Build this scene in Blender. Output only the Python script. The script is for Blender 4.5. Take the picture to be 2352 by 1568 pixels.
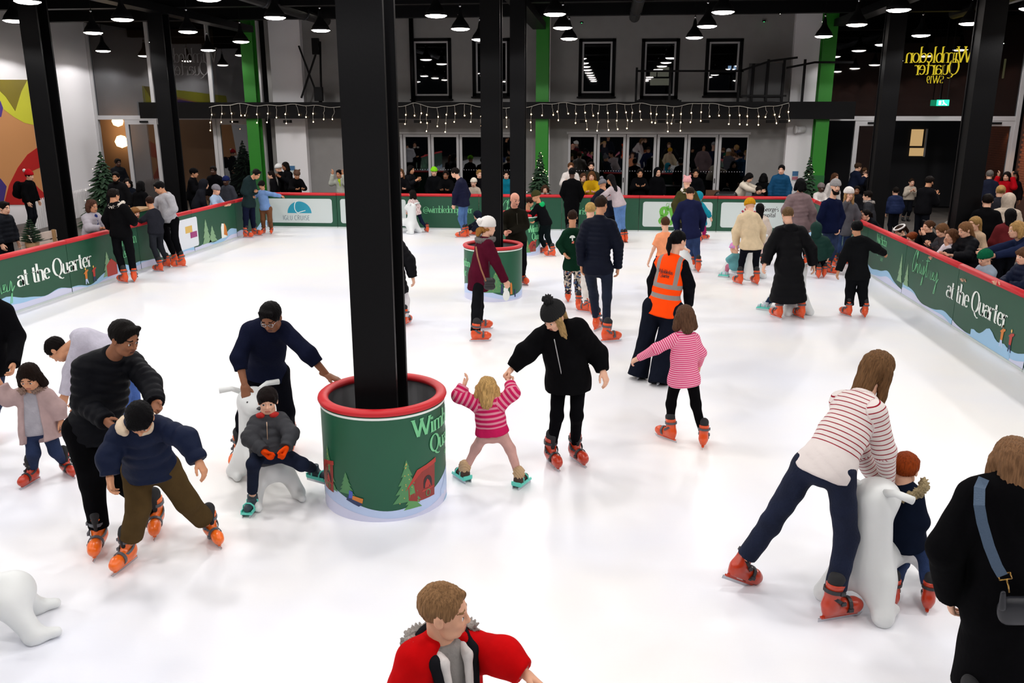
import bpy, bmesh, math, random
import numpy as np
from mathutils import Matrix, Vector
random.seed(7); RNG = np.random.RandomState(7)
for o in list(bpy.data.objects): bpy.data.objects.remove(o)
SC = bpy.context.scene; COL = SC.collection
# ---------------------------------------------------------------- camera
FPX = 1954.0; TH = math.radians(15.15); PS = math.radians(6.43); CH = 3.3
cam = bpy.data.cameras.new('camera'); cam.sensor_width = 36; cam.lens = FPX/2352*36
cam.clip_end = 200
camo = bpy.data.objects.new('camera', cam); COL.objects.link(camo)
camo.location = (0, 0, CH); camo.rotation_euler = (math.pi/2-TH, 0, PS)
SC.camera = camo
# ---------------------------------------------------------------- world, exposure
wd = bpy.data.worlds.new('night'); SC.world = wd; wd.use_nodes = True
wd.node_tree.nodes['Background'].inputs[0].default_value = (0.5, 0.56, 0.7, 1)
wd.node_tree.nodes['Background'].inputs[1].default_value = 0.012
SC.view_settings.view_transform = 'Standard'; SC.view_settings.look = 'None'
SC.view_settings.gamma = 1.0; SC.view_settings.exposure = 0.0
SC.view_settings.use_curve_mapping = False
LAMP_POWER = 134.0
# ---------------------------------------------------------------- pixel helpers (2352 x 1568 frame)
FH = np.array([-math.sin(PS), math.cos(PS), 0]); RT = np.array([math.cos(PS), math.sin(PS), 0]); UP = np.array([0, 0, 1.])
FW = FH*math.cos(TH)-UP*math.sin(TH); UU = FH*math.sin(TH)+UP*math.cos(TH); CAM = np.array([0, 0, CH])
def ray(x, y): return FW+RT*(x-1176)/FPX-UU*(y-784)/FPX
def onz(x, y, z=0.0): d = ray(x, y); return CAM+d*((z-CH)/d[2])
def ony(x, y, Y): d = ray(x, y); return CAM+d*(Y/d[1])
def onx(x, y, X): d = ray(x, y); return CAM+d*(X/d[0])
def atd(x, y, D): d = ray(x, y); return CAM+d*(D/(d@FH))
# ---------------------------------------------------------------- materials
def lin(c):
    if isinstance(c, str):
        c = [int(c[i:i+2], 16)/255 for i in (0, 2, 4)]
        return tuple(v/12.92 if v <= .04045 else ((v+.055)/1.055)**2.4 for v in c)
    return tuple(c[:3])
MATS = {}
def nodes_of(m):
    nt = m.node_tree; return nt, nt.nodes, nt.links, nt.nodes['Principled BSDF']
def mat(key, col=None, rough=.6, metal=0, emit=None, es=0, bump=0, bscale=40, spec=.5, var=0, vscale=3, sheen=0, coat=0, stretch=None, sss=0):
    if key in MATS: return MATS[key]
    m = bpy.data.materials.new(key); m.use_nodes = True; MATS[key] = m
    nt, N, L, P = nodes_of(m); c = lin(col)
    P.inputs['Base Color'].default_value = (*c, 1); P.inputs['Roughness'].default_value = rough
    P.inputs['Metallic'].default_value = metal; P.inputs['Specular IOR Level'].default_value = spec
    if sheen: P.inputs['Sheen Weight'].default_value = sheen; P.inputs['Sheen Roughness'].default_value = .5
    if coat: P.inputs['Coat Weight'].default_value = coat
    if emit: P.inputs['Emission Color'].default_value = (*lin(emit), 1); P.inputs['Emission Strength'].default_value = es
    if bump or var:
        tc = N.new('ShaderNodeTexCoord'); src = tc.outputs['Object']
        if stretch:
            mp = N.new('ShaderNodeMapping'); mp.inputs['Scale'].default_value = stretch; L.new(src, mp.inputs[0]); src = mp.outputs[0]
    if var:
        n = N.new('ShaderNodeTexNoise'); n.inputs['Scale'].default_value = vscale; n.inputs['Detail'].default_value = 5; L.new(src, n.inputs[0])
        r = N.new('ShaderNodeMapRange'); r.inputs[1].default_value = .3; r.inputs[2].default_value = .7
        r.inputs[3].default_value = 1-var; r.inputs[4].default_value = 1+var; L.new(n.outputs[0], r.inputs[0])
        mx = N.new('ShaderNodeVectorMath'); mx.operation = 'SCALE'; mx.inputs[0].default_value = c; L.new(r.outputs[0], mx.inputs['Scale'])
        L.new(mx.outputs[0], P.inputs['Base Color'])
    if bump:
        n = N.new('ShaderNodeTexNoise'); n.inputs['Scale'].default_value = bscale; n.inputs['Detail'].default_value = 6; L.new(src, n.inputs[0])
        b = N.new('ShaderNodeBump'); b.inputs['Strength'].default_value = bump; b.inputs['Distance'].default_value = .02
        L.new(n.outputs[0], b.inputs['Height']); L.new(b.outputs[0], P.inputs['Normal'])
    return m
def glow(key, col, es): return mat(key, '000000', emit=col, es=es, spec=0)
def glass_mat(key, tint, refl, rough=.015):
    if key in MATS: return MATS[key]
    m = bpy.data.materials.new(key); m.use_nodes = True; MATS[key] = m
    nt = m.node_tree; N = nt.nodes; L = nt.links; N.clear()
    o = N.new('ShaderNodeOutputMaterial'); t = N.new('ShaderNodeBsdfTransparent'); t.inputs[0].default_value = (*tint, 1)
    g = N.new('ShaderNodeBsdfGlossy'); g.inputs['Roughness'].default_value = rough; g.inputs[0].default_value = (1, 1, 1, 1)
    lw = N.new('ShaderNodeLayerWeight'); lw.inputs[0].default_value = .3
    r = N.new('ShaderNodeMapRange'); r.inputs[3].default_value = refl; r.inputs[4].default_value = .9; L.new(lw.outputs['Fresnel'], r.inputs[0])
    x = N.new('ShaderNodeMixShader'); L.new(r.outputs[0], x.inputs[0]); L.new(t.outputs[0], x.inputs[1]); L.new(g.outputs[0], x.inputs[2]); L.new(x.outputs[0], o.inputs[0])
    return m
# ---------------------------------------------------------------- object helpers
def wloc(o):
    p = np.zeros(3)
    while o is not None: p = p+np.array(o.location); o = o.parent
    return p
def tag(o, label=None, cat=None, group=None, kind=None):
    if label: o['label'] = label
    if cat: o['category'] = cat
    if group: o['group'] = group
    if kind: o['kind'] = kind
    return o
def root(name, loc, label=None, cat=None, group=None, kind=None):
    o = bpy.data.objects.new(name, None); COL.objects.link(o); o.location = loc; o.empty_display_size = .1
    return tag(o, label, cat, group, kind)
def link(name, me, parent=None, loc=None):
    o = bpy.data.objects.new(name, me); COL.objects.link(o)
    if parent is not None: o.parent = parent
    if loc is not None: o.location = loc
    return o
def mesh(name, verts, faces, mats, smooth=False, idx=None):
    me = bpy.data.meshes.new(name)
    if isinstance(verts, np.ndarray): verts = verts.tolist()
    if isinstance(faces, np.ndarray): faces = faces.tolist()
    me.from_pydata(verts, [], faces)
    for m in (mats if isinstance(mats, (list, tuple)) else [mats]): me.materials.append(m)
    if idx is not None: me.polygons.foreach_set('material_index', np.asarray(idx, dtype=np.int32))
    if smooth: me.polygons.foreach_set('use_smooth', np.ones(len(me.polygons), dtype=bool))
    me.update(); return me
def obj(name, verts, faces, mats, parent=None, smooth=False, idx=None):
    """world-space verts; parents only ever translate"""
    v = np.asarray(verts, dtype=float); me = None
    if parent is not None: v = v-wloc(parent)
        
    return link(name, mesh(name, v, faces, mats, smooth, idx), parent)
class MB:
    """collects shapes into one mesh"""
    def __init__(s): s.v = []; s.f = []; s.m = []; s.cur = 0
    def add(s, v, f, m=None):
        n = len(s.v); s.v += [tuple(map(float, p)) for p in v]; s.f += [tuple(int(i)+n for i in q) for q in f]
        s.m += [s.cur if m is None else m]*len(f); return s
    def box(s, a, b, m=None):
        (x0, y0, z0), (x1, y1, z1) = a, b
        v = [(x0, y0, z0), (x1, y0, z0), (x1, y1, z0), (x0, y1, z0), (x0, y0, z1), (x1, y0, z1), (x1, y1, z1), (x0, y1, z1)]
        return s.add(v, [(3, 2, 1, 0), (4, 5, 6, 7), (0, 1, 5, 4), (1, 2, 6, 5), (2, 3, 7, 6), (3, 0, 4, 7)], m)
    def bar(s, p, q, w, d=None, up=(0, 0, 1), m=None):
        p = np.array(p, float); q = np.array(q, float); d = w if d is None else d
        t = q-p; t /= np.linalg.norm(t); u = np.cross(t, up)
        if np.linalg.norm(u) < 1e-3: u = np.cross(t, (1, 0, 0))
        u /= np.linalg.norm(u); n = np.cross(u, t); v = []
        for c in (p, q):
            for a, b in ((-1, -1), (1, -1), (1, 1), (-1, 1)): v.append(c+u*a*w/2+n*b*d/2)
        return s.add(v, [(3, 2, 1, 0), (4, 5, 6, 7), (0, 1, 5, 4), (1, 2, 6, 5), (2, 3, 7, 6), (3, 0, 4, 7)], m)
    def tube(s, pts, r, n=8, m=None, cap=True):
        pts = [np.array(p, float) for p in pts]; rr = r if isinstance(r, (list, tuple)) else [r]*len(pts); v = []; f = []
        u = None
        for i, p in enumerate(pts):
            t = pts[min(i+1, len(pts)-1)]-pts[max(i-1, 0)]; t /= np.linalg.norm(t)+1e-9
            if u is None:
                u = np.cross(t, (0, 0, 1)); 
                if np.linalg.norm(u) < 1e-3: u = np.cross(t, (1, 0, 0))
            u = u-t*(u@t); u /= np.linalg.norm(u); w = np.cross(t, u)
            for k in range(n):
                a = 2*math.pi*k/n; v.append(p+(u*math.cos(a)+w*math.sin(a))*rr[i])
        for i in range(len(pts)-1):
            for k in range(n): f.append((i*n+k, i*n+(k+1) % n, (i+1)*n+(k+1) % n, (i+1)*n+k))
        if cap: f.append(tuple(range(n))[::-1]); f.append(tuple((len(pts)-1)*n+k for k in range(n)))
        return s.add(v, f, m)
    def lathe(s, prof, c=(0, 0, 0), n=24, m=None):
        v = []; f = []
        for r, z in prof:
            for k in range(n): a = 2*math.pi*k/n; v.append((c[0]+r*math.cos(a), c[1]+r*math.sin(a), c[2]+z))
        for i in range(len(prof)-1):
            for k in range(n): f.append((i*n+k, i*n+(k+1) % n, (i+1)*n+(k+1) % n, (i+1)*n+k))
        return s.add(v, f, m)
    def build(s, name, mats, parent=None, smooth=False): return obj(name, s.v, s.f, mats, parent, smooth, s.m)
    def me(s, name, mats, smooth=False): return mesh(name, s.v, s.f, mats, smooth, s.m)
# ================================================================ materials of the place
M_ice = mat('ice', (.86, .88, .92), .32, spec=.35)
def ice_nodes():
    nt, N, L, P = nodes_of(M_ice); tc = N.new('ShaderNodeTexCoord')
    n1 = N.new('ShaderNodeTexNoise'); n1.inputs['Scale'].default_value = .35; n1.inputs['Detail'].default_value = 4; L.new(tc.outputs['Object'], n1.inputs[0])
    cr = N.new('ShaderNodeValToRGB'); cr.color_ramp.elements[0].color = (.80, .82, .90, 1); cr.color_ramp.elements[1].color = (.89, .875, .86, 1)  # faint blue and warm tints of projected light, put into the ice colour
    cr.color_ramp.elements[0].position = .35; cr.color_ramp.elements[1].position = .62; L.new(n1.outputs[0], cr.inputs[0]); L.new(cr.outputs[0], P.inputs['Base Color'])
    mp = N.new('ShaderNodeMapping'); mp.inputs['Rotation'].default_value = (0, 0, .5); mp.inputs['Scale'].default_value = (1.2, 14, 1); L.new(tc.outputs['Object'], mp.inputs[0])
    n2 = N.new('ShaderNodeTexNoise'); n2.inputs['Scale'].default_value = 5; n2.inputs['Detail'].default_value = 8; n2.inputs['Distortion'].default_value = 1.5; L.new(mp.outputs[0], n2.inputs[0])
    r = N.new('ShaderNodeMapRange'); r.inputs[1].default_value = .35; r.inputs[2].default_value = .7; r.inputs[3].default_value = .3; r.inputs[4].default_value = .45; L.new(n2.outputs[0], r.inputs[0]); L.new(r.outputs[0], P.inputs['Roughness'])
    b = N.new('ShaderNodeBump'); b.inputs['Strength'].default_value = .05; b.inputs['Distance'].default_value = .01; L.new(n2.outputs[0], b.inputs['Height']); L.new(b.outputs[0], P.inputs['Normal'])
ice_nodes()
M_floor = mat('outer_floor', '55504c', .7, var=.2, vscale=2, bump=.1)
M_black = mat('black_steel', '09090b', .45, bump=.05, bscale=30, spec=.14)
M_blackm = mat('black_matt', '08080a', .8, spec=.2)
M_ceil = mat('ceiling_black', '08080a', .9, spec=.1)
M_white = mat('white_paint', '8b8988', .7, bump=.08, bscale=12, var=.05)
M_whitew = mat('white_wall', 'eeecef', .75, bump=.06, bscale=6)
M_frame = mat('pale_grey_frame', 'b9b8ba', .45, spec=.5)
M_green = mat('green_column', '1f7d17', .5)
M_barrier = mat('barrier_green', '0f4a32', .45, var=.06, vscale=2)
M_barrier2 = mat('planter_green', '11553a', .45, var=.05, vscale=2)
M_red = mat('red_foam', 'c30f1c', .5, bump=.08, bscale=25)
M_ltext = mat('mint_lettering', '74c98f', .5)
M_wtext = mat('white_lettering', 'e9efe9', .5)
M_sign = mat('sign_white', 'c9d2d0', .5)
M_snow1 = mat('print_snow_lilac', 'd3d6ee', .5)
M_snow2 = mat('print_snow_blue', '9cc6e6', .5)
M_snow3 = mat('print_snow_pale', 'bccff0', .5)
M_ptree = mat('print_tree', '4f8a57', .5); M_ptree2 = mat('print_tree_pale', '7fa57d', .5)
M_hut = mat('print_hut', '8f2f26', .5); M_hut2 = mat('print_hut_red', 'b3362c', .5); M_pdark = mat('print_dark', '2a1a1c', .5)
M_porange = mat('print_orange', 'cf7a2c', .5); M_pnavy = mat('print_navy', '26345e', .5); M_pgold = mat('print_gold', 'd9b25a', .5)
M_glassd = glass_mat('window_glass', (.55, .58, .62), .07)
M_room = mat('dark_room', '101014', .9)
M_wood = mat('pale_wood', '9c7a52', .55, var=.15, vscale=8, bump=.1, stretch=(1, 1, 8))
M_wood2 = mat('white_wood', 'cdbdb4', .55, var=.08, vscale=6, bump=.1)
M_steel = mat('steel', 'c8ccd2', .25, metal=1)
# ================================================================ lamps (grid read from the photograph: 3.1 m rows, 5.2 m high)
LX = [-16.6, -13.0, -10.5, -7.1, -3.65, -1.2, 2.15, 5.5, 7.95, 11.1]
LY = [-.4, 2.8, 5.9, 9.0, 12.1, 15.3, 18.4, 21.35, 24.5, 27.7]
def make_lamps():
    sh = MB().lathe([(.015, .46), (.03, .46), (.045, .40), (.06, .30), (.10, .22), (.19, .10), (.235, .0), (.225, .0), (.18, .09), (.09, .2), (.02, .24)], n=20).me('lamp_shade', M_blackm, True)
    di = MB().lathe([(.0, -.045), (.09, -.042), (.17, -.03), (.222, -.004), (.215, .03), (.0, .04)], n=20).me('lamp_disc', glow('lamp_glow', 'fff4ec', 22.0), True)
    rod = MB().tube([(0, 0, .45), (0, 0, 1.055)], .008, 6).me('cord', M_blackm)
    hk = MB().lathe([(.0, .55), (.03, .53), (.03, .5), (0, .48)], n=8).me('clasp', M_steel, True)
    for X in LX:
        for Y in LY:
            if X < -14 and Y < 20 or Y > 27 and -12 < X < 7 or (X, Y) in ((2.15, 12.1), (2.15, 9.0), (5.5, 12.1)): continue
            lamp = root('pendant_lamp', (X, Y, 5.2), 'black bell pendant lamp with a glowing white disc under the black ceiling', 'lamp', 'pendant lamps over the rink')
            for n, m in (('lamp_shade', sh), ('lamp_disc', di), ('cord', rod), ('clasp', hk)): link(n, m, lamp)
            l = bpy.data.lights.new('lamp_light', 'SPOT'); l.energy = LAMP_POWER; l.spot_size = math.radians(153); l.spot_blend = .06
            l.shadow_soft_size = .19; l.color = (1.0, .978, .962)
            lo = link('lamp_light', l, lamp, (0, 0, -.1))
make_lamps()
# ================================================================ floor, ice, ceiling
XL, XR, YB0, YB1 = -9.92, 5.46, 24.12, 24.52
def quad_box(name, a, b, m, **k): return tag(MB().box(a, b).build(name, m), **k)
quad_box('floor', (-21, -8, -.20), (17, 36, -.05), M_floor, kind='structure')
ice = MB().add([(XL-.1, -6, 0), (XR+.1, -6, 0), (XR+.1, YB1+.05, 0), (XL-.1, YB0+.05, 0), (XL-.1, -6, -.049), (XR+.1, -6, -.049), (XR+.1, YB1+.05, -.049), (XL-.1, YB0+.05, -.049)],
    [(0, 1, 2, 3), (7, 6, 5, 4), (0, 4, 5, 1), (1, 5, 6, 2), (2, 6, 7, 3), (3, 7, 4, 0)]).build('floor_ice', M_ice)
tag(ice, 'white scratched ice surface of the skating rink', 'ice', kind='structure')
quad_box('ceiling', (-21, -8, 6.25), (17, 36, 6.45), M_ceil, kind='structure')
def ceiling_stuff():
    k = 0
    for Y in (8, 14.2, 20.2, 23, 26.2):
        k += 1; tag(MB().box((-20.5, Y-.14, 5.95), (16.5, Y+.14, 6.249)).build('trim_%d' % k, M_black), kind='structure')
    for X in (-11.75, -2.3, 6.75):
        k += 1; tag(MB().box((X-.2, -5, 5.75), (X+.2, 28, 5.95)).build('trim_%d' % k, M_black), kind='structure')
    M_duct = mat('duct', '2a2b2f', .4, metal=.6)
    for X, z in ((-8.8, 5.98), (.6, 5.98), (9.6, 5.98)):
        r = root('ceiling_duct', (X, 15, z), 'dark round ventilation duct running under the black ceiling', 'duct', 'ceiling ducts')
        MB().tube([(X, 2, z), (X, 27, z)], .16, 12).build('duct_pipe', M_duct, r, True)
        for Y in range(4, 27, 3): MB().tube([(X, Y, z), (X, Y+.05, z)], .18, 12).build('collar', M_duct, r, True)
    gm = MB().lathe([(0, .03), (.05, .03), (.06, 0), (0, -.01)], n=10).me('detector', M_blackm, True)
    ge = MB().lathe([(0, -.005), (.012, -.012), (0, -.02)], n=8).me('indicator_light', glow('green_led', '30ff70', 9), True)
    we = MB().lathe([(0, -.01), (.035, -.015), (0, -.03)], n=8).me('indicator_light', glow('white_led', 'fff6e6', 14), True)
    for u, v in ((672, 41), (762, 70), (971, 80), (1097, 36), (1336, 52), (1343, 76), (1563, 33), (1530, 65), (1755, 49), (1701, 75), (1562, 33)):
        p = onz(u, v, 6.0); r = root('ceiling_sensor', p, 'small black ceiling sensor with a tiny green light', 'sensor', 'ceiling sensors'); link('detector', gm, r); link('indicator_light', ge, r)
    for u, v in ((1054, 32), (1094, 62), (1340, 33), (1342, 65), (1591, 59), (1627, 27), (1887, 49), (1970, 24), (1792, 30), (1731, 63), (951, 69), (735, 35), (637, 9), (425, 39), (349, 68)):
        p = onz(u, v, 6.0); r = root('ceiling_spotlight', p, 'tiny white ceiling spotlight under the black ceiling', 'spotlight', 'ceiling spotlights'); link('detector', gm, r); link('indicator_light', we, r)
ceiling_stuff()
# ================================================================ columns
def column(name, u0, u1, vb, D=None, base=None, zt=5.75, label='', web=.16):
    pass
def h_column(X, Y, w, d, label, m=M_black):
    r = root('steel_column', (X, Y, 0), label, 'column')
    t = .045
    MB().box((X-w/2, Y-d/2, 0), (X-w/2+w, Y-d/2+t, 5.75)).build('flange', m, r)
    MB().box((X-w/2, Y+d/2-t, 0), (X+w/2, Y+d/2, 5.75)).build('flange', m, r)
    MB().box((X-.03, Y-d/2+t, 0), (X+.03, Y+d/2-t, 5.75)).build('web', m, r)
    MB().box((X-w/2+.02, Y-d/2+t, 0), (X-w/2+.05, Y+d/2-t, 5.75)).build('cover_plate', m, r)
    MB().box((X-w/2-.06, Y-d/2-.06, 0), (X+w/2+.06, Y+d/2+.06, .03)).build('base_plate', m, r)
h_column(-1.90, 6.82, .36, .40, 'black steel column rising out of the large round planter with the sledging print')
h_column(-2.08, 15.3, .34, .38, 'black steel column rising out of the round planter with the snowman print')
h_column(-2.14, 20.25, .34, .38, 'black steel column in the round planter beside the boy in the green hood')
h_column(-11.85, 17.4, .4, .4, 'black steel column behind the barrier beside the girl in the silver puffer jacket')
h_column(-11.85, 22.5, .4, .4, 'black steel column in front of the open dark doorway by the warm lamp')
h_column(6.75, 17.2, .4, .4, 'black steel column behind the row of girls leaning on the barrier')
h_column(6.75, 22.7, .4, .4, 'black steel column beside the woman in the grey fur hood')
for i, X in enumerate((-11.85, -2.2, 6.5)):
    r = root('green_column', (X, 28.2, 0), ['bright green steel column between the glass entrance and the white building', 'bright green steel column beside the lit christmas tree', 'bright green steel column beside the man in the blue padded jacket'][i], 'column')
    MB().box((X-.2, 28.05, 0), (X+.2, 28.09, 6.2)).build('flange', M_green, r); MB().box((X-.2, 28.36, 0), (X+.2, 28.4, 6.2)).build('flange', M_green, r)
    MB().box((X-.03, 28.09, 0), (X+.03, 28.36, 6.2)).build('web', M_green, r)
    MB().box((X-.205, 28.03, 0), (X+.205, 28.055, 1.35)).build('lower_plate', mat('green_low', '17602a', .5), r)
# ================================================================ walls
def holed(name, x0, x1, z0, z1, Y, t, holes, m, **k):
    xs = sorted({x0, x1, *[h[0] for h in holes], *[h[1] for h in holes]}); zs = sorted({z0, z1, *[h[2] for h in holes], *[h[3] for h in holes]})
    b = MB()
    for i in range(len(xs)-1):
        run = None
        for j in range(len(zs)-1):
            cx = (xs[i]+xs[i+1])/2; cz = (zs[j]+zs[j+1])/2
            if any(h[0] < cx < h[1] and h[2] < cz < h[3] for h in holes): continue
            b.box((xs[i], Y, zs[j]), (xs[i+1], Y+t, zs[j+1]))
    return tag(b.build(name, m), **k)
YW = 29.0
def pr(u0, v0, u1, v1, Y=YW):
    a = ony(u0, v1, Y); b = ony(u1, v0, Y); return (a[0], b[0], a[2], b[2])
WINS = [pr(950, 92, 1032, 222), pr(1090, 92, 1168, 216), pr(1332, 93, 1411, 216), pr(1474, 93, 1558, 222), pr(1620, 93, 1704, 214)]
DOORS = [pr(912, 305, 1200, 445), pr(1303, 305, 1721, 445)]; DOORS = [(a, b, 0.0, d) for a, b, c, d in DOORS]
XW0, XW1 = -11.6, 6.4
holed('wall_back', XW0, XW1, -.05, 6.25, YW, .3, [h for h in WINS+DOORS], M_white, kind='structure')
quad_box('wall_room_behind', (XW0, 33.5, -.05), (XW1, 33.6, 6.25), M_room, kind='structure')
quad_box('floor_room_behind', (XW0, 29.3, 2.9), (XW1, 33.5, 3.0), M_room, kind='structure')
def pane(name, a, b, m, parent): return MB().box(a, b).build(name, m, parent)
for i, (x0, x1, z0, z1) in enumerate(WINS):
    r = root('window_%d' % (i+1), ((x0+x1)/2, YW+.12, z0), 'tall upstairs window with a pale frame in a black surround on the white building', 'window', 'upstairs windows', 'structure')
    b = MB(); w = .09; fr = .055
    for (a, c) in (((x0-.06, z0-.06), (x0+.05, z1+.06)), ((x1-.05, z0-.06), (x1+.06, z1+.06)), ((x0-.06, z0-.08), (x1+.06, z0+.03)), ((x0-.06, z1-.03), (x1+.06, z1+.06))):
        b.box((a[0], YW-.03, a[1]), (c[0], YW+.14, c[1]))
    b.build('surround', M_blackm, r)
    b = MB(); X0, X1, Z0, Z1 = x0+.05, x1-.05, z0+.03, z1-.03
    for (a, c) in (((X0, Z0), (X0+fr, Z1)), ((X1-fr, Z0), (X1, Z1)), ((X0+fr, Z0), (X1-fr, Z0+fr)), ((X0+fr, Z1-fr), (X1-fr, Z1))): b.box((a[0], YW+.04, a[1]), (c[0], YW+.1, c[1]))
    b.build('window_frame', M_frame, r)
    pane('pane', (X0+fr, YW+.065, Z0+fr), (X1-fr, YW+.075, Z1-fr), M_glassd, r)
    MB().box((x0-.1, YW-.12, z0-.12), (x1+.1, YW+.02, z0-.08)).build('window_sill', M_blackm, r)
# lit room behind the fourth window and small lit panes
def lit(name, u0, v0, u1, v1, Y, m, label):
    x0, x1, z0, z1 = pr(u0, v0, u1, v1, Y); return tag(MB().box((x0, Y, z0), (x1, Y+.03, z1)).build(name, m), label, 'light')
G_room = glow('lit_room', 'd8cfae', .35)
for u0, v0, u1, v1 in ((1493, 163, 1508, 176), (1510, 154, 1537, 176), (1493, 180, 1537, 196)):
    lit('lit_office_window', u0, v0, u1, v1, 33.47, G_room, 'pale lit office window seen through the upstairs glass')['group'] = 'lit office windows upstairs'
G_scr = glow('lit_screen', 'bfe0ff', 1.2)
for u0, v0, u1, v1 in ((1672, 151, 1680, 160), (1685, 151, 1693, 160)):
    lit('lit_screen', u0, v0, u1, v1, 33.47, G_scr, 'small bright screen behind the dark upstairs window')['group'] = 'small bright screens upstairs'
# folding doors
def folding(n, edges, label):
    x0, x1, _, z1 = DOORS[n-1]
    r = root('door_%d' % n, ((x0+x1)/2, YW+.1, 0), label, 'door', None, 'structure')
    MB().box((x0-.05, YW-.02, z1-.05), (x1+.05, YW+.16, z1+.02)).build('head_track', M_frame, r)
    xs = [ony(u, 370, YW)[0] for u in edges]
    for a, c in zip(xs[:-1], xs[1:]):
        b = MB(); w = .085; y0 = YW+.03; y1 = YW+.09; a += .012; c -= .012; zt = z1-.06
        b.box((a, y0, .02), (a+w, y1, zt)); b.box((c-w, y0, .02), (c, y1, zt)); b.box((a+w, y0, .02), (c-w, y1, .2)); b.box((a+w, y0, zt-w), (c-w, y1, zt))
        lf = b.build('door_leaf', M_frame, r)
        pane('pane', (a+w, YW+.055, .2), (c-w, YW+.065, zt-w), M_glassd, lf)
        d = MB(); k = int((c-a-2*w)/.085)
        for j in range(k):
            xx = a+w+.05+j*.085; d.box((xx-.014, YW+.05, 1.36), (xx+.014, YW+.054, 1.388))
        if k > 0: d.build('safety_dots', mat('safety_dot', '8a8890', .6), lf)
        MB().box((c-w*.7, YW+.01, 1.0), (c-w*.4, YW+.03, 1.16)).build('handle', M_blackm, lf)
folding(1, [912, 926, 990, 1055, 1120, 1200], 'grey framed folding glass doors left of the green column')
folding(2, [1303, 1370, 1437, 1507, 1577, 1648, 1721], 'row of six grey framed folding glass doors')
# black balcony fascia, railings
def fascia():
    r = root('balcony_beam', (-3, 28.3, 3.0), 'long black balcony beam carrying the icicle lights', 'beam')
    a = ony(322, 272, 27.9); b = ony(1962, 276, 27.9)
    MB().box((a[0], 27.9, a[2]), (b[0], 28.02, a[2]+.52)).build('fascia', M_black, r)
    MB().box((a[0], 28.42, a[2]+.42), (b[0], 28.99, a[2]+.5)).build('slab', M_blackm, r)
    for k, u in enumerate((660, 925, 960, 980, 1340, 1520, 1560, 1620, 1770, 1800)):
        p = ony(u, 277, 27.95); MB().box((p[0]-.12, 27.88, p[2]-.07), (p[0]+.12, 28.05, p[2]+.02)).build('cable_box', M_blackm, r)
    return a[2]+.52
ZB = fascia()
def railing():
    r = root('balcony_railing', (ony(1660, 236, 28.0)[0], 28.0, ZB), 'black steel balcony railing above the folding glass doors', 'railing')
    def P(u, v, Y=28.05): return ony(u, v, Y)
    for u, vt, vb in ((1463, 155, 236), (1541, 155, 236), (1700, 150, 236), (1732, 146, 236), (1766, 136, 236), (1803, 134, 236), (1850, 136, 236)):
        a = P(u, vt); MB().box((a[0]-.035, 28.03, ZB), (a[0]+.035, 28.1, a[2])).build('post', M_black, r)
    for (a, b) in (((1460, 163), (1708, 163)), ((1700, 163), (1770, 140)), ((1806, 156), (1872, 143)), ((1872, 143), (1960, 143)), ((1770, 140), (1832, 132)), ((1700, 220), (1806, 220)), ((1460, 232), (1565, 232))):
        MB().bar(P(*a), P(*b), .05, .06).build('rail', M_black, r)
    for u0, u1, v0, v1 in ((1715, 1800, 145, 232),):
        a = P(u0, v1, 28.12); b = P(u1, v0, 28.12); MB().box((a[0], 28.12, a[2]), (b[0], 28.14, b[2])).build('infill_panel', mat('smoked_panel', '1c1d20', .4), r)
    r2 = root('cross_brace', (ony(715, 150, 28.3)[0], 28.3, 3.6), 'black crossed steel braces in front of the white wall', 'brace')
    for a, b in (((686, 105), (735, 235)), ((735, 95), (692, 225)), ((735, 95), (738, 235))): MB().bar(ony(*a, 28.3), ony(*b, 28.35), .05).build('brace_rod', M_black, r2)
    MB().box(tuple(ony(722, 232, 28.25)), tuple(ony(742, 200, 28.4))).build('brace_box', M_black, r2)
    MB().box(tuple(ony(717, 125, 28.25)), tuple(ony(733, 88, 28.4))).build('brace_box', M_black, r2)
    for u in (1007, 995):
        p = ony(u, 95, 28.5); 
    dp = root('drain_pipe', (ony(945, 100, 28.9)[0], 28.9, 3.5), 'dark vertical drainpipe on the white wall', 'pipe'); a = ony(945, 90, 28.88)
    MB().tube([(a[0], 28.88, 3.5), (a[0], 28.88, 6.2)], .075, 10).build('pipe', M_black, dp, True)
    w = root('wall_vent', ony(1835, 298, 28.9), 'white round wall vent pipe beside the bright green column', 'vent'); p = ony(1828, 298, 28.6)
    MB().tube([p, p+np.array([.28, .1, 0])], .105, 14).build('vent_pipe', M_whitew, w, True); MB().tube([p+np.array([-.03, -.01, 0]), p], .13, 14).build('flange', M_whitew, w, True)
railing()
# wall pilasters either side of the green columns
for k, (u0, u1) in enumerate(((632, 702), (1240, 1262), (1808, 1866))):
    a = ony(u0, 300, 28.75)[0]; b = ony(u1, 300, 28.75)[0]
    tag(MB().box((a, 28.75, -.05), (b, 28.999, 6.25)).build('trim_%d' % (20+k), M_whitew), kind='structure')
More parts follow.
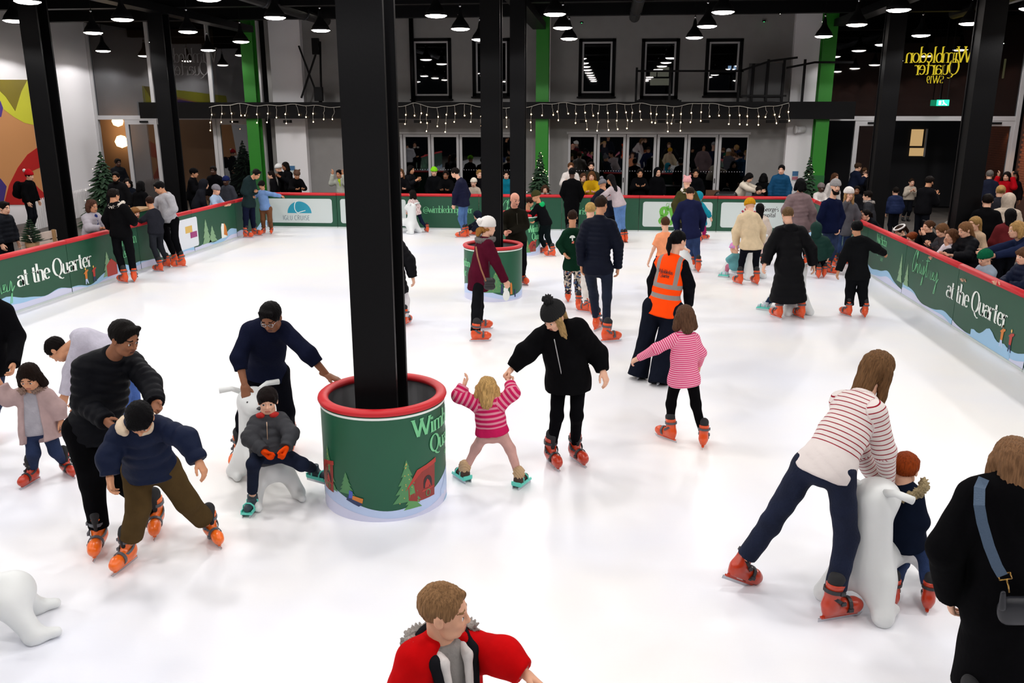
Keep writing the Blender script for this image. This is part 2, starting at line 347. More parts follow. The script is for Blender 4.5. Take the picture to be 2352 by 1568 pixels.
# ================================================================ glazed entrances left and right
YG = 29.0
def glazing(n, u0, u1, mull, transom_v, label):
    r = root('window_%d' % n, (ony((u0+u1)/2, 300, YG)[0], YG, 0), label, 'glass wall', None, 'structure')
    xa = ony(u0, 300, YG)[0]; xb = ony(u1, 300, YG)[0]
    zt = ony((u0+u1)/2, transom_v, YG)[2]
    MB().box((xa, YG-.06, zt-.07), (xb, YG+.06, zt+.07)).build('transom', M_frame, r)
    xs = [xa]+[ony(u, 200, YG)[0] for u in mull]+[xb]
    for X in xs: MB().box((X-.06, YG-.07, 0), (X+.06, YG+.07, 6.2)).build('mullion', M_frame, r)
    for a, b in zip(xs[:-1], xs[1:]): pane('pane', (a+.06, YG-.006, zt+.07), (b-.06, YG+.006, 6.2), M_glassd, r)
    return r, zt
gl, ztl = glazing(6, 226, 606, [350, 486], 270, 'tall glazed entrance screen with pale frames beside the mural wall')
gr, ztr = glazing(7, 1893, 2332, [2052, 2240], 272, 'tall glazed entrance screen with yellow lettering and green exit sign')
def gdoor(n, u0, u1, zt, label, v=300):
    xa = ony(u0, v, YG)[0]; xb = ony(u1, v, YG)[0]; r = root('door_%d' % n, ((xa+xb)/2, YG, 0), label, 'door', None, 'structure')
    b = MB(); w = .13; b.box((xa, YG-.05, 0), (xa+w, YG+.05, zt)); b.box((xb-w, YG-.05, 0), (xb, YG+.05, zt)); b.box((xa+w, YG-.05, 0), (xb-w, YG+.05, .2)); b.box((xa+w, YG-.05, zt-.16), (xb-w, YG+.05, zt))
    b.build('door_frame', M_frame, r); pane('pane', (xa+w, YG-.006, .2), (xb-w, YG+.006, zt-.16), M_glassd, r)
    MB().box((xb-.1, YG-.09, 1.0), (xb-.04, YG-.05, 1.25)).build('lock_plate', M_sign, r); MB().box(((xa+xb)/2-.2, YG-.09, zt-.1), ((xa+xb)/2+.1, YG-.05, zt-.04)).build('door_closer', M_blackm, r)
gdoor(3, 290, 386, ztl-.07, 'pale framed glass door beside the christmas tree and warm lamp')
gdoor(4, 499, 590, ztl-.07, 'pale framed glass door beside the bright green column')
gdoor(5, 1962, 2048, ztr-.07, 'pale framed glass door beside the dark open doorway')
gdoor(6, 2247, 2330, ztr-.07, 'pale framed glass door near the orange lit brick wall')
# lobbies behind the glass
M_lob = mat('lobby_tan', '7a5c44', .7); M_lobd = mat('lobby_dark', '16161a', .8)
quad_box('wall_lobby_left', (-20, 31.6, 0), (-14.6, 31.7, 6.2), M_lob, kind='structure')
quad_box('wall_lobby_door', (-14.6, 31.6, 0), (-11.4, 31.7, 6.2), M_lobd, kind='structure')
quad_box('wall_lobby_right', (6.3, 32.2, 0), (16, 32.3, 6.2), M_lobd, kind='structure')
def sconce(u, v, r0, label):
    p = ony(u, v, 31.4); r = root('wall_lamp', p, label, 'lamp')
    MB().lathe([(0, r0), (r0*.6, r0*.8), (r0, 0), (r0*.75, -r0*.7), (0, -r0)], p, 16).build('globe', glow('warm_globe', 'ffd9a0', 5), r, True)
    MB().box((p[0]-.05, 31.4, p[2]-.05), (p[0]+.05, 31.6, p[2]+.05)).build('bracket', M_blackm, r)
    l = bpy.data.lights.new('lamp_light', 'POINT'); l.energy = 26; l.color = (1, .72, .42); l.shadow_soft_size = .2; link('lamp_light', l, r, (0, -.3, 0))
sconce(270, 278, .21, 'warm glowing wall lamp at the glass door head behind the christmas tree')
sconce(279, 325, .24, 'warm glowing arched wall lamp lower down behind the christmas tree')
x0, x1, z0, z1 = pr(2090, 297, 2122, 335, 32.17); lw = root('lit_inner_window', (x0, 32.17, z0), 'cream lit inner window seen through the dark open doorway', 'window')
MB().box((x0, 32.16, z0), (x1, 32.199, z1)).build('pane', glow('cream_window', 'd9b27a', .75), lw)
x0, x1, z0, z1 = pr(2088, 340, 2122, 358, 32.17); MB().box((x0, 32.16, z0), (x1, 32.199, z1)).build('pane', glow('cream_window', 'd9b27a', .6), lw)
x0, x1, z0, z1 = pr(2124, 296, 2128, 360, 32.15); MB().box((x0, 32.14, z0), (x1, 32.199, z1)).build('frame_strip', M_frame, lw)
x0, x1, z0, z1 = pr(2302, 135, 2312, 180, 32.15); tag(MB().box((x0, 32.15, z0), (x1, 32.199, z1)).build('lit_lobby_strip', glow('olive_strip', '8f8a5c', .5)), 'pale lit strip panel behind the glass by the brick wall', 'light')
# exit sign
x0, x1, z0, z1 = pr(2152, 229, 2181, 243, 28.7); ex = root('exit_sign', ((x0+x1)/2, 28.7, z0), 'small glowing green exit sign with running figure', 'sign')
MB().box((x0, 28.7, z0), (x1, 28.76, z1)).build('sign_box', glow('exit_green', '2fe0a0', 2.2), ex)
b = MB(); h = z1-z0; w = x1-x0; xm = x0+w*.62
b.bar((xm, 28.695, z0+h*.35), (xm-.05, 28.695, z0+h*.7), .03, .004, (0, 1, 0)); b.bar((xm, 28.695, z0+h*.35), (xm+.07, 28.695, z0+h*.12), .025, .004, (0, 1, 0)); b.bar((xm, 28.695, z0+h*.38), (xm-.07, 28.695, z0+h*.2), .025, .004, (0, 1, 0)); b.box((xm-.07, 28.694, z0+h*.74), (xm-.03, 28.697, z0+h*.9))
b.box((x0+w*.12, 28.694, z0+h*.15), (x0+w*.32, 28.697, z0+h*.85)); b.build('pictogram', glow('exit_white', 'f4fff8', 3), ex)
MB().box((x0+.05, 28.72, z1), (x0+.07, 28.74, 6.25)).build('hanger', M_blackm, ex); MB().box((x1-.07, 28.72, z1), (x1-.05, 28.74, 6.25)).build('hanger', M_blackm, ex)
# dark signage band over the doors
quad_box('trim_40', tuple(ony(1893, 264, 29.1)), (ony(2235, 230, 29.1)[0], 29.25, ony(2235, 230, 29.1)[2]), M_black, kind='structure')
quad_box('trim_41', tuple(ony(318, 268, 29.1)), (ony(600, 233, 29.1)[0], 29.25, ony(600, 233, 29.1)[2]), M_black, kind='structure')
# ================================================================ side walls, mural
XS = -17.95
quad_box('wall_left', (XS-.2, -8, -.05), (XS, 29, 6.25), M_whitew, kind='structure')
def brickwall():
    Xr = 12.75
    m = mat('mortar', '4a2c20', .9)
    tag(MB().box((Xr, -8, -.05), (Xr+.2, 29, 6.25)).build('wall_right', m), kind='structure')
    w = bpy.data.objects['wall_right']; bm = mat('brick', '8a4a2e', .85, var=.3, vscale=1.1, bump=.2, bscale=20)
    me = MB().box((Xr-.012, 0, 0), (Xr+.01, .215, .065)).me('brick', bm); k = 0
    for j in range(int(2.2/.075)):
        z = .75+j*.075
        for i in range(9):
            y = 28.85-.225*(i+1)-(.1125 if j % 2 else 0); link('brick', me, w, (0, y, z)); k += 1
    l = bpy.data.lights.new('uplight', 'SPOT'); l.energy = 60; l.color = (1, .6, .3); l.spot_size = 1.6; l.spot_blend = 1; l.shadow_soft_size = .05
    r = root('wall_uplight', (12.5, 28.2, 2.95), 'small warm wall light washing the brick wall orange', 'lamp'); MB().tube([(12.5, 28.2, 2.95), (12.5, 28.2, 3.1)], .06, 10).build('fitting', M_blackm, r, True)
    lo = link('uplight', l, r, (0, 0, -.03))
brickwall()
def mural():
    r = root('wall_mural', (XS, 25, 0), 'painted mural of overlapping yellow, tan, red and purple curved shapes', 'mural')
    def sh(name, px, col, off):
        v = [onx(u, vv, XS) for u, vv in px]; v = [(XS+.01+off, p[1], max(p[2], .0)) for p in v]; n = len(v)
        vv = v+[(XS+.002, p[1], p[2]) for p in v]
        obj(name, vv, [tuple(range(n)), tuple(range(2*n-1, n-1, -1))]+[(i, (i+1) % n, n+(i+1) % n, n+i) for i in range(n)], mat('mural_'+col, col, .6), r)
    sh('mural_ground', [(-420, 183), (66, 183), (102, 470), (-420, 470)], 'c98d58', 0)
    sh('yellow_shape', [(-420, 183), (66, 183), (80, 288), (55, 282), (30, 268), (0, 245), (-60, 205), (-420, 250)], 'c9c832', .004)
    sh('olive_shape', [(-20, 183), (62, 183), (48, 210), (34, 255), (12, 222), (-20, 190)], '7d6f14', .008)
    sh('purple_shape', [(-200, 225), (-80, 215), (0, 232), (6, 248), (2, 268), (-60, 285), (-200, 290)], '4b2f8a', .006)
    sh('red_ring', [(8, 470), (20, 425), (40, 385), (62, 355), (86, 338), (92, 384), (74, 392), (68, 404), (76, 420), (90, 434), (99, 442), (102, 470)], 'b01410', .008)
    sh('purple_shape', [(-60, 400), (0, 410), (14, 428), (6, 470), (-60, 470)], '3b2a78', .01)
    MB().box((XS, 25.6, 0), (XS+.02, 25.63, 4.2)).build('mural_edge', M_frame, r)
mural()
# ================================================================ lettering: a small stroke alphabet with thick stems and thin joins
def arc(cx, cy, rx, ry, a0, a1, n=12): return [(cx+rx*math.cos(math.radians(a0+(a1-a0)*i/n)), cy+ry*math.sin(math.radians(a0+(a1-a0)*i/n))) for i in range(n+1)]
X_ = .62
GL = {
 'a': (.46, [arc(.2, .19, .17, .18, 0, 360), [(.37, .0), (.37, .42)]+arc(.22, .44, .15, .16, 0, 160)[0:]], []),
 'b': (.5, [[(.08, 0), (.08, 1)], arc(.26, .3, .18, .3, 150, -150)], [(.08, 1, 'l')]),
 'c': (.44, [arc(.25, .31, .18, .3, 45, 315)], []),
 'd': (.5, [[(.4, 0), (.4, 1)], arc(.22, .3, .18, .3, 30, 330)], [(.4, 1, 'l'), (.4, 0, 'r')]),
 'e': (.44, [[(.07, .33), (.4, .33)]+arc(.235, .31, .175, .3, 5, 315)], []),
 'g': (.46, [arc(.2, .4, .15, .2, 0, 360), arc(.2, -.1, .19, .15, 0, 360), [(.1, .22), (.08, .1), (.3, .04)], [(.32, .55), (.44, .62)]], []),
 'h': (.52, [[(.09, 0), (.09, 1)], [(.09, .45)]+arc(.26, .44, .15, .18, 150, 0)+[(.41, 0)]], [(.09, 1, 'l'), (.09, 0, 'b'), (.41, 0, 'b')]),
 'i': (.24, [[(.12, 0), (.12, .6)], arc(.12, .82, .035, .04, 0, 360, 6)], [(.12, .6, 'l'), (.12, 0, 'b')]),
 'l': (.24, [[(.12, 0), (.12, 1)]], [(.12, 1, 'l'), (.12, 0, 'b')]),
 'm': (.8, [[(.09, 0), (.09, .6)], [(.09, .45)]+arc(.24, .44, .15, .18, 150, 0)+[(.39, 0)], [(.39, .45)]+arc(.54, .44, .15, .18, 150, 0)+[(.69, 0)]], [(.09, .6, 'l'), (.09, 0, 'b'), (.39, 0, 'b'), (.69, 0, 'b')]),
 'n': (.52, [[(.09, 0), (.09, .6)], [(.09, .45)]+arc(.26, .44, .15, .18, 150, 0)+[(.41, 0)]], [(.09, .6, 'l'), (.09, 0, 'b'), (.41, 0, 'b')]),
 'o': (.48, [arc(.24, .31, .19, .3, 0, 360, 16)], []),
 'p': (.5, [[(.08, -.3), (.08, .62)], arc(.26, .31, .18, .3, 150, -150)], [(.08, .6, 'l'), (.08, -.3, 'b')]),
 'q': (.5, [[(.4, -.3), (.4, .62)], arc(.22, .31, .18, .3, 30, 330)], [(.4, -.3, 'b')]),
 'r': (.38, [[(.1, 0), (.1, .6)], [(.1, .42), (.18, .57), (.28, .61), (.34, .56)]], [(.1, .6, 'l'), (.1, 0, 'b')]),
 's': (.38, [arc(.19, .45, .12, .14, 45, 270, 8)+arc(.19, .15, .13, .15, 90, -140, 8)], []),
 't': (.32, [[(.14, .85), (.14, .12)]+arc(.23, .11, .09, .1, 180, 300, 6), [(.02, .6), (.28, .6)]], []),
 'u': (.52, [[(.1, .6), (.1, .18)]+arc(.25, .18, .15, .18, 180, 330, 8)+[(.4, .15)], [(.4, 0), (.4, .6)]], [(.1, .6, 'l'), (.4, .6, 'l'), (.4, 0, 'r')]),
 'y': (.48, [[(.06, .6), (.24, .04)], [(.42, .6), (.2, -.1), (.1, -.28), (.03, -.26)]], [(.06, .6, 'b'), (.42, .6, 'b')]),
 'w': (.74, [[(.04, .6), (.22, 0)], [(.38, .6), (.22, 0)], [(.34, .6), (.54, 0)], [(.7, .6), (.54, 0)]], [(.04, .6, 'b'), (.7, .6, 'b')]),
 'C': (.62, [arc(.36, .5, .28, .5, 50, 310)], []),
 'E': (.52, [[(.1, 0), (.1, 1)], [(.1, 1), (.45, 1)], [(.1, .5), (.4, .5)], [(.1, 0), (.46, 0)]], []),
 'G': (.66, [arc(.36, .5, .28, .5, 50, 350), [(.63, .42), (.42, .42)], [(.62, .42), (.62, .1)]], []),
 'H': (.68, [[(.12, 0), (.12, 1)], [(.56, 0), (.56, 1)], [(.12, .5), (.56, .5)]], [(.12, 0, 'b'), (.12, 1, 'b'), (.56, 0, 'b'), (.56, 1, 'b')]),
 'I': (.26, [[(.13, 0), (.13, 1)]], []),
 'L': (.48, [[(.1, 1), (.1, 0), (.44, 0)]], []),
 'M': (.8, [[(.1, 0), (.14, 1), (.4, .1), (.66, 1), (.7, 0)]], []),
 'Q': (.72, [arc(.36, .5, .3, .5, 0, 360, 18), [(.36, .02), (.45, -.14), (.62, -.24), (.72, -.2)]], []),
 'R': (.58, [[(.1, 0), (.1, 1)], [(.1, 1), (.28, 1)]+arc(.3, .76, .17, .24, 90, -90, 8)+[(.1, .52)], [(.3, .52), (.52, 0)]], []),
 'S': (.54, [arc(.27, .74, .18, .25, 40, 270, 8)+arc(.27, .26, .2, .25, 90, -150, 10)], []),
 'U': (.64, [[(.1, 1), (.1, .28)]+arc(.32, .28, .22, .28, 180, 360, 10)+[(.54, 1)]], []),
 'W': (1.02, [[(.06, 1), (.3, 0)], [(.52, 1), (.3, 0)], [(.46, 1), (.72, 0)], [(.96, 1), (.72, 0)]], [(.06, 1, 'b'), (.5, 1, 'b'), (.96, 1, 'b')]),
 '1': (.34, [[(.08, .84), (.2, 1), (.2, 0)]], [(.2, 0, 'b')]),
 '9': (.46, [arc(.22, .7, .16, .28, 0, 360, 12), [(.38, .72), (.36, .3), (.16, 0)]], []),
 '@': (.9, [arc(.45, .34, .16, .2, 0, 360, 12), [(.61, .55), (.62, .22), (.72, .16)]+arc(.45, .36, .38, .46, -20, 300, 18)], []),
 "'": (.16, [[(.08, 1), (.06, .8)]], []), ' ': (.26, [], []), '.': (.2, [arc(.08, .03, .03, .03, 0, 360, 6)], []),
}
# a loose handwritten line
SCR = [[(.42, .8), (.5, .95), (.38, 1.02), (.16, .7), (.06, .3), (.12, .02), (.28, .05), (.42, .22), (.6, .9), (.62, 1.12), (.52, .9), (.5, .0), (.58, .4), (.7, .45), (.72, .1), (.8, .05), (.92, .42), (.9, .5), (1.0, .44), (1.02, .1), (1.14, .12), (1.22, .45), (1.22, .1), (1.34, .1), (1.44, .5), (1.5, .42), (1.46, .0), (1.4, -.35), (1.28, -.4), (1.4, -.05), (1.66, .35), (1.86, 1.05), (1.78, .4), (1.78, .05), (1.9, .1), (2.0, .42), (2.02, .05), (2.14, .42), (2.2, .05), (2.32, .44), (2.36, .06), (2.5, .14), (2.66, .42), (2.52, .4), (2.5, .1), (2.66, .12), (2.72, .4), (2.72, .08), (2.86, .12), (3.0, .5), (3.04, .4), (3.0, .0), (2.92, -.42), (2.8, -.45), (2.95, -.05), (3.2, .25)], [(1.62, .74), (2.06, .8)], [(1.2, .66), (1.23, .7)]]
def strokes(lines, thick, thin, b, fmap):
    for ln in lines:
        pts = [np.array(p, float) for p in ln]; n = len(pts); v = []
        for i in range(n):
            d = pts[min(i+1, n-1)]-pts[max(i-1, 0)]; d /= np.linalg.norm(d)+1e-9
            w = thin+(thick-thin)*abs(d[1])**1.5; nn = np.array([-d[1], d[0]])*w/2
            v += [pts[i]+nn, pts[i]-nn]
        b.add([fmap(*p) for p in v], [(2*i, 2*i+1, 2*i+3, 2*i+2) for i in range(n-1)])
def word(text, fmap, size, thick=.13, thin=.035, serif=True, space=1.0, slant=0, xs=1.0):
    """lettering as one mesh; fmap(s,t) gives the world point of a spot on the surface"""
    b = MB(); x = 0
    for ch in text:
        wd_, st, sf = GL[ch]
        f = lambda p, q: fmap((x+p*xs+q*slant)*size, q*size)
        strokes(st, thick, thin, b, f)
        if serif:
            for (sx, sy, k) in sf:
                a0 = sx-(.1 if k in 'lb' else .02); a1 = sx+(.1 if k in 'rb' else .02)
                strokes([[(a0, sy), (a1, sy)]], thin, thin*1.1, b, f)
        x += wd_*space*xs
    return b, x*size
def flatmap(o, s, t): 
    o = np.array(o, float); s = np.array(s, float); t = np.array(t, float); return lambda a, c: o+s*a+t*c
def decal(name, pts, fmap, m, parent):
    v = [fmap(*p) for p in pts]; return obj(name, v, [tuple(range(len(v)))], m, parent)
def rrect(x0, y0, x1, y1, r=.06): return arc(x1-r, y1-r, r, r, 0, 90, 5)+arc(x0+r, y1-r, r, r, 90, 180, 5)+arc(x0+r, y0+r, r, r, 180, 270, 5)+arc(x1-r, y0+r, r, r, 270, 360, 5)
def ptree(cx, y, w, h, k=4):
    L = [(cx-w*.06, y)]; 
    L = [(cx, y+h)]
    for i in range(k): a = w/2*(i+1)/k; yy = y+h*(1-(i+1)/k); L += [(cx+a, yy+h*.02), (cx+a*.62, yy+h*.03)]
    R = [(2*cx-p[0], p[1]) for p in L[1:]][::-1]; return L+R
# ================================================================ rink barriers
HB = 1.0; TB = .07
def barrier(p, q, label, group, skew=0):
    """one panel from p to q (x,y); ice is on the left-hand side when walking p->q ... returns root and surface maps"""
    p = np.array([*p, 0.]); q = np.array([*q, 0.]); L = np.linalg.norm(q-p); s = (q-p)/L; n = np.array([-s[1], s[0], 0])   # n points to the ice
    r = root('rink_barrier', (p+q)/2, label, 'barrier', group)
    g = .006; a = p+s*g; c = q-s*g; v = []
    for z in (0.0, HB-.03):
        for pt, off in ((a, 0), (c, 0), (c, -TB), (a, -TB)): v.append(pt+n*off+UP*z)
    obj('panel', v, [(3, 2, 1, 0), (4, 5, 6, 7), (0, 1, 5, 4), (1, 2, 6, 5), (2, 3, 7, 6), (3, 0, 4, 7)], M_barrier, r)
    b = MB(); prof = [(.02, -.035), (.028, 0), (.012, .03), (-.035, .045), (-.08, .03), (-.095, 0), (-.09, -.035)]; v = []
    for pt in (a, c): v += [pt+n*o+UP*(HB-.03+z) for o, z in prof]
    k = len(prof); b.add(v, [(i, (i+1) % k, k+(i+1) % k, k+i) for i in range(k)]+[tuple(range(k))[::-1], tuple(range(k, 2*k))]); b.build('top_rail', M_red, r, True)
    b = MB(); v = []
    for z in (0.0, .035):
        for pt, off in ((a, .012), (c, .012), (c, .001), (a, .001)): v.append(pt+n*off+UP*z)
    b.add(v, [(3, 2, 1, 0), (4, 5, 6, 7), (0, 1, 5, 4), (1, 2, 6, 5), (2, 3, 7, 6), (3, 0, 4, 7)]); b.build('kick_strip', M_sign, r)
    def fm(off): return lambda A, T: p+s*A+n*off+UP*T
    return r, fm, L
def drift(r, fm, L, seed, hmax=.2, m1=M_snow1, m2=M_snow2):
    rg = np.random.RandomState(seed); ph = rg.rand(3)*6
    xs = np.linspace(.01, L-.01, 26)
    f = lambda x, o: .04+hmax*(.5+.3*math.sin(x*1.7+ph[0]+o)+.2*math.sin(x*4.1+ph[1])+.06*math.sin(x*9+ph[2]))
    decal('printed_snow', [(x, .036) for x in xs]+[(x, f(x, 0)) for x in xs[::-1]], fm(.003), m2, r)
    decal('printed_snow', [(x, .036) for x in xs]+[(x, f(x, 1.2)*.62) for x in xs[::-1]], fm(.005), m1, r)
def pskaters(r, fm, x, y, s=1):
    for dx, c in ((0, M_porange), (.26, M_hut2)):
        decal('printed_skater', [(x+dx-.05*s, y+.16*s), (x+dx+.05*s, y+.16*s), (x+dx+.07*s, y+.36*s), (x+dx+.14*s, y+.4*s), (x+dx+.13*s, y+.44*s), (x+dx, y+.42*s), (x+dx-.12*s, y+.33*s), (x+dx-.06*s, y+.33*s)], fm(.006), c, r)
        decal('printed_skater', arc(x+dx, y+.47*s, .035*s, .04*s, 0, 360, 8)[:-1], fm(.006), M_pgold, r)
        decal('printed_skater', [(x+dx-.05*s, y+.16*s), (x+dx+.04*s, y+.16*s), (x+dx+.1*s, y), (x+dx+.06*s, y), (x+dx, y+.1*s), (x+dx-.03*s, y), (x+dx-.07*s, y)], fm(.006), M_snow3 if dx == 0 else M_pnavy, r)
def put(r, name, text, fm, x, t, size, m, off=.006, **k):
    f = fm(off); b, w = word(text, lambda a, c: f(x+a, t+c), size, **k); b.build(name, m, r); return w
def put_script(r, fm, x, t, size, m, off=.006, wd=.05):
    f = fm(off); b = MB(); strokes(SCR, wd, wd*.6, b, lambda a, c: f(x+a*size, t+c*size)); b.build('script_lettering', m, r)
# ---- right side: walking from far to near keeps the ice on the right, so walk near -> far (ice on the left)
def yr(u, v): return onx(u, v, XR)[1]
PL = 2.44; y0 = 13.78-PL*3
rights = []
for k in range(8):
    a = y0+PL*k; bq = min(a+PL, YB1-.13)
    lab = {2: 'green rink barrier panel reading at the Quarter under the girl in the black puffer coat', 3: 'green rink barrier panel with handwritten Christmas lettering and printed trees', 4: 'green rink barrier panel with the mint Wimbledon Quarter name behind the boy in black'}.get(k, 'plain green rink barrier panel with printed snow and red foam top along the spectators side')
    rights.append(barrier((XR, a), (XR, bq), lab, None if k in (2, 3, 4) else 'plain side barrier panels'))
for k, (r, fm, L) in enumerate(rights): drift(r, fm, L, 20+k, .24)
# writing runs from far to near on this side (reader stands on the ice looking out)
def rfm(off): return lambda A, T: np.array([XR-off-.0, 0, 0])+np.array([0, -A, 0])+UP*T    # A = -y
def near_r(y): return min(rights, key=lambda q: abs(q[0].location[1]-y))[0]
ya = yr(2092, 640); put_script(near_r(ya), rfm, -ya, .52, .40, M_ltext, wd=.05)
yb = yr(2172, 690); put(rights[2][0], 'lettering', 'at the Quarter', rfm, -yb, onx(2176, 681, XR)[2], .30, M_wtext, thick=.15, space=.92, xs=1.36)
yc = yr(2010, 590); r = near_r(yc-.3)
put(r, 'lettering', 'Wimbledon', rfm, -yc, .72, .17, M_ltext, space=.8); put(r, 'lettering', 'Quarter', rfm, -yc+.05, .52, .2, M_ltext, space=.82); put(r, 'lettering', 'SW19', rfm, -yc+.35, .4, .07, M_ltext, thick=.1)
for u, h in ((2064, .55), (2080, .42)):
    y = yr(u, 660); decal('printed_tree', ptree(-y, .2, .28, h), rfm(.006), M_ptree2, near_r(y))
pskaters(near_r(yr(2306, 780)), rfm, -yr(2299, 790), onx(2299, 797, XR)[2], .62)
decal('printed_snow', [(-yr(2270, 780)-.6+i*.1, .036) for i in range(14)]+[(-yr(2270, 780)+.7-i*.1, .1+.16*math.sin(i/13*math.pi)+.05*math.sin(i*1.1)) for i in range(14)], rfm(.0055), M_snow2, near_r(yr(2270, 780)))
# ---- left side: ice is on +X; walking far -> near
lefts = []; seams = [YB0-.13, 21.9, 19.46, 17.02, 14.58, 12.14, 9.7, 7.26]
labs = ['green rink barrier panel with printed trees and penguin beside the corner', 'green rink barrier panel with a white card sign behind the man in the grey hoodie', 'green rink barrier panel with mint Wimbledon Quarter name behind the boy in dark grey', 'green rink barrier panel with printed snow behind the person in the black fur hood coat', 'green rink barrier panel reading at the Quarter in white with printed skaters', 'green rink barrier panel ending a handwritten mint Christmas']
for k in range(7):
    lefts.append(barrier((XL, seams[k]), (XL, seams[k+1]), labs[k] if k < 6 else 'plain green rink barrier panel along the bench side', None))
for k, (r, fm, L) in enumerate(lefts): drift(r, fm, L, 40+k, .26)
def lfm(off): return lambda A, T: np.array([XL+off, A, 0])+UP*T          # reader looks from the ice; s = +Y (left to right)
def yl(u, v): return onx(u, v, XL)[1]
def near_l(y): return min(lefts, key=lambda q: abs(q[0].location[1]-y))[0]
y = yl(38, 640); put(near_l(y+1), 'lettering', 'at the Quarter', lfm, y, onx(41, 660, XL)[2], .31, M_wtext, thick=.15, space=.92, xs=1.3)
put_script(near_l(y-.6), lfm, y-1.36, .36, .40, M_ltext, wd=.05)
y = yl(208, 640); pskaters(near_l(y), lfm, yl(199, 645), onx(200, 652, XL)[2], .62)
y = yl(292, 560); put(near_l(y+.4), 'lettering', 'Wimbledon', lfm, y-.5, .62, .22, M_ltext, space=.8); put(near_l(y+.4), 'lettering', 'Quarter', lfm, y-.35, .38, .22, M_ltext, space=.8)
y = yl(400, 540); r = near_l(y); y1_ = yl(455, 540); decal('card_sign', rrect(yl(362, 540), .14, y1_, .84), lfm(.006), mat('card_white', 'dfe3ea', .5), r)
decal('logo_box', [(y1_-.62, .5), (y1_-.28, .5), (y1_-.28, .66), (y1_-.62, .66)], lfm(.008), M_pgold, r); decal('logo_box', [(y1_-.4, .36), (y1_-.06, .36), (y1_-.06, .5), (y1_-.4, .5)], lfm(.009), mat('magenta_box', '9a2f72', .5), r)
0 and put(r, 'lettering', 'INTO', lfm, y1_-.6, .53, .1, M_pdark, .01, serif=False, thin=.1); 0 and put(r, 'lettering', 'GAMES' if False else 'CURIOUS'[:4], lfm, y1_-.38, .39, .08, M_wtext, .011, serif=False, thin=.1)
for u in (474, 488):
    y = yl(u, 540); decal('printed_tree', ptree(y, .1, .5, .62 if u < 480 else .42), lfm(.006), M_ptree2, near_l(y))
y = yl(514, 530); r = near_l(y); decal('printed_penguin', [(y-.16, .12), (y+.14, .12), (y+.1, .34), (y+.02, .48), (y-.1, .5), (y-.16, .4)], lfm(.006), M_wtext, r); decal('printed_penguin', [(y-.02, .2), (y+.2, .14), (y+.14, .4), (y+.04, .5)], lfm(.007), M_porange, r)
y = yl(236, 640); decal('printed_tree', ptree(yl(246, 600), .1, .4, .5), lfm(.006), M_ptree2, near_l(yl(246, 600))); decal('printed_hut', [(yl(256, 610)-.18, .1), (yl(256, 610)+.18, .1), (yl(256, 610)+.18, .32), (yl(256, 610), .44), (yl(256, 610)-.18, .32)], lfm(.007), M_hut2, near_l(yl(256, 610)))
# ---- back side: walking right -> left (ice to the left = -Y)
B0 = np.array([XL, YB0]); B1 = np.array([XR, YB1]); BL = np.linalg.norm(B1-B0); bs = (B1-B0)/BL
def sb(u, v=500):
    d = ray(u, v); t = None
    # intersect the vertical plane of the back boards
    n = np.array([-bs[1], bs[0]]); k = ((B0-CAM[:2])@n)/(d[:2]@n); P = CAM[:2]+d[:2]*k; return (P-B0)@bs
def bfm(off): return lambda A, T: np.array([*(B0+bs*A), 0])-np.array([-bs[1], bs[0], 0])*off+UP*T
edges = [0, sb(622), sb(775), sb(945), sb(1100), sb(1290), sb(1467), sb(1646), BL]
blabs = ['green rink barrier panel at the corner behind the boy in the pale blue jumper', 'green rink barrier panel with a white IGLU CRUISE sign and teal dome', 'green rink barrier panel with a blank white sign by the small girl', 'green rink barrier panel with the @wimbledonquarter handle', 'green rink barrier panel behind the bald man', 'green rink barrier panel with mint christmas handle behind the black figure', 'green rink barrier panel with a white sign and green gym lettering', "green rink barrier panel with a white St George's Hospital sign"]
backs = []
order = [0, 1, 2, 3, 4, 5, 6, 7]
for k in order:
    a = B0+bs*edges[k]; c = B0+bs*edges[k+1]; backs.append(barrier(tuple(c), tuple(a), blabs[k], None))
def bsign(k, u0, u1, t0=.14, t1=.84): return decal('white_sign', rrect(sb(u0), t0, sb(u1), t1, .07), bfm(.005), M_sign, backs[k][0])
bsign(1, 612, 764); bsign(2, 783, 933); bsign(6, 1476, 1635); bsign(7, 1655, 1845)
c = sb(689); r = backs[1][0]; M_teal = mat('teal_print', '2493ad', .5); M_greyp = mat('grey_print', '6d7b86', .5)
decal('dome_logo', arc(c, .42, .36, .34, 0, 180, 16), bfm(.007), M_teal, r)
f = bfm(.009); b = MB(); strokes([arc(c-.04, .6, .1, .17, 80, 300, 12)+[(c+.18, .5)]], .02, .02, b, f); b.build('dome_logo_line', M_wtext, r)
put(r, 'lettering', 'IGLU CRUISE', bfm, sb(650), .22, .13, M_greyp, .007, serif=False, thick=.11, thin=.1, space=1.15)
put(backs[3][0], 'lettering', '@wimbledonquarter', bfm, sb(972), .47, .20, M_ltext, .007, space=.86, thick=.1)
put_script(backs[4][0], bfm, sb(1152), .5, .34, M_ltext, .007)
put(backs[5][0], 'lettering', '@christmasquarter'[1:], bfm, sb(1318), .47, .20, M_ltext, .007, space=.86, thick=.1)
M_gym = mat('gym_green', '5fae3a', .5); put(backs[6][0], 'lettering', 'gym', bfm, sb(1516), .36, .52, M_gym, .007, serif=False, thick=.22, thin=.16, space=1.0); put(backs[6][0], 'lettering', 'GLL', bfm, sb(1528), .68, .12, M_gym, .008, serif=False, thick=.1, thin=.1)
put(backs[7][0], 'lettering', "St George's", bfm, sb(1738), .6, .13, M_pdark, .007, serif=False, thick=.11, thin=.09); put(backs[7][0], 'lettering', 'Hospital', bfm, sb(1745), .44, .13, M_pdark, .007, serif=False, thick=.11, thin=.09)
b = MB(); cx = sb(1718)
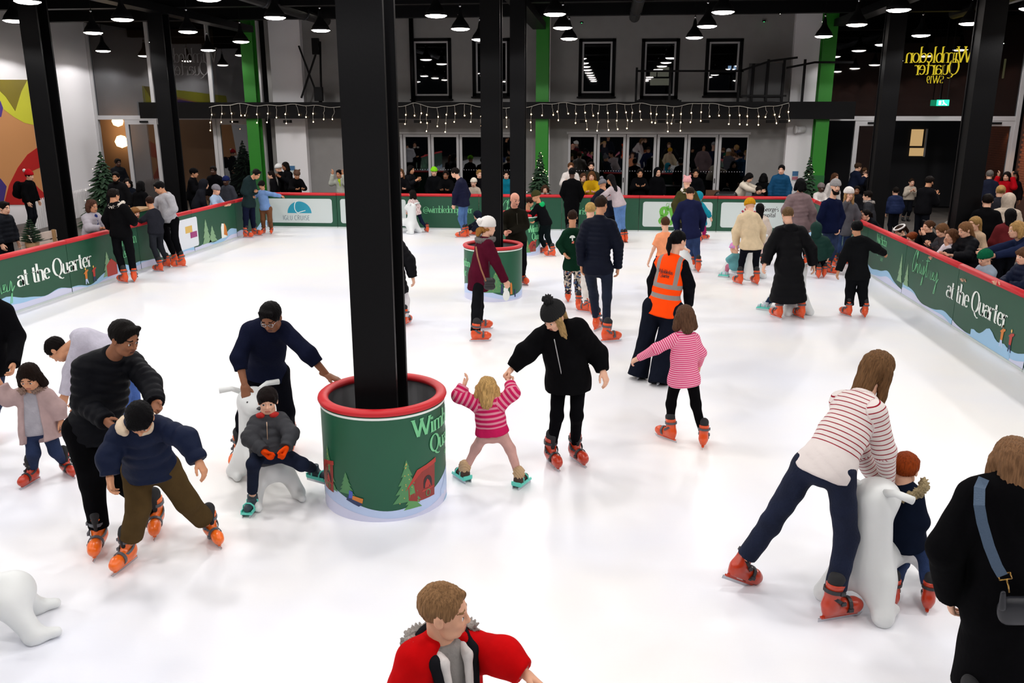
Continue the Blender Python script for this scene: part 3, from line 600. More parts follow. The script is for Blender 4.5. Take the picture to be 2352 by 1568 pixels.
f = bfm(.007)
for k in range(7):
    a = math.radians(10+k*26); strokes([[(cx+.06*math.cos(a), .46+.06*math.sin(a)), (cx+.24*math.cos(a), .46+.24*math.sin(a))]], .055, .055, b, f)
b.build('burst_logo', mat('burst_red', 'a8324a', .5), backs[7][0])
# ================================================================ round planters
def planter(cx, cy, rad, hgt, label, a0):
    """a0: bearing (deg) of the decal origin; decals run anticlockwise seen from above = left to right for a viewer outside"""
    r = root('round_planter', (cx, cy, 0), label, 'planter'); c = (cx, cy, 0)
    MB().lathe([(rad-.03, .02), (rad, 0), (rad, hgt-.03), (rad-.03, hgt-.03), (rad-.03, .3), (0.02, .3)], c, 56).build('drum', [M_barrier2], r, True).data.shade_flat() if False else None
    b = MB(); b.lathe([(rad, 0), (rad, hgt-.03)], c, 64, 0); b.build('drum', M_barrier2, r, True)
    MB().lathe([(rad-.025, hgt-.03), (rad-.025, .25), (.0, .25)], c, 48).build('liner', mat('grey_liner', '808083', .8), r)
    MB().lathe([(rad+.004, hgt-.065), (rad+.006, hgt-.045)], c, 64).build('white_edge', M_wtext, r, True)
    prof = [(rad-.025+.046*math.cos(a), hgt-.012+.033*math.sin(a)) for a in np.linspace(-.6, 2*math.pi-.6, 13)]
    MB().lathe(prof, c, 64).build('foam_rim', M_red, r, True)
    def fm(off):
        def g(s, t):
            a = math.radians(a0)+s/rad; return np.array([cx+(rad+off)*math.cos(a), cy+(rad+off)*math.sin(a), t])
        return g
    return r, fm
def wrap(name, pts, fm, off, m, r, step=.07):
    """a polygon wrapped on the drum: cut into thin vertical slices so that it follows the curve"""
    bm = bmesh.new(); bm.faces.new([bm.verts.new((p[0], p[1], 0)) for p in pts])
    x0 = min(p[0] for p in pts); x1 = max(p[0] for p in pts); x = x0+step
    while x < x1-1e-3:
        bmesh.ops.bisect_plane(bm, geom=bm.verts[:]+bm.edges[:]+bm.faces[:], plane_co=(x, 0, 0), plane_no=(1, 0, 0)); x += step
    f = fm(off); bm.verts.index_update(); v = [f(p.co.x, p.co.y) for p in bm.verts]; fc = [[q.index for q in p.verts] for p in bm.faces]; bm.free()
    return obj(name, v, fc, m, r)
def scene_print(r, fm, S0, logo, big):
    per = 2*math.pi*.53; w = 4*math.pi/per
    for i in range(8):
        q = np.linspace(-per/2+per*i/8, -per/2+per*(i+1)/8, 14)
        wrap('printed_snow', [(x, .0) for x in q]+[(x, .195-.1*math.cos(w*(x-S0-.04))) for x in q[::-1]], fm, .002, M_snow3, r)
        wrap('printed_snow', [(x, .0) for x in q]+[(x, .075-.05*math.cos(w*(x-S0-.12))) for x in q[::-1]], fm, .0035, M_snow1, r)
def hut(r, fm, s, t, k=1.0):
    W = lambda n, p, m, o: wrap(n, [(s+a*k, t+c*k) for a, c in p], fm, o, m, r)
    W('printed_hut', [(0, 0), (.13, 0), (.14, .2), (.04, .2), (-.06, .1), (-.06, .02)], M_hut, .005); W('printed_hut', [(-.08, .08), (.0, .2), (.15, .235), (.15, .205), (.03, .18)], M_hut2, .006)
    W('printed_hut_window', arc(.075, .1, .034, .045, 0, 180, 8)+[(.041, .07), (.109, .07)], M_pdark, .0065); W('printed_figure', [(.05, .07), (.1, .07), (.085, .11), (.07, .125), (.055, .1)], M_hut2, .007)
    W('printed_hut_shelf', [(.03, .05), (.13, .055), (.13, .065), (.03, .06)], M_hut2, .007)
    b = MB(); f = fm(.0075); strokes([[(s+(.075+.016*math.cos(a))*k, t+(.035+.02*math.sin(a))*k) for a in np.linspace(0, 6.28, 12)]], .008, .008, b, f); b.build('printed_wreath', M_ptree, r)
def wtree(r, fm, s, t, w, h, m, lights=True):
    wrap('printed_tree', ptree(s, t, w, h, 5), fm, .0045, m, r)
    if lights:
        b = MB(); f = fm(.006)
        for i in range(14):
            q = random.random(); x = s+(random.random()-.5)*w*.6*q; y = t+h*(1-q)*.95; b.add([f(x-.005, y), f(x, y-.006), f(x+.005, y), f(x, y+.006)], [(0, 1, 2, 3)])
        b.build('printed_baubles', M_pgold, r)['kind'] = 'stuff'
def bearing(cx, cy): return math.degrees(math.atan2(0-cy, 0-cx))
PC1 = (-1.89, 6.80); p1, f1 = planter(*PC1, .53, .96, 'large green round planter with red foam rim, printed hut, sledge and Wimbledon Quarter lettering', bearing(*PC1))
scene_print(p1, f1, 0.0, True, True)
def spx(px, py):      # pixel on the near planter -> (s, t)
    d = ray(px, py); o = CAM-np.array([*PC1, 0]); A = d[0]**2+d[1]**2; B = o[0]*d[0]+o[1]*d[1]; C_ = o[0]**2+o[1]**2-.53**2
    k = (-B-math.sqrt(max(B*B-A*C_, 0)))/A; P = CAM+d*k; a = math.atan2(P[1]-PC1[1], P[0]-PC1[0])-math.radians(bearing(*PC1)); a = (a+math.pi) % (2*math.pi)-math.pi
    return a*.53, P[2]
s0, t0 = spx(946, 1003)
f = f1(.006); b, w = word('Wimbledon', lambda a, c: f(s0+a, t0-.012+c), .15, thick=.15, thin=.05, space=.96, xs=1.3); b.build('lettering', M_ltext, p1)
s1, t1 = spx(987, 1040); b, w = word('Quarter', lambda a, c: f(s1+a, t1+c), .15, thick=.15, thin=.05, space=.96, xs=1.25); b.build('lettering', M_ltext, p1)
b, w = word('SW19', lambda a, c: f(s1+.24+a, t1-.11+c), .045, thick=.14, thin=.06, space=1.1); b.build('lettering', M_ltext, p1)
st = lambda x, y: spx(x, y)
a = st(936, 1155); c = st(936, 1055); wtree(p1, f1, a[0], a[1], .25, c[1]-a[1], M_ptree)
a = st(955, 1152); hut(p1, f1, a[0]+.02, a[1]+.0, 1.42)
a = st(949, 1168); c = st(949, 1113); wtree(p1, f1, a[0], a[1], .17, c[1]-a[1], mat('print_tree_mid', '5f9a5a', .5), False)
a = st(758, 1120); c = st(758, 1025); wtree(p1, f1, a[0], a[1], .26, c[1]-a[1], M_ptree)
a = st(750, 1110); hut(p1, f1, a[0]+.0, a[1]-.02, 1.25)
a = st(790, 1125); c = st(790, 1075); wtree(p1, f1, a[0]+.03, a[1]-.03, .17, c[1]-a[1], M_ptree, False)
a = st(744, 1140); c = st(744, 1045); wtree(p1, f1, a[0]-.06, a[1], .16, c[1]-a[1], M_ptree2, False)
a = st(812, 1150)
for nm, pts, m, o in (('printed_sledge', [(-.04, .0), (.03, -.025), (.05, -.01), (.02, .01), (-.03, .025)], M_pnavy, .006), ('printed_sledger', [(-.025, .012), (.0, .015), (.0, .05), (-.02, .055)], mat('print_blue', '4c60b8', .5), .007), ('printed_sledger', [(-.005, .01), (.05, -.005), (.055, .02), (.0, .03)], M_porange, .008)):
    wrap(nm, [(a[0]+q[0]*1.7, a[1]+q[1]*1.7) for q in pts], f1, o, m, p1)
a = st(1022, 1110); wrap('printed_cloud', [(a[0]-.13, a[1]-.06)]+arc(a[0]-.08, a[1]-.02, .05, .05, 200, 90, 5)+arc(a[0], a[1]+.03, .07, .08, 150, 20, 6)+[(a[0]+.2, a[1]-.06)], f1, .004, M_snow3, p1)
a = st(1020, 1165); wrap('printed_snow', [(a[0]-.1, a[1]-.04)]+arc(a[0]+.06, a[1]-.04, .16, .14, 170, 30, 8)+[(a[0]+.3, a[1]-.04)], f1, .005, M_snow2, p1)
PC2 = (-2.07, 15.28); p2, f2 = planter(*PC2, .53, .96, 'green round planter with red foam rim behind the woman in the burgundy coat', bearing(*PC2))
scene_print(p2, f2, .3, True, False)
f = f2(.006); b, w = word('Wimbledon', lambda a, c: f(-1.05+a, .60+c), .14, thick=.17, thin=.05, space=.86); b.build('lettering', M_ltext, p2); b, w = word('Quarter', lambda a, c: f(-.98+a, .42+c), .14, thick=.17, thin=.05, space=.86); b.build('lettering', M_ltext, p2)
wtree(p2, f2, .04, .16, .42, .38, M_ptree); 
wrap('printed_snowman', arc(.24, .11, .07, .1, 0, 360, 14)[:-1], f2, .006, M_wtext, p2); wrap('printed_snowman', arc(.23, .22, .045, .055, 0, 360, 12)[:-1], f2, .007, M_wtext, p2); wrap('printed_snowman', arc(.22, .3, .028, .032, 0, 360, 12)[:-1], f2, .008, M_wtext, p2)
wrap('printed_figure', [(.13, .15), (.18, .15), (.17, .32), (.14, .32)], f2, .008, M_pnavy, p2); wrap('printed_figure', [(.32, .12), (.37, .12), (.36, .3), (.34, .34), (.32, .3)], f2, .008, M_porange, p2); wrap('printed_figure', [(.42, .06), (.45, .06), (.45, .2), (.42, .2)], f2, .008, M_pnavy, p2)
PC3 = (-2.13, 20.22); p3, f3 = planter(*PC3, .53, .96, 'green round planter with red foam rim beside the boy in the green hood', bearing(*PC3))
scene_print(p3, f3, .1, True, False)
f = f3(.006); b, w = word('Wimbledon', lambda a, c: f(.22+a, .56+c), .16, thick=.17, thin=.05, space=.86); b.build('lettering', M_ltext, p3); b, w = word('Quarter', lambda a, c: f(.34+a, .38+c), .16, thick=.17, thin=.05, space=.86); b.build('lettering', M_ltext, p3)
wtree(p3, f3, .22, .08, .2, .3, M_ptree); hut(p3, f3, .32, .1, 1.2)
# mirrored entrance lettering on the glass
def glass_text(u, v, text, size, m, label, sp=.9):
    o = ony(u, v, 28.985); b, w = word(text, lambda a, c: (o[0]-a, 28.985, o[2]+c), size, thick=.10, thin=.03, space=sp); o2 = b.build('glass_lettering', m, gl if u < 1000 else gr); o2['label'] = label; return o2
M_neon = glow('yellow_letters', 'ffe23a', .62); M_dim = mat('dim_letters', '6c6a6c', .6)
glass_text(2232, 143, 'Wimbledon', .46, M_neon, 'glowing yellow Wimbledon lettering seen in reverse on the dark glass'); glass_text(2202, 171, 'Quarter', .46, M_neon, 'glowing yellow Quarter lettering seen in reverse on the dark glass'); glass_text(2167, 191, 'SW19', .22, M_neon, 'glowing yellow SW19 lettering seen in reverse on the dark glass', 1)
glass_text(500, 143, 'Wimbledon', .46, M_dim, 'dim grey Wimbledon lettering seen in reverse above the glass entrance'); glass_text(480, 172, 'Quarter', .46, M_dim, 'dim grey Quarter lettering seen in reverse above the glass entrance')
# ================================================================ implicit surfaces: round cones and ellipsoids blended, meshed by surface nets
def smin(a, b, k):
    h = np.maximum(k-np.abs(a-b), 0)/k; return np.minimum(a, b)-h*h*k*.25
class Prim:
    __slots__ = ('a', 'b', 'r1', 'r2', 'N', 'f', 'cuts', 'q', 'qa', 'zone', 'k', 'off', 'sub')
    def __init__(s, a, b, r1, r2=None, N=None, f=1.0, cuts=(), q=0, qa=0, zone=0, k=.03, off=0, sub=False):
        s.a = np.asarray(a, float); s.b = np.asarray(b, float); s.r1 = r1; s.r2 = r1 if r2 is None else r2
        s.N = None if N is None else np.asarray(N, float)/np.linalg.norm(N); s.f = f; s.cuts = cuts; s.q = q; s.qa = qa; s.zone = zone; s.k = k; s.off = off; s.sub = sub
    def ev(s, P):
        """signed distance and distance along the axis"""
        p = P-s.a
        ba = s.b-s.a
        if s.N is not None: p = p+(p@s.N)[..., None]*s.N*(s.f-1); ba = ba+(ba@s.N)*s.N*(s.f-1)
        L2 = ba@ba
        tu = p@ba/L2 if L2 > 1e-12 else np.zeros(p.shape[:-1])
        t = np.clip(tu, 0, 1)
        d = np.sqrt(((p-t[..., None]*ba)**2).sum(-1))-(s.r1+(s.r2-s.r1)*t)
        if s.N is not None and s.f > 1: d = d/(1+(s.f-1)*.5)
        al = s.off+tu*math.sqrt(L2)
        if s.q: d = d-s.qa*(np.abs(np.sin(np.pi*al/s.q))-.5)
        for c, n in s.cuts: d = np.maximum(d, (P-c)@n)
        return d, al
    def box(s):
        r = max(s.r1, s.r2)+abs(s.qa); return np.minimum(s.a, s.b)-r, np.maximum(s.a, s.b)+r
class Ell:
    __slots__ = ('c', 'M', 'r', 'cuts', 'zone', 'k', 'sub', 'R')
    def __init__(s, c, r, M=None, cuts=(), zone=0, k=.03, sub=False):
        s.c = np.asarray(c, float); s.r = np.asarray(r, float); s.M = None if M is None else np.asarray(M, float); s.cuts = cuts; s.zone = zone; s.k = k; s.sub = sub
    def ev(s, P):
        p = P-s.c
        if s.M is not None: p = p@s.M          # columns of M are the local axes
        l = np.sqrt(((p/s.r)**2).sum(-1))+1e-9; g = np.sqrt(((p/s.r**2)**2).sum(-1))+1e-9
        d = l*(l-1)/g
        for c, n in s.cuts: d = np.maximum(d, (P-c)@n)
        return d, p[..., 2]
    def box(s): r = s.r.max(); return s.c-r, s.c+r
_C8 = np.array([(i, j, k) for i in (0, 1) for j in (0, 1) for k in (0, 1)])
_E12 = [(a, b) for a in range(8) for b in range(a+1, 8) if np.abs(_C8[a]-_C8[b]).sum() == 1]
def nets(F, org, h):
    S = F < 0; n = np.array(F.shape)-1
    cnt = np.zeros(n, np.int8)
    for i, j, k in _C8: cnt += S[i:i+n[0], j:j+n[1], k:k+n[2]]
    act = (cnt > 0) & (cnt < 8); ix = np.argwhere(act)
    if len(ix) == 0: return np.zeros((0, 3)), np.zeros((0, 4), int)
    V = np.stack([F[ix[:, 0]+i, ix[:, 1]+j, ix[:, 2]+k] for i, j, k in _C8], 1)
    acc = np.zeros((len(ix), 3)); num = np.zeros(len(ix))
    for a, b in _E12:
        va = V[:, a]; vb = V[:, b]; m = (va < 0) != (vb < 0); t = np.where(m, va/np.where(m, va-vb, 1), 0)
        acc += np.where(m[:, None], _C8[a]+t[:, None]*(_C8[b]-_C8[a]), 0); num += m
    vt = org+h*(ix+acc/num[:, None])
    vid = -np.ones(n, int); vid[tuple(ix.T)] = np.arange(len(ix)); fs = []
    for ax in range(3):
        o = [(1, 2), (2, 0), (0, 1)][ax]
        sl0 = [slice(None)]*3; sl1 = [slice(None)]*3; sl0[ax] = slice(0, -1); sl1[ax] = slice(1, None)
        A = S[tuple(sl0)]; B = S[tuple(sl1)]; e = np.argwhere(A != B)
        e = e[(e[:, o[0]] > 0) & (e[:, o[1]] > 0) & (e[:, o[0]] < n[o[0]]) & (e[:, o[1]] < n[o[1]])]
        u = np.zeros(3, int); w = np.zeros(3, int); u[o[0]] = 1; w[o[1]] = 1
        q = np.stack([vid[tuple((e-u-w).T)], vid[tuple((e-w).T)], vid[tuple(e.T)], vid[tuple((e-u).T)]], 1)
        fl = ~A[tuple(e.T)]; q[fl] = q[fl][:, ::-1]; fs.append(q)
    return vt, np.concatenate(fs)
def surf(prims, h, noise=None):
    lo = np.min([p.box()[0] for p in prims if not p.sub], 0)-2.5*h-.01; hi = np.max([p.box()[1] for p in prims if not p.sub], 0)+2.5*h+.01
    n = np.ceil((hi-lo)/h).astype(int)+1; F = np.full(n, .2, np.float32)
    ax = [lo[i]+h*np.arange(n[i]) for i in range(3)]
    for p in prims:
        a, b = p.box(); m = p.k+2*h
        i0 = np.clip(np.floor((a-m-lo)/h).astype(int), 0, n-1); i1 = np.clip(np.ceil((b+m-lo)/h).astype(int)+1, 1, n)
        if (i1 <= i0).any(): continue
        G = np.stack(np.meshgrid(*[ax[i][i0[i]:i1[i]] for i in range(3)], indexing='ij'), -1)
        d, _ = p.ev(G); sl = tuple(slice(i0[i], i1[i]) for i in range(3))
        if p.sub: F[sl] = -smin(-F[sl], d, p.k)
        else: F[sl] = smin(F[sl], d, p.k)
    return nets(F, lo, h)
def attr_of(prims, V):
    """nearest primitive of each vertex: its zone and length along its axis"""
    best = np.full(len(V), 9.); al = np.zeros(len(V)); zn = np.zeros(len(V), int)
    for p in prims:
        if p.sub: continue
        d, a = p.ev(V); m = d < best; best[m] = d[m]; al[m] = a[m]; zn[m] = p.zone
    return al, zn
def face_cent(V, Fc): return V[Fc].mean(1)
def vnormals(V, Fc):
    fn = np.cross(V[Fc[:, 2]]-V[Fc[:, 0]], V[Fc[:, 3]]-V[Fc[:, 1]]); N = np.zeros_like(V)
    for i in range(4): np.add.at(N, Fc[:, i], fn)
    return N/(np.linalg.norm(N, axis=1)[:, None]+1e-12)
def wob(V, s, seed=0):
    r = np.random.RandomState(seed); o = np.zeros(len(V))
    for i in range(5):
        k = r.randn(3)*s; o += np.sin(V@k+r.rand()*6.28)
    return o/5
def unit(v): v = np.asarray(v, float); return v/(np.linalg.norm(v)+1e-12)
# ================================================================ head template: unit head height, +Y is the way the face looks, origin mid-head
def head_prims(child):
    c = 1 if child else 0
    jw = .25-.015*c; P = [Ell((0, -.06, .13), (.335+.015*c, .43, .375)), Ell((0, .10, -.17), (jw+.02, .29, .32-.02*c), k=.12),
         Prim((-.09, .26, -.4+.03*c), (.09, .26, -.4+.03*c), .07, k=.12), Prim((-.17, .12, -.33), (.17, .12, -.33), .11, k=.12),
         Prim((-.15, .345, .085), (.15, .345, .085), .045-.012*c, k=.09), Prim((0, .375, .03), (0, .46-.02*c, -.12), .032, .05, k=.045), Prim((-.05, .405, -.135), (.05, .405, -.135), .034, k=.03),
         Ell((-.145, .385, .005), (.1, .07, .055), k=.06, sub=True), Ell((.145, .385, .005), (.1, .07, .055), k=.06, sub=True),
         Ell((-.14, .325, 0), (.062, .062, .062), k=.015), Ell((.14, .325, 0), (.062, .062, .062), k=.015),
         Prim((-.2, .25, -.1), (-.14, .3, -.14), .07, k=.1), Prim((.2, .25, -.1), (.14, .3, -.14), .07, k=.1),
         Prim((-.085, .375, -.255), (.085, .375, -.255), .03, k=.03), Prim((-.07, .372, -.3), (.07, .372, -.3), .034, k=.03), Prim((-.09, .42, -.278), (.09, .42, -.278), .012, k=.015, sub=True),
         Prim((0, -.1, -.25), (0, -.15, -.56), .2-.035*c, .205-.035*c, k=.12)]
    for s in (-1, 1):
        P.append(Ell((s*.35, -.04, -.03), (.045, .095, .13), M=np.array([[1, 0, 0], [0, .97, -.2], [0, .2, .97]]), k=.03)); P.append(Ell((s*.4, -.01, -.03), (.035, .05, .075), k=.02, sub=True))
    return P
def head_template(child, h):
    P = head_prims(child); V, Fc = surf(P, h); c = face_cent(V, Fc); idx = np.zeros(len(Fc), int)
    for s in (-1, 1):
        d = np.sqrt((((c-np.array([s*.14, .325, 0]))/np.array([1, 1, 1]))**2).sum(1)); fr = c[:, 1] > .355
        e = (d < .078) & fr & (np.abs(c[:, 2]) < .036) & (np.abs(c[:, 0]-s*.14) < .068); idx[e] = 1; idx[e & (np.abs(c[:, 0]-s*.14) < .032)] = 2
        b = (np.abs(c[:, 2]-.122+.14*(np.abs(c[:, 0])-.14)) < .017) & (np.abs(c[:, 0]-s*.15) < .085) & (c[:, 1] > .26); idx[b] = 4
    l = (np.abs(c[:, 2]+.278) < .042) & (np.abs(c[:, 0]) < .1) & (c[:, 1] > .36); idx[l] = 3; idx[l & (np.abs(c[:, 2]+.278) < .009)] = 2
    return V, Fc, idx
HEADS = {}
def get_head(child, lod):
    k = (child, lod)
    if k not in HEADS: HEADS[k] = head_template(child, (.022, .04, .062)[lod])
    return HEADS[k]
# ================================================================ hand template: wrist at origin, fingers towards +Y, palm faces -Z, thumb on -X side (right hand)
def hand_template(pose, h):
    cu = dict(relax=(.35, .5, .35), grip=(1.15, 1.35, .8), flat=(.08, .12, .08), fist=(1.3, 1.6, .9))[pose]
    P = [Prim((0, -.05, 0), (0, .015, 0), .027, .028, N=(0, 0, 1), f=1.3, k=.02), Prim((-.012, .02, 0), (-.022, .085, 0), .024, .021, N=(0, 0, 1), f=1.45, k=.02), Prim((.014, .02, 0), (.022, .08, 0), .022, .02, N=(0, 0, 1), f=1.45, k=.02), Prim((0, .02, 0), (0, .085, 0), .024, .021, N=(0, 0, 1), f=1.45, k=.02)]
    for i, (x, y, L, r) in enumerate(((-.029, .09, .072, .0092), (-.0095, .095, .08, .0096), (.0105, .092, .074, .0092), (.029, .082, .058, .0082))):
        p = np.array([x, y, 0.]); ang = 0; spread = (x*(2.2 if pose == 'flat' else .8))
        for sgm, (fr, cc) in enumerate(zip((.42, .32, .26), cu)):
            ang += cc*(1+.12*i if pose == 'relax' else 1); d = np.array([math.sin(spread)*math.cos(ang), math.cos(spread)*math.cos(ang), -math.sin(ang)]); q = p+d*L*fr
            P.append(Prim(p, q, r*(1-.06*sgm), r*(.95-.06*sgm), k=.004 if sgm else .012)); p = q
    t0 = np.array([-.02, .02, -.006]); bend = .5 if pose in ('grip', 'fist') else 0
    t1 = t0+np.array([-.026, .028, -.012-.012*bend]); t2 = t1+np.array([-.012+.02*bend, .03, -.008-.02*bend]); t3 = t2+np.array([-.002+.016*bend, .024, -.006-.008*bend])
    P += [Prim(t0, t1, .0155, .0125, k=.014), Prim(t1, t2, .0118, .0105, k=.005), Prim(t2, t3, .0102, .0085, k=.004)]
    return surf(P, h)
HANDS = {}
def get_hand(pose, lod):
    k = (pose, lod)
    if k not in HANDS: HANDS[k] = hand_template(pose, (.0045, .0062, .0095)[lod])
    return HANDS[k]
# ================================================================ hair, hats (unit head space)
def hair_mesh(kind, lod):
    h = (.03, .042, .06)[lod]; base = Ell((0, -.075, .15), (.375, .455, .405)); P = [base]; grooves = .012; freq = 1
    face = lambda y, z, ry, rz, rx=.30: Ell((0, y, z), (rx, ry, rz), sub=True, k=.04)
    under = Ell((0, .1, -.48), (.6, .62, .42), sub=True, k=.05)
    if kind == 'short': P += [face(.42, -.1, .36, .40), under, Prim((-.5, .22, -.2), (.5, .22, -.2), .17, sub=True, k=.05), Prim((-.2, .25, .42), (.2, .22, .42), .07, k=.1)]
    elif kind == 'crop': P[0] = Ell((0, -.07, .14), (.355, .435, .385)); P += [face(.42, -.08, .33, .38), under, Prim((-.5, .2, -.2), (.5, .2, -.2), .18, sub=True, k=.05), Prim((0, .3, .4), (.05, -.1, .5), .05, .07, k=.1)]; grooves = .014
    elif kind == 'fringe': P[0] = Ell((0, -.06, .14), (.385, .46, .41)); P += [face(.47, -.16, .33, .33), Ell((0, .1, -.5), (.6, .62, .42), sub=True, k=.05), Prim((-.2, .3, .24), (.2, .3, .24), .1, k=.1)]
    elif kind == 'bob': P += [face(.48, -.14, .36, .44, .27), Prim((-.3, -.08, .0), (-.4, -.08, -.42), .18, .17, k=.1), Prim((.3, -.08, .0), (.4, -.08, -.42), .18, .17, k=.1), Prim((0, -.3, .0), (0, -.36, -.42), .3, .28, N=(0, 1, 0), f=1.4, k=.12)]; grooves = .016
    elif kind == 'wavy': P += [face(.48, -.14, .36, .44, .27), Prim((-.3, -.1, .0), (-.44, -.1, -.4), .2, .16, k=.1), Prim((.3, -.1, .0), (.44, -.1, -.4), .2, .16, k=.1), Prim((0, -.3, .0), (0, -.38, -.5), .32, .26, N=(0, 1, 0), f=1.3, k=.12)]; grooves = .035; freq = .55
    elif kind == 'long': P += [face(.48, -.14, .36, .46, .26), Prim((-.3, -.04, .0), (-.4, .02, -.95), .17, .11, k=.1), Prim((.3, -.04, .0), (.4, .02, -.95), .17, .11, k=.1), Prim((0, -.32, .0), (0, -.42, -1.1), .34, .28, N=(0, 1, 0), f=1.6, k=.12)]; grooves = .018
    elif kind == 'longback': P += [face(.44, -.12, .36, .42), Prim((-.22, -.25, .0), (-.16, -.42, -1.2), .16, .08, k=.1), Prim((.22, -.25, .0), (.16, -.42, -1.2), .16, .08, k=.1), Prim((0, -.34, .0), (0, -.5, -1.35), .26, .12, N=(0, 1, 0), f=1.6, k=.12)]; grooves = .018
    elif kind == 'pony': P[0] = Ell((0, -.07, .14), (.36, .44, .39)); P += [face(.43, -.1, .36, .40), under, Prim((0, -.46, .12), (0, -.58, .08), .085, .1, k=.06), Prim((0, -.58, .08), (.02, -.62, -.35), .12, .13, k=.06), Prim((.02, -.62, -.35), (.02, -.56, -.7), .12, .05, k=.05)]
    elif kind == 'bun': P[0] = Ell((0, -.07, .14), (.36, .44, .39)); P += [face(.43, -.1, .36, .40), under, Ell((0, -.5, .12), (.16, .14, .16), k=.05)]
    elif kind == 'curly': P += [face(.46, -.12, .36, .42, .27), Prim((-.3, -.1, .05), (-.36, -.08, -.35), .2, .16, k=.1), Prim((.3, -.1, .05), (.36, -.08, -.35), .2, .16, k=.1), Prim((0, -.3, .0), (0, -.36, -.4), .3, .22, k=.12)]; grooves = .05; freq = .4
    elif kind == 'sidelock':   # long hair shown under a hat
        P = [Prim((-.3, .08, .05), (-.34, .2, -.7), .14, .13), Prim((-.34, .2, -.7), (-.26, .26, -1.2), .13, .06, k=.08), Prim((.3, .04, .05), (.36, .14, -.7), .14, .13, k=.08), Prim((.36, .14, -.7), (.3, .2, -1.15), .13, .06, k=.08), Prim((0, -.33, .1), (0, -.34, -.55), .26, .2, N=(0, 1, 0), f=1.4, k=.1)]; grooves = .02
    elif kind == 'lowpony': P = [Prim((-.05, -.36, -.05), (-.1, -.5, -.2), .14, .18, k=.08), Prim((-.1, -.5, -.2), (-.1, -.56, -.5), .18, .12, k=.08), Prim((-.2, -.1, -.05), (-.15, -.3, -.15), .12, k=.08), Prim((.2, -.1, -.05), (.15, -.3, -.15), .12, k=.08)]; grooves = .05; freq = .4
    elif kind == 'beard': P = [Prim((-.24, .12, -.22), (-.12, .28, -.46), .1, .12, k=.1), Prim((.24, .12, -.22), (.12, .28, -.46), .1, .12, k=.1), Prim((-.1, .3, -.45), (.1, .3, -.45), .13, k=.1), Prim((-.12, .38, -.21), (.12, .38, -.21), .03, k=.04), Prim((-.075, .46, -.29), (.075, .46, -.29), .045, sub=True, k=.03)]; grooves = .01
    elif kind == 'fringeband': P = [base, face(.42, -.1, .36, .40), under]
    V, Fc = surf(P, h); N = vnormals(V, Fc); az = np.arctan2(V[:, 0], -V[:, 1]+.02)
    r = np.random.RandomState(hash(kind) % 1000 if False else len(kind)*7+lod)
    g = np.sin(az*26*freq+V[:, 2]*3+2*np.sin(V[:, 2]*7))*.5+np.sin(az*47*freq-V[:, 2]*5+V[:, 1]*4)*.35+np.sin(V@np.array([11, 17, 9])*freq*1.6)*.4
    return V+N*(g*grooves)[:, None], Fc
def hat_mesh(kind, lod):
    h = (.03, .042, .06)[lod]; top = (0, -.02, .05); cutp = ((np.array([0, .1, .1]), unit((0, .12, -1))),)
    P = [Ell((0, -.07, .18), (.405, .48, .45), cuts=cutp)]; rib = .012
    if kind == 'beanie': P += [Prim((0, -.05, .12), (0, -.07, .25), .40, .40, N=(0, 1, 0), f=.86, cuts=((np.array([0, .1, .1]), unit((0, .12, -1))), (np.array([0, 0, .27]), np.array([0, -.1, .99]))), k=.02)]
    if kind == 'slouch': P = [Ell((0, -.13, .22), (.42, .52, .44), M=np.array([[1, 0, 0], [0, .9, .43], [0, -.43, .9]]).T, cuts=cutp), Prim((0, -.05, .12), (0, -.07, .22), .40, .40, N=(0, 1, 0), f=.86, cuts=((np.array([0, .1, .1]), unit((0, .12, -1))), (np.array([0, 0, .25]), np.array([0, -.1, .99]))), k=.03)]
    if kind == 'hood': P = [Ell((0, -.1, .1), (.47, .52, .52), k=.05), Prim((0, -.25, -.2), (0, -.2, -.5), .38, .42, N=(0, 1, 0), f=1.1, k=.15), Ell((0, .45, -.05), (.31, .4, .46), sub=True, k=.06)]; rib = 0
    if kind == 'helmet': P = [Ell((0, -.05, .16), (.42, .5, .42), cuts=((np.array([0, 0, .02]), np.array([0, 0, -1.])),), k=.02), Prim((-.2, .42, .12), (.2, .42, .12), .05, k=.05)]; rib = 0
    if kind == 'cap': P = [Ell((0, -.07, .2), (.39, .46, .38), cuts=cutp), Prim((-.15, .38, .16), (.15, .38, .16), .05, N=(0, 0, 1), f=2, k=.03), Prim((-.1, .55, .13), (.1, .55, .13), .05, N=(0, 0, 1), f=2.5, k=.06)]; rib = 0
    if kind == 'ears': P += [Ell((-.26, -.05, .62), (.13, .08, .13), k=.04), Ell((.26, -.05, .62), (.13, .08, .13), k=.04)]; rib = 0
    if kind == 'santa': P = [Ell((0, -.07, .22), (.40, .47, .38), cuts=cutp), Prim((0, -.1, .5), (.1, -.45, .5), .25, .09, k=.1)]; rib = 0
    if kind == 'band': P = [Prim((.39*math.cos(a), -.07+.46*math.sin(a), .33), (.39*math.cos(a+.4), -.07+.46*math.sin(a+.4), .33), .07, k=.03) for a in np.arange(0, 6.28, .4)]; rib = 0
    V, Fc = surf(P, h)
    if rib: N = vnormals(V, Fc); az = np.arctan2(V[:, 0], V[:, 1]); V = V+N*(np.sin(az*34)*rib)[:, None]
    return V, Fc
def pompom_mesh(lod):
    V, Fc = surf([Ell((0, 0, 0), (.17, .17, .17))], (.025, .035, .05)[lod]); N = vnormals(V, Fc); return V+N*(.03*np.sin(V@np.array([60, 43, 51]))+.02*np.sin(V@np.array([-45, 70, 38])))[:, None], Fc
TM = {}
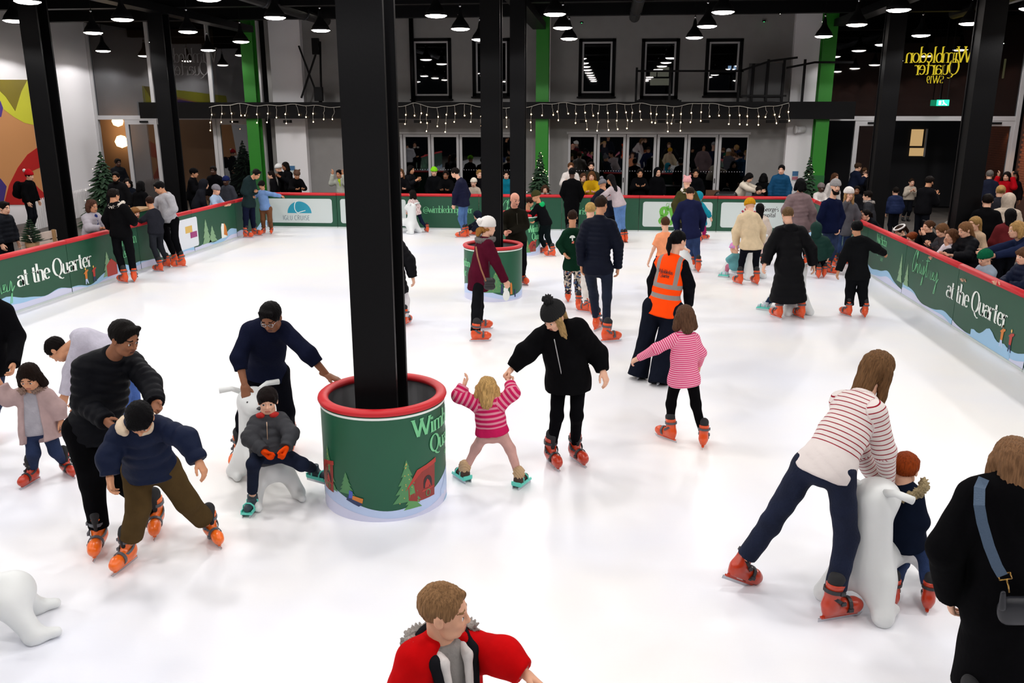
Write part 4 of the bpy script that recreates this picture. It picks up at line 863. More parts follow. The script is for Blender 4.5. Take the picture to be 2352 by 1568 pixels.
def tmesh(kind, lod, m, fn):
    k = (kind, lod, m.name)
    if k not in TM:
        kk = (kind, lod)
        if kk not in TM: TM[kk] = fn()
        V, Fc = TM[kk]; TM[k] = mesh(kind, V, Fc, m, True)
    return TM[k]
# ================================================================ skates (metres; +Y toe, ice at z = 0)
def skate_parts(lod):
    h = (.008, .0115, .018)[lod]; top = np.array([0, -.07, .285])
    shell, sf = surf([Prim((0, -.085, .115), (0, .1, .098), .052, .047, N=(1, 0, 0), f=1.12, k=.03), Prim((0, .1, .098), (0, .135, .09), .047, .04, k=.03), Prim((0, -.075, .12), (0, -.055, .28), .058, .066, N=(1, 0, 0), f=1.1, cuts=((top, np.array([0, .1, .99])),), k=.04), Prim((0, -.1, .07), (0, .12, .07), .036, N=(0, 0, 1), f=.9, cuts=((np.array([0, 0, .045]), np.array([0, 0, -1.])),), k=.02)], h)
    b = MB()
    for s in (-1, 1):
        pass
    b.box((-.016, -.125, .028), (.016, -.055, .06)); b.box((-.016, .035, .028), (.016, .105, .06)); b.box((-.012, -.145, .024), (.012, .135, .036))
    holder = (b.v, b.f)
    b = MB(); b.box((-.002, -.165, .0), (.002, .16, .026)); b.add([(-.002, .16, .0), (.002, .16, .0), (.002, .185, .024), (-.002, .185, .024), (.002, .16, .026), (-.002, .16, .026)], [(0, 1, 2, 3), (3, 2, 4, 5), (0, 3, 5), (1, 4, 2)]); blade = (b.v, b.f)
    def band(c, ax, rx, ry, w, up):
        bb = MB(); c = np.array(c); ax = unit(ax); u = np.array([1., 0, 0]); v = np.cross(ax, u); n = 16; vv = []
        for j, (dr, dw) in enumerate(((0, -w), (.008, -w), (.008, w), (0, w))):
            for i in range(n): a = 2*math.pi*i/n; vv.append(c+u*math.cos(a)*(rx+dr)+v*math.sin(a)*(ry+dr)+ax*dw)
        f = [(j*n+i, j*n+(i+1) % n, ((j+1) % 4)*n+(i+1) % n, ((j+1) % 4)*n+i) for j in range(4) for i in range(n)]; bb.add(vv, f)
        p = c+u*(rx+.006)+v*ry*.3; bb.box(p-np.array([.006, .018, .012]), p+np.array([.008, .018, .012])); return bb
    st = [band((0, -.062, .235), (0, .12, 1), .060, .068, .013, 0), band((0, -.045, .165), (0, .55, .8), .058, .075, .012, 0), band((0, .045, .105), (0, 1, -.1), .05, .052, .013, 0)]
    liner, lf = surf([Prim((0, -.06, .27), (0, -.052, .312), .055, .058, N=(1, 0, 0), f=1.1, k=.02), Prim((0, -.012, .19), (0, -.005, .3), .022, .03, k=.02)], max(h, .011))
    return dict(shell=(shell, sf), holder=holder, blade=blade, strap=[(x.v, x.f) for x in st], liner=(liner, lf))
SKM = {}
def skate_meshes(lod, style):
    k = (lod, style)
    if k in SKM: return SKM[k]
    if style == 'shoe':
        V, Fc = surf([Prim((0, -.07, .05), (0, .12, .045), .045, .04, cuts=((np.array([0, 0, .004]), np.array([0, 0, -1.])),), k=.02), Prim((0, -.07, .06), (0, -.06, .13), .045, .045, k=.03)], .016)
        SKM[k] = (mesh('shoe', V, Fc, mat('shoe_black', '101012', .6), True), []); return SKM[k]
    if ('p', lod) not in SKM: SKM[('p', lod)] = skate_parts(lod)
    p = SKM[('p', lod)]
    cs = dict(orange=('d8490f', '4c4e55'), red=('b5300f', '26262a'), bright=('ef6a10', '55585f'), white=('c8ccd2', '8a9098'), black=('1a1a1d', '333'), teal=('58cdbd', '3f9d94'))[style]
    so = mat('skate_'+style, cs[0], .32, coat=.4, var=.1, vscale=12); sg = mat('skate_strap_'+style, cs[1] if len(cs[1]) == 6 else '333338', .45); sl = mat('skate_liner', '18181b', .8)
    SKM[k] = (mesh('skate', *p['shell'], so, True), [('blade_holder', mesh('blade_holder', *p['holder'], so)), ('blade', mesh('blade', *p['blade'], M_steel)), ('liner', mesh('liner', *p['liner'], sl, True))]+[('strap', mesh('strap', *s, sg)) for s in p['strap']])
    return SKM[k]
def toddler_skate(style):
    k = ('t', style)
    if k in SKM: return SKM[k]
    tl = mat('teal_plate', '5fd4c2', .35); sh = mat('toddler_boot_'+style, dict(fur='3a2416', navy='2a3a44', pink='c8738f', silver='b9c3cc')[style], .6)
    V, Fc = surf([Prim((0, -.06, .075), (0, .07, .068), .042, .036, k=.02), Prim((0, -.06, .08), (0, -.055, .15), .045, .047, cuts=((np.array([0, 0, .15]), np.array([0, 0, 1.])),), k=.03)], .009)
    b = MB(); b.box((-.05, -.11, .03), (.05, .115, .044)); b.box((-.054, -.11, .04), (-.044, .1, .062)); b.box((.044, -.11, .04), (.054, .1, .062)); b.box((-.05, -.115, .04), (.05, -.105, .075))
    bl = MB()
    for s in (-.034, .034): bl.box((s-.003, -.12, 0), (s+.003, .12, .03))
    stp = []
    for y, zt in ((.045, .108), (-.045, .128)):
        q = MB(); q.tube([(-.05, y, .05), (-.047, y, zt*.8), (-.02, y, zt), (.02, y, zt), (.047, y, zt*.8), (.05, y, .05)], .008, 6); stp.append(('strap', q.me('strap', tl, True)))
    ex = [('plate', b.me('plate', tl)), ('blade', bl.me('blade', M_steel))]+stp
    if style == 'fur':
        V2, F2 = surf([Prim((0, -.055, .145), (0, -.055, .165), .058, .056, k=.02)], .008); N = vnormals(V2, F2); V2 = V2+N*(.006*np.sin(V2@np.array([150, 210, 180])))[:, None]; ex.append(('fur_cuff', mesh('fur_cuff', V2, F2, mat('tan_fur', 'c9a983', .9, bump=.5, bscale=90), True)))
    SKM[k] = (mesh('toddler_skate', V, Fc, sh, True), ex); return SKM[k]
# ================================================================ cloth materials
def cloth(key, col, rough=.85, bump=.25, bscale=22, sheen=.0, sub=None):
    return mat('cloth_'+key, col, rough, bump=bump, bscale=bscale, spec=.04, var=.12, vscale=9)
def attr_cloth(key, build, rough=.85):
    k = 'cloth_'+key
    if k in MATS: return MATS[k]
    m = bpy.data.materials.new(k); m.use_nodes = True; MATS[k] = m; nt, N, L, P = nodes_of(m); P.inputs['Roughness'].default_value = rough; P.inputs['Specular IOR Level'].default_value = .06
    def at(n): a = N.new('ShaderNodeAttribute'); a.attribute_name = n; return a.outputs['Fac']
    def mt(op, a, b=None, c=None):
        x = N.new('ShaderNodeMath'); x.operation = op
        for i, v in enumerate((a, b, c)):
            if v is None: continue
            if isinstance(v, (int, float)): x.inputs[i].default_value = v
            else: L.new(v, x.inputs[i])
        return x.outputs[0]
    def mix(f, a, b):
        x = N.new('ShaderNodeMix'); x.data_type = 'RGBA'; L.new(f, x.inputs[0])
        for i, v in ((6, a), (7, b)):
            if isinstance(v, str): x.inputs[i].default_value = (*lin(v), 1)
            else: L.new(v, x.inputs[i])
        return x.outputs[2]
    c = build(at, mt, mix, N, L); L.new(c, P.inputs['Base Color'])
    tc = N.new('ShaderNodeTexCoord'); n = N.new('ShaderNodeTexNoise'); n.inputs['Scale'].default_value = 24; n.inputs['Detail'].default_value = 5; L.new(tc.outputs['Object'], n.inputs[0])
    b = N.new('ShaderNodeBump'); b.inputs['Strength'].default_value = .25; b.inputs['Distance'].default_value = .02; L.new(n.outputs[0], b.inputs['Height']); L.new(b.outputs[0], P.inputs['Normal'])
    return m
def stripes(key, a, b, pitch, duty, off=0.0, fade=None):
    def f(at, mt, mix, N, L):
        s = mt('LESS_THAN', mt('FRACT', mt('DIVIDE', mt('ADD', at('al'), 10+off), pitch)), duty)
        if fade: s = mt('MULTIPLY', s, mt('MAXIMUM', mt('LESS_THAN', at('al'), fade), mt('GREATER_THAN', at('zn'), .5)))
        return mix(s, a, b)
    return attr_cloth(key, f)
def hivis():
    def f(at, mt, mix, N, L):
        al = at('al'); la = mt('ABSOLUTE', at('la'))
        b1 = mt('LESS_THAN', mt('ABSOLUTE', mt('SUBTRACT', al, .30)), .028); b2 = mt('LESS_THAN', mt('ABSOLUTE', mt('SUBTRACT', al, .43)), .028)
        b3 = mt('MULTIPLY', mt('LESS_THAN', mt('ABSOLUTE', mt('SUBTRACT', la, .125)), .024), mt('LESS_THAN', al, .30))
        return mix(mt('MAXIMUM', b1, mt('MAXIMUM', b2, b3)), 'ff4a0a', '8d8580')
    return attr_cloth('hivis', f, .6)
def dots(key, a, b, sc, r):
    def f(at, mt, mix, N, L):
        tc = N.new('ShaderNodeTexCoord'); v = N.new('ShaderNodeTexVoronoi'); v.inputs['Scale'].default_value = sc; v.inputs['Randomness'].default_value = .5; L.new(tc.outputs['Object'], v.inputs[0]); return mix(mt('LESS_THAN', v.outputs['Distance'], r), a, b)
    return attr_cloth(key, f)
def camo(key, cols, sc):
    def f(at, mt, mix, N, L):
        tc = N.new('ShaderNodeTexCoord'); v = N.new('ShaderNodeTexVoronoi'); v.inputs['Scale'].default_value = sc; L.new(tc.outputs['Object'], v.inputs[0])
        r = N.new('ShaderNodeValToRGB'); r.color_ramp.interpolation = 'CONSTANT'; L.new(v.outputs['Color'], r.inputs[0])
        while len(r.color_ramp.elements) < len(cols): r.color_ramp.elements.new(.5)
        for i, c in enumerate(cols): r.color_ramp.elements[i].position = i/len(cols); r.color_ramp.elements[i].color = (*lin(c), 1)
        return r.outputs[0]
    return attr_cloth(key, f)
def skin(col): return mat('skin_'+col, col, .55, spec=.3, var=.05, vscale=8)
def hairm(col): return mat('hair_'+col, col, .5, bump=.6, bscale=60, stretch=(1, 1, .12), var=.4, vscale=30, spec=.06)
M_eyew = mat('eye_white', 'd8d2cc', .3); M_iris = mat('eye_dark', '1c1412', .2)
def lipm(col):
    c = lin(col); return mat('lip_'+col, (c[0]*.62, c[1]*.38, c[2]*.38), .5)
# ================================================================ people
def vec(F): F = math.radians(F); return RT*math.sin(F)+FH*math.cos(F)
def put_local(o, parent, Mw):
    """Mw: 4x4 world matrix of a child; parents only translate"""
    o.parent = parent; o.matrix_basis = Matrix.Translation(-Vector(wloc(parent))) @ Mw
def mat4(R, t, s=1.0):
    M = np.eye(4); M[:3, :3] = np.asarray(R)*s; M[:3, 3] = t; return Matrix(M.tolist())
NP = [0]; WARN = []
def build_person(label, J, H, F, head, D, skc='d6a283', hairc='2a1c14', hair='short', hat=None, top=None, bot=None, over=None, hands=('relax', 'relax'), thumb=(None, None), feet=None, group=None, extra=None, lodx=None, name='person', glasses=False, beard=False, hood=None, fur=None, scarf=None, glove=None, furspan=2.6, furk=1.0, fursm=False):
    """J: 3-D joints sa sb ea eb wa wb ha hb ka kb fa fb (f = mid-sole point, None when unseen)"""
    s = H/1.75; sr = s**.72; lod = lodx if lodx is not None else (0 if D < 10.5 else 1 if D < 17.5 else 2)
    hv = min(max(D*.00115, .0105), .024)*(.8 if H < 1.2 else 1)
    child = H < 1.42; hh = (.165+.034*H)*1.07; hs = .38+.62*s; fs = .42+.58*s
    hc, hy, hp, hr = head
    S = (J['sa']+J['sb'])/2; A0 = unit((J['ha']+J['hb'])/2-S)
    for k in ('sa', 'sb'): J[k] = J[k]+(S-J[k])*.17+A0*.045*s
    hm = (J['ha']+J['hb'])/2; A = unit(hm-S); lat = unit(J['sb']-J['sa']); lat = unit(lat-A*(lat@A)); N = np.cross(A, lat)
    fv = vec(F)
    if N@fv < 0: N = -N
    aleft = math.cos(math.radians(F)) >= 0
    base = np.mean([J['fa'], J['fb']], 0); rt = root(name, (base[0], base[1], min(J['fa'][2], J['fb'][2])), label, 'person', group)
    # feet frames
    fd = [vec(y) for y in feet['yaw']]; ank = []
    for i, k in enumerate('ab'):
        lf = J['f'+k]; pz = feet.get('pitch', (0, 0))[i]; Y = unit(fd[i]*math.cos(math.radians(pz))+UP*math.sin(math.radians(pz))); X = unit(np.cross(Y, UP)); Z = np.cross(X, Y)
        ank.append((np.stack([X, Y, Z], 1), lf))
    anj = [Rm@np.array([0, -.068, .14])*fs+t for Rm, t in ank]
    # ------------------------------------------------ body
    nk = S-A*.015*s
    f_ = math.radians(hp); fw = vec(hy)*math.cos(f_)-UP*math.sin(f_); Xh = unit(np.cross(fw, UP)); Uh = np.cross(Xh, fw)
    if hr: c_, s_ = math.cos(math.radians(hr)), math.sin(math.radians(hr)); Xh, Uh = Xh*c_+Uh*s_, Uh*c_-Xh*s_
    RH = np.stack([Xh, fw, Uh], 1)
    B = [Prim(S+A*.1*s, S+A*.3*s, .13*sr, .125*sr, N=N, f=1.4, k=.05), Prim(S+A*.3*s, hm, .125*sr, .12*sr, N=N, f=1.3, k=.06), Prim(S, J['sa'], .045*sr, k=.05), Prim(S, J['sb'], .045*sr, k=.05), Prim(J['ha'], J['hb'], .085*sr, k=.05), Prim(hc-Uh*.28*hh-fw*.1*hh, S+A*.03*s, .2*hh+.008, .24*hh+.012, k=.03)]
    for i, k in enumerate('ab'):
        B += [Prim(J['s'+k], J['e'+k], .048*sr, .042*sr, k=.03), Prim(J['e'+k], J['w'+k], .042*sr, .028*hs, k=.02), Prim(J['h'+k], J['k'+k], .08*sr, .056*sr, k=.03), Prim(J['k'+k], anj[i], .056*sr, .04*sr, k=.03)]
    V, Fc = surf(B, hv*1.35); parts = [(V, Fc, np.zeros(len(Fc), int))]
    hV, hF, hi = get_head(child, lod); parts.append((hc+(hV*hh)@RH.T, hF, hi))
    for i, k in enumerate('ab'):
        if hands[i] is None: continue
        w = J['w'+k]; Y = unit(w-J['e'+k]); tdir = thumb[i]
        if isinstance(hands[i], tuple): pose, yd = hands[i]; Y = unit(RT*yd[0]+FH*yd[1]+UP*yd[2])
        else: pose = hands[i]
        td = fv if tdir is None else RT*tdir[0]+FH*tdir[1]+UP*tdir[2]
        td = td-Y*(td@Y)
        if np.linalg.norm(td) < .1: td = UP-Y*(UP@Y)
        td = unit(td); right = (k == 'b') == aleft
        hV2, hF2 = get_hand(pose, lod); hV2 = hV2*hs*1.04
        if right: X = -td
        else: X = td; hV2 = hV2*np.array([-1, 1, 1]); hF2 = hF2[:, ::-1]
        Z = np.cross(X, Y) if right else -np.cross(X, Y)*-1
        Z = np.cross(X, Y)
        parts.append((w+(hV2*(1.3 if glove else 1))@np.stack([X, Y, Z], 1).T, hF2, np.full(len(hF2), 5 if glove else 0)))
    n = 0; VV = []; FF = []; II = []
    for v, f, i in parts: VV.append(v); FF.append(f+n); II.append(i); n += len(v)
    mh = hairm(hairc)
    obj('body', np.concatenate(VV), np.concatenate(FF), [skin(skc), M_eyew, M_iris, lipm(skc), mh]+([glove] if glove else []), rt, True, np.concatenate(II))
    # ------------------------------------------------ garments
    def garment(nm, prims, m, hx=1.0, wr=.0035, seed=1):
        V, Fc = surf(prims, hv*hx)
        if len(V) == 0: return None
        al, zn = attr_of(prims, V); tz = zn == 0; al = np.where(tz, (V-S)@A, al)
        if wr: Nn = vnormals(V, Fc); V = V+Nn*((wob(V, 16, seed)*.6+wob(V, 34, seed+3)*.4)*wr*2.2*sr)[:, None]
        o = obj(nm, V, Fc, m, rt, True); me = o.data
        for an_, val in (('al', al), ('la', (V-S)@lat), ('fr', (V-S)@N), ('zn', zn.astype(float))):
            a = me.attributes.new(an_, 'FLOAT', 'POINT'); a.data.foreach_set('value', val.astype(np.float32))
        return o
    NP[0] += 1; sd = NP[0]
    def topg(g):
        lo = g.get('lo', .015); q = g.get('q', 0); qa = g.get('qa', .009 if q else 0); hem = g.get('hem', .0); nm = g.get('n', 'jacket'); sl = g.get('sl', 1.0); wide = g.get('w', 1.0)
        if q and hv > q*.3: qa *= .6
        legd = unit((J['ka']+J['kb'])/2-hm); ll = np.linalg.norm((J['ka']+J['kb'])/2-hm)
        P = []; c0 = []
        if hem <= 0: c0 = [(hm+A*hem, A)]
        else:
            if hem < 1.05: e = hm+legd*ll*hem
            else: fm_ = (J['fa']+J['fb'])/2; km = (J['ka']+J['kb'])/2; e = km+(fm_-km)*(hem-1)
            d = unit(e-hm); nn = unit(d+A*.6) if hem < .4 else d; c0 = [(e, nn)]
        P += [Prim(S+A*.09*s, S+A*.3*s, .142*sr*wide+lo, .14*sr*wide+lo, N=N, f=1.35, k=.05, q=q, qa=qa, off=.09*s, cuts=c0), Prim(S+A*.3*s, hm, .14*sr*wide+lo, .138*sr*wide+lo, N=N, f=1.25, k=.06, q=q, qa=qa, off=.3*s, cuts=c0), Prim(S-A*.02*s, J['sa'], .05*sr+lo*.4, .05*sr+lo*.8, k=.05), Prim(S-A*.02*s, J['sb'], .05*sr+lo*.4, .05*sr+lo*.8, k=.05), Prim(J['ha']*.9+hm*.1, J['hb']*.9+hm*.1, .085*sr+lo, k=.06, cuts=c0)]
        if hem > 0:
            hr_ = g.get('hr', .155*sr+lo)
            P.append(Prim(hm-A*.05, e+d*.02, .14*sr*wide+lo, hr_, N=N, f=1.15, k=.06, q=q, qa=qa, off=np.linalg.norm(hm-S), cuts=[(e, nn)]))
        if g.get('col', 1):
            ch_ = g.get('ch', .05)*s; nd = unit((hc-Uh*.3*hh-fw*.08*hh)-S); ce = S+nd*ch_
            P.append(Prim(S+A*.03*s, ce+nd*.02, .072*sr+lo*.35, .066*sr+lo*.3+.006, k=.03, zone=3, cuts=[(ce, nd)]))
        for i, k in enumerate('ab'):
            sq = q*.9 if q else 0; L1 = np.linalg.norm(J['e'+k]-J['s'+k])
            w = J['w'+k]; e = J['e'+k]; sh = J['s'+k]
            if sl > 0:
                P.append(Prim(sh, e, .056*sr+lo, .05*sr+lo, k=.035, q=sq, qa=qa*.8, zone=1))
                w2 = e+(w-e)*sl; d = unit(w-e); P.append(Prim(e, w2+d*.02, .05*sr+lo, g.get('cw', .036*sr+lo*.85), k=.03, q=sq, qa=qa*.8, zone=1, off=L1, cuts=[(w2, d)]))
            elif sl > -1: e2 = sh+(e-sh)*(1+sl); d = unit(e-sh); P.append(Prim(sh, e2+d*.03, .058*sr+lo, .06*sr+lo, k=.035, zone=1, cuts=[(e2, d)]))
        if g.get('open'): P.append(Prim(S-A*.12*s+N*.17*sr, hm+A*.35*s+N*.2*sr, g['open'], g['open']*1.25, k=.015, sub=True))
        o = garment(nm, P, g['m'], wr=g.get('wr', .004), seed=sd)
        if g.get('zip'):
            b = MB(); pts = []
            for t in np.linspace(.02, 1.0 if hem <= 0 else 1.1, 8):
                c = S+(hm-S)*t; r_ = (.142*sr*wide+lo)/1.3+.006+(.01 if q else .004)
                pts.append(c+N*r_)
            b.tube(pts, .005 if s > .8 else .004, 6); b.build('zip', mat('zip_'+g['zip'], g['zip'], .35, metal=.6), rt, True)
        return P, o
    if bot:
        g = bot; lo = g.get('lo', .008); P = [Prim(J['ha']*.9+hm*.1, J['hb']*.9+hm*.1, .088*sr+lo, k=.05), Prim(hm, hm-A*.1*s, .118*sr+lo, .115*sr+lo, N=N, f=1.25, k=.05)]
        for i, k in enumerate('ab'):
            h_, kn, an = J['h'+k], J['k'+k], anj[i]; en = g.get('end', .82); L1 = np.linalg.norm(kn-h_); d = unit(an-kn); e = kn+(an-kn)*en
            P += [Prim(h_, kn, .083*sr+lo, .06*sr+lo, k=.035, zone=1), Prim(kn, e+d*.02, .06*sr+lo, g.get('cw', .043*sr+lo), k=.035, zone=1, off=L1, cuts=[(e, d)])]
        garment(g.get('n', 'trousers'), P, g['m'], wr=g.get('wr', .0045), seed=sd+50)
    if top: topg(top)
    if over: topg(over)
    # ------------------------------------------------ head wear
    MH = mat4(RH, hc, hh*1.05); MHT = mat4(RH, hc, hh*1.1)
    kinds = [hair] if isinstance(hair, str) else (hair or [])
    for hk in kinds:
        o = link('hair' if hk != 'beard' else 'beard', tmesh('hair_'+hk, lod, mh, lambda: hair_mesh(hk, lod))); put_local(o, rt, MH)
    if beard: o = link('beard', tmesh('hair_beard', lod, mh, lambda: hair_mesh('beard', lod))); put_local(o, rt, MH)
    if hat:
        hk, hm_ = hat[0], hat[1]; o = link('hat' if hk != 'hood' else 'hood', tmesh('hat_'+hk, lod, hm_, lambda: hat_mesh(hk, lod))); put_local(o, rt, MHT)
        if len(hat) > 2:
            pz = hat[3] if len(hat) > 3 else (0, -.12, .72)
            p = link('pompom', tmesh('pompom', lod, hat[2], lambda: pompom_mesh(lod))); p.parent = o; p.matrix_basis = Matrix.Translation(Vector(pz))
    if hood:     # hood lying on the back
        c = S-A*.02*s-N*.085*sr; M3 = np.stack([lat, N, -A], 1)
        P = [Ell(c, (.125*sr, .075*sr, .085*sr), M=M3, k=.04), Prim(S+lat*.085*sr-A*.035*s+N*.01, S-lat*.085*sr-A*.035*s+N*.01, .045*sr, k=.05), Ell(S-A*.09*s-N*.02, (.075*sr, .07*sr, .06*sr), M=M3, sub=True, k=.03)]
        garment('hood', P, hood, 1.0, .004, sd+9)
    if fur:
        pts = []
        for a in np.linspace(-furspan, furspan, 15): pts.append(S-A*(.05-.035*math.cos(a)*furk)*s+lat*math.sin(a)*.115*sr*furk-N*math.cos(a)*.125*sr*furk)
        P = [Prim(pts[i], pts[i+1], .034*sr, k=.02) for i in range(14)]; V, Fc = surf(P, hv*.8); Nn = vnormals(V, Fc)
        V = V+Nn*(0 if fursm else 1)*(.008*np.sin(V@np.array([190, 230, 160]))+.008*np.sin(V@np.array([-260, 140, 210])))[:, None]; obj('fur_trim', V, Fc, fur, rt, True)
    if scarf:
        P = [Prim(S-A*.03*s+lat*.06*sr, S-A*.035*s-lat*.06*sr, .06*sr, N=A, f=1.2, k=.04), Prim(S+N*.07*sr, S-A*.02+N*.06*sr, .05*sr, k=.04), Prim(S+N*.1*sr+lat*.03, S+A*.3*s+N*.13*sr+lat*.04, .035*sr, .03*sr, N=N, f=1.6, k=.03)]; garment('scarf', P, scarf, .9, .004, sd+4)
    if glasses:
        b = MB()
        for sx in (-1, 1):
            b.tube([hc+RH@(np.array([sx*.14+.085*math.cos(a), .42, .005+.07*math.sin(a)])*hh) for a in np.linspace(0, 6.2832, 13)], .0022, 5); b.tube([hc+RH@(np.array([sx*.225, .42, .02])*hh), hc+RH@(np.array([sx*.35, .05, .03])*hh)], .002, 5)
        b.tube([hc+RH@(np.array([-.055, .43, .02])*hh), hc+RH@(np.array([.055, .43, .02])*hh)], .002, 5); b.build('glasses', M_steel, rt, True)
    # ------------------------------------------------ footwear
    st = feet.get('style', 'orange')
    if st:
        for Rm, t in ank:
            if st.startswith('tod_'): sm, kids = toddler_skate(st[4:]); sc = fs*1.25
            else: sm, kids = skate_meshes(lod, st); sc = fs
            o = link('shoe' if st == 'shoe' else 'skate', sm); put_local(o, rt, mat4(Rm, t, sc))
            for nm, me in kids:
                c = link(nm, me); c.parent = o
    J['_'] = dict(S=S, A=A, N=N, lat=lat, hm=hm, rt=rt, s=s, sr=sr, hc=hc, RH=RH, hh=hh, hv=hv, anj=anj)
    return J
def P(label, H, F, fa, fb, hd, sa, sb, ea, eb, wa, wb, ha, hb, ka, kb, hy=None, hp=8, hr=0, sd=0., hdd=None, D=None, ski='orange', fp=(0, 0), gd=0., lz=(0, 0), **kw):
    """a figure on the ice from pixel joints (u, v[, depth offset]); fa / fb: (u, v, yaw) of the sole on the ice"""
    def G(f, z): return onz(f[0], f[1], z)
    Ga = G(fa, lz[0]); Gb = G(fb, lz[1]); da = (Ga-CAM)@FH; db = (Gb-CAM)@FH
    if D is None: D = (da+db)/2+gd
    s = H/1.75; c, sn = math.cos(math.radians(F)), math.sin(math.radians(F)); ld = -sn if c >= 0 else sn
    def pt(p, d0):
        if len(p) > 3: return onz(p[0], p[1], p[3])
        return atd(p[0], p[1], D+(p[2] if len(p) > 2 else d0))
    J = {}; dsa, dsb = sd-.17*s*ld, sd+.17*s*ld; dha, dhb = -.085*s*ld, .085*s*ld
    for k, p, d0 in (('sa', sa, dsa), ('sb', sb, dsb), ('ha', ha, dha), ('hb', hb, dhb)): J[k] = pt(p, d0)
    def dep(v): return (v-CAM)@FH-D
    J['ea'] = pt(ea, dep(J['sa'])); J['eb'] = pt(eb, dep(J['sb'])); J['wa'] = pt(wa, dep(J['ea'])); J['wb'] = pt(wb, dep(J['eb']))
    fwd_k = .05*s*c
    J['ka'] = pt(ka, (dep(J['ha'])+da-D)/2+fwd_k); J['kb'] = pt(kb, (dep(J['hb'])+db-D)/2+fwd_k); J['fa'] = Ga; J['fb'] = Gb
    hdp = sd+.06*s*c if hdd is None else hdd; hc = atd(hd[0], hd[1], D+hdp)
    hh = .165+.034*H
    WARN.append('%-60s H=%.2f top=%.2f D=%.1f thigh %.2f shin %.2f arm %.2f %.2f | %.2f %.2f torso %.2f sh %.2f' % (label[:60], H, hc[2]+hh*.5, D, np.linalg.norm(J['ha']-J['ka'])/s, np.linalg.norm(J['ka']-J['fa'])/s, np.linalg.norm(J['sa']-J['ea'])/s, np.linalg.norm(J['ea']-J['wa'])/s, np.linalg.norm(J['sb']-J['eb'])/s, np.linalg.norm(J['eb']-J['wb'])/s, np.linalg.norm((J['sa']+J['sb']-J['ha']-J['hb'])/2)/s, np.linalg.norm(J['sa']-J['sb'])/s))
    return build_person(label, J, H, F, (hc, F if hy is None else hy, hp, hr), D, feet=dict(yaw=(fa[2], fb[2]), style=ski, pitch=fp), **kw)
def Q(label, u, v, D, F, pose='rest', lean=8, hy=None, hp=8, H=None, top=None, bot=None, group=None, fz=-.05, sit=False, arms=None, **kw):
    """a bystander with head centre at pixel (u, v), D metres ahead; stature follows from the floor it stands on"""
    if D is None:
        d = ray(u, v); hc = CAM+d*((fz+H-.11-CH)/d[2]); D = (hc-CAM)@FH
    elif isinstance(D, tuple): hc = (onx if D[0] == 'x' else ony)(u, v, D[1]); D = (hc-CAM)@FH
    hc = atd(u, v, D); hh = .2
    if H is None:
        H = (hc[2]-fz+.11)*1.0
        if pose == 'rest' or lean > 15: H = H/(1-.25*(1-math.cos(math.radians(lean))))
    s = H/1.75; f = vec(F); r = np.cross(f, UP); l = math.radians(lean); up = UP*math.cos(l)+f*math.sin(l)
    hh = .165+.034*H
    S = hc-up*(.56*hh+.05*s)-f*.03*s; hm = S-up*.47*s
    fl = np.array([hm[0], hm[1], fz])-f*.03
    J = {}
    for k, sg in (('a', -1), ('b', 1)):
        if math.cos(math.radians(F)) < 0: sg = -sg
        sh = S+r*sg*.175*s-up*.02*s; J['s'+k] = sh; J['h'+k] = hm+r*sg*.085*s
        if sit: J['k'+k] = J['h'+k]+f*.4*s+UP*.02; J['f'+k] = np.array([*(J['k'+k][:2]), fz])
        else: J['f'+k] = fl+r*sg*.1*s; J['k'+k] = (J['h'+k]+J['f'+k])/2+f*.05*s
        def L(x, y, z): return sh+(r*sg*x+f*y+UP*z)*s
        ps = pose if isinstance(pose, str) else pose[0 if sg < 0 else 1]
        e, w = dict(down=((.06, -.02, -.29), (.06, .06, -.52)), rest=((.05, .12, -.25), (-.06, .33, -.25)), phone=((.04, .08, -.27), (-.1, .26, -.12)), chin=((.02, .14, -.24), (-.12, .18, .03)), pocket=((.08, -.06, -.27), (.0, .08, -.44)), cross=((.06, .08, -.27), (-.2, .2, -.2)), up=((.1, .12, -.1), (.02, .14, .2)), reach=((.03, .22, -.14), (.0, .46, -.2)))[ps]
        J['e'+k] = L(*e); J['w'+k] = L(*w)
    WARN.append('  spect %-50s H=%.2f' % (label[:50], H))
    return build_person(label, J, H, F, (hc, F if hy is None else hy, hp, 0), D, top=top, bot=bot, feet=dict(yaw=(F, F), style='shoe'), group=group, **kw)
# ================================================================ the skaters (pixel joints read from the photograph)
def jk(cl, lo=.022, hem=.12, **k): return dict(m=cloth('j'+cl, cl), lo=lo, hem=hem, ch=k.pop('ch', .075), **k)
def puf(col, lo=.034, hem=.1, q=.085, **k): return dict(m=mat('puffer_'+col, col, .6, bump=.35, bscale=16, spec=.08, var=.12, vscale=6), lo=lo, hem=hem, q=q, qa=k.pop('qa', .013), n=k.pop('n', 'puffer_jacket'), ch=k.pop('ch', .085), **k)
def swt(cl, lo=.014, hem=0., **k): return dict(m=cloth('s'+cl, cl, bump=.35, bscale=60), lo=lo, hem=hem, n=k.pop('n', 'jumper'), **k)
def tr(col, lo=.012, **k): return dict(m=cloth('t'+col, col), lo=lo, **k)
def jean(col='1e2b4a', lo=.01, **k): return dict(m=mat('denim_'+col, col, .8, bump=.4, bscale=70, spec=.2, var=.3, vscale=5), lo=lo, n='jeans', **k)
def leg(col='09090c', lo=.002, **k): return dict(m=cloth('l'+col, col, bump=.1), lo=lo, n='leggings', end=.9, **k)
BK = '0a0a0d'; M_furw = mat('fur_cream', 'd8cfc4', .95, bump=.6, bscale=110); M_furg = mat('fur_grey', '8f8883', .95, bump=.6, bscale=110, var=.3, vscale=30); M_furt = mat('fur_tan', '9a8a68', .95, bump=.6, bscale=110, var=.3, vscale=30)
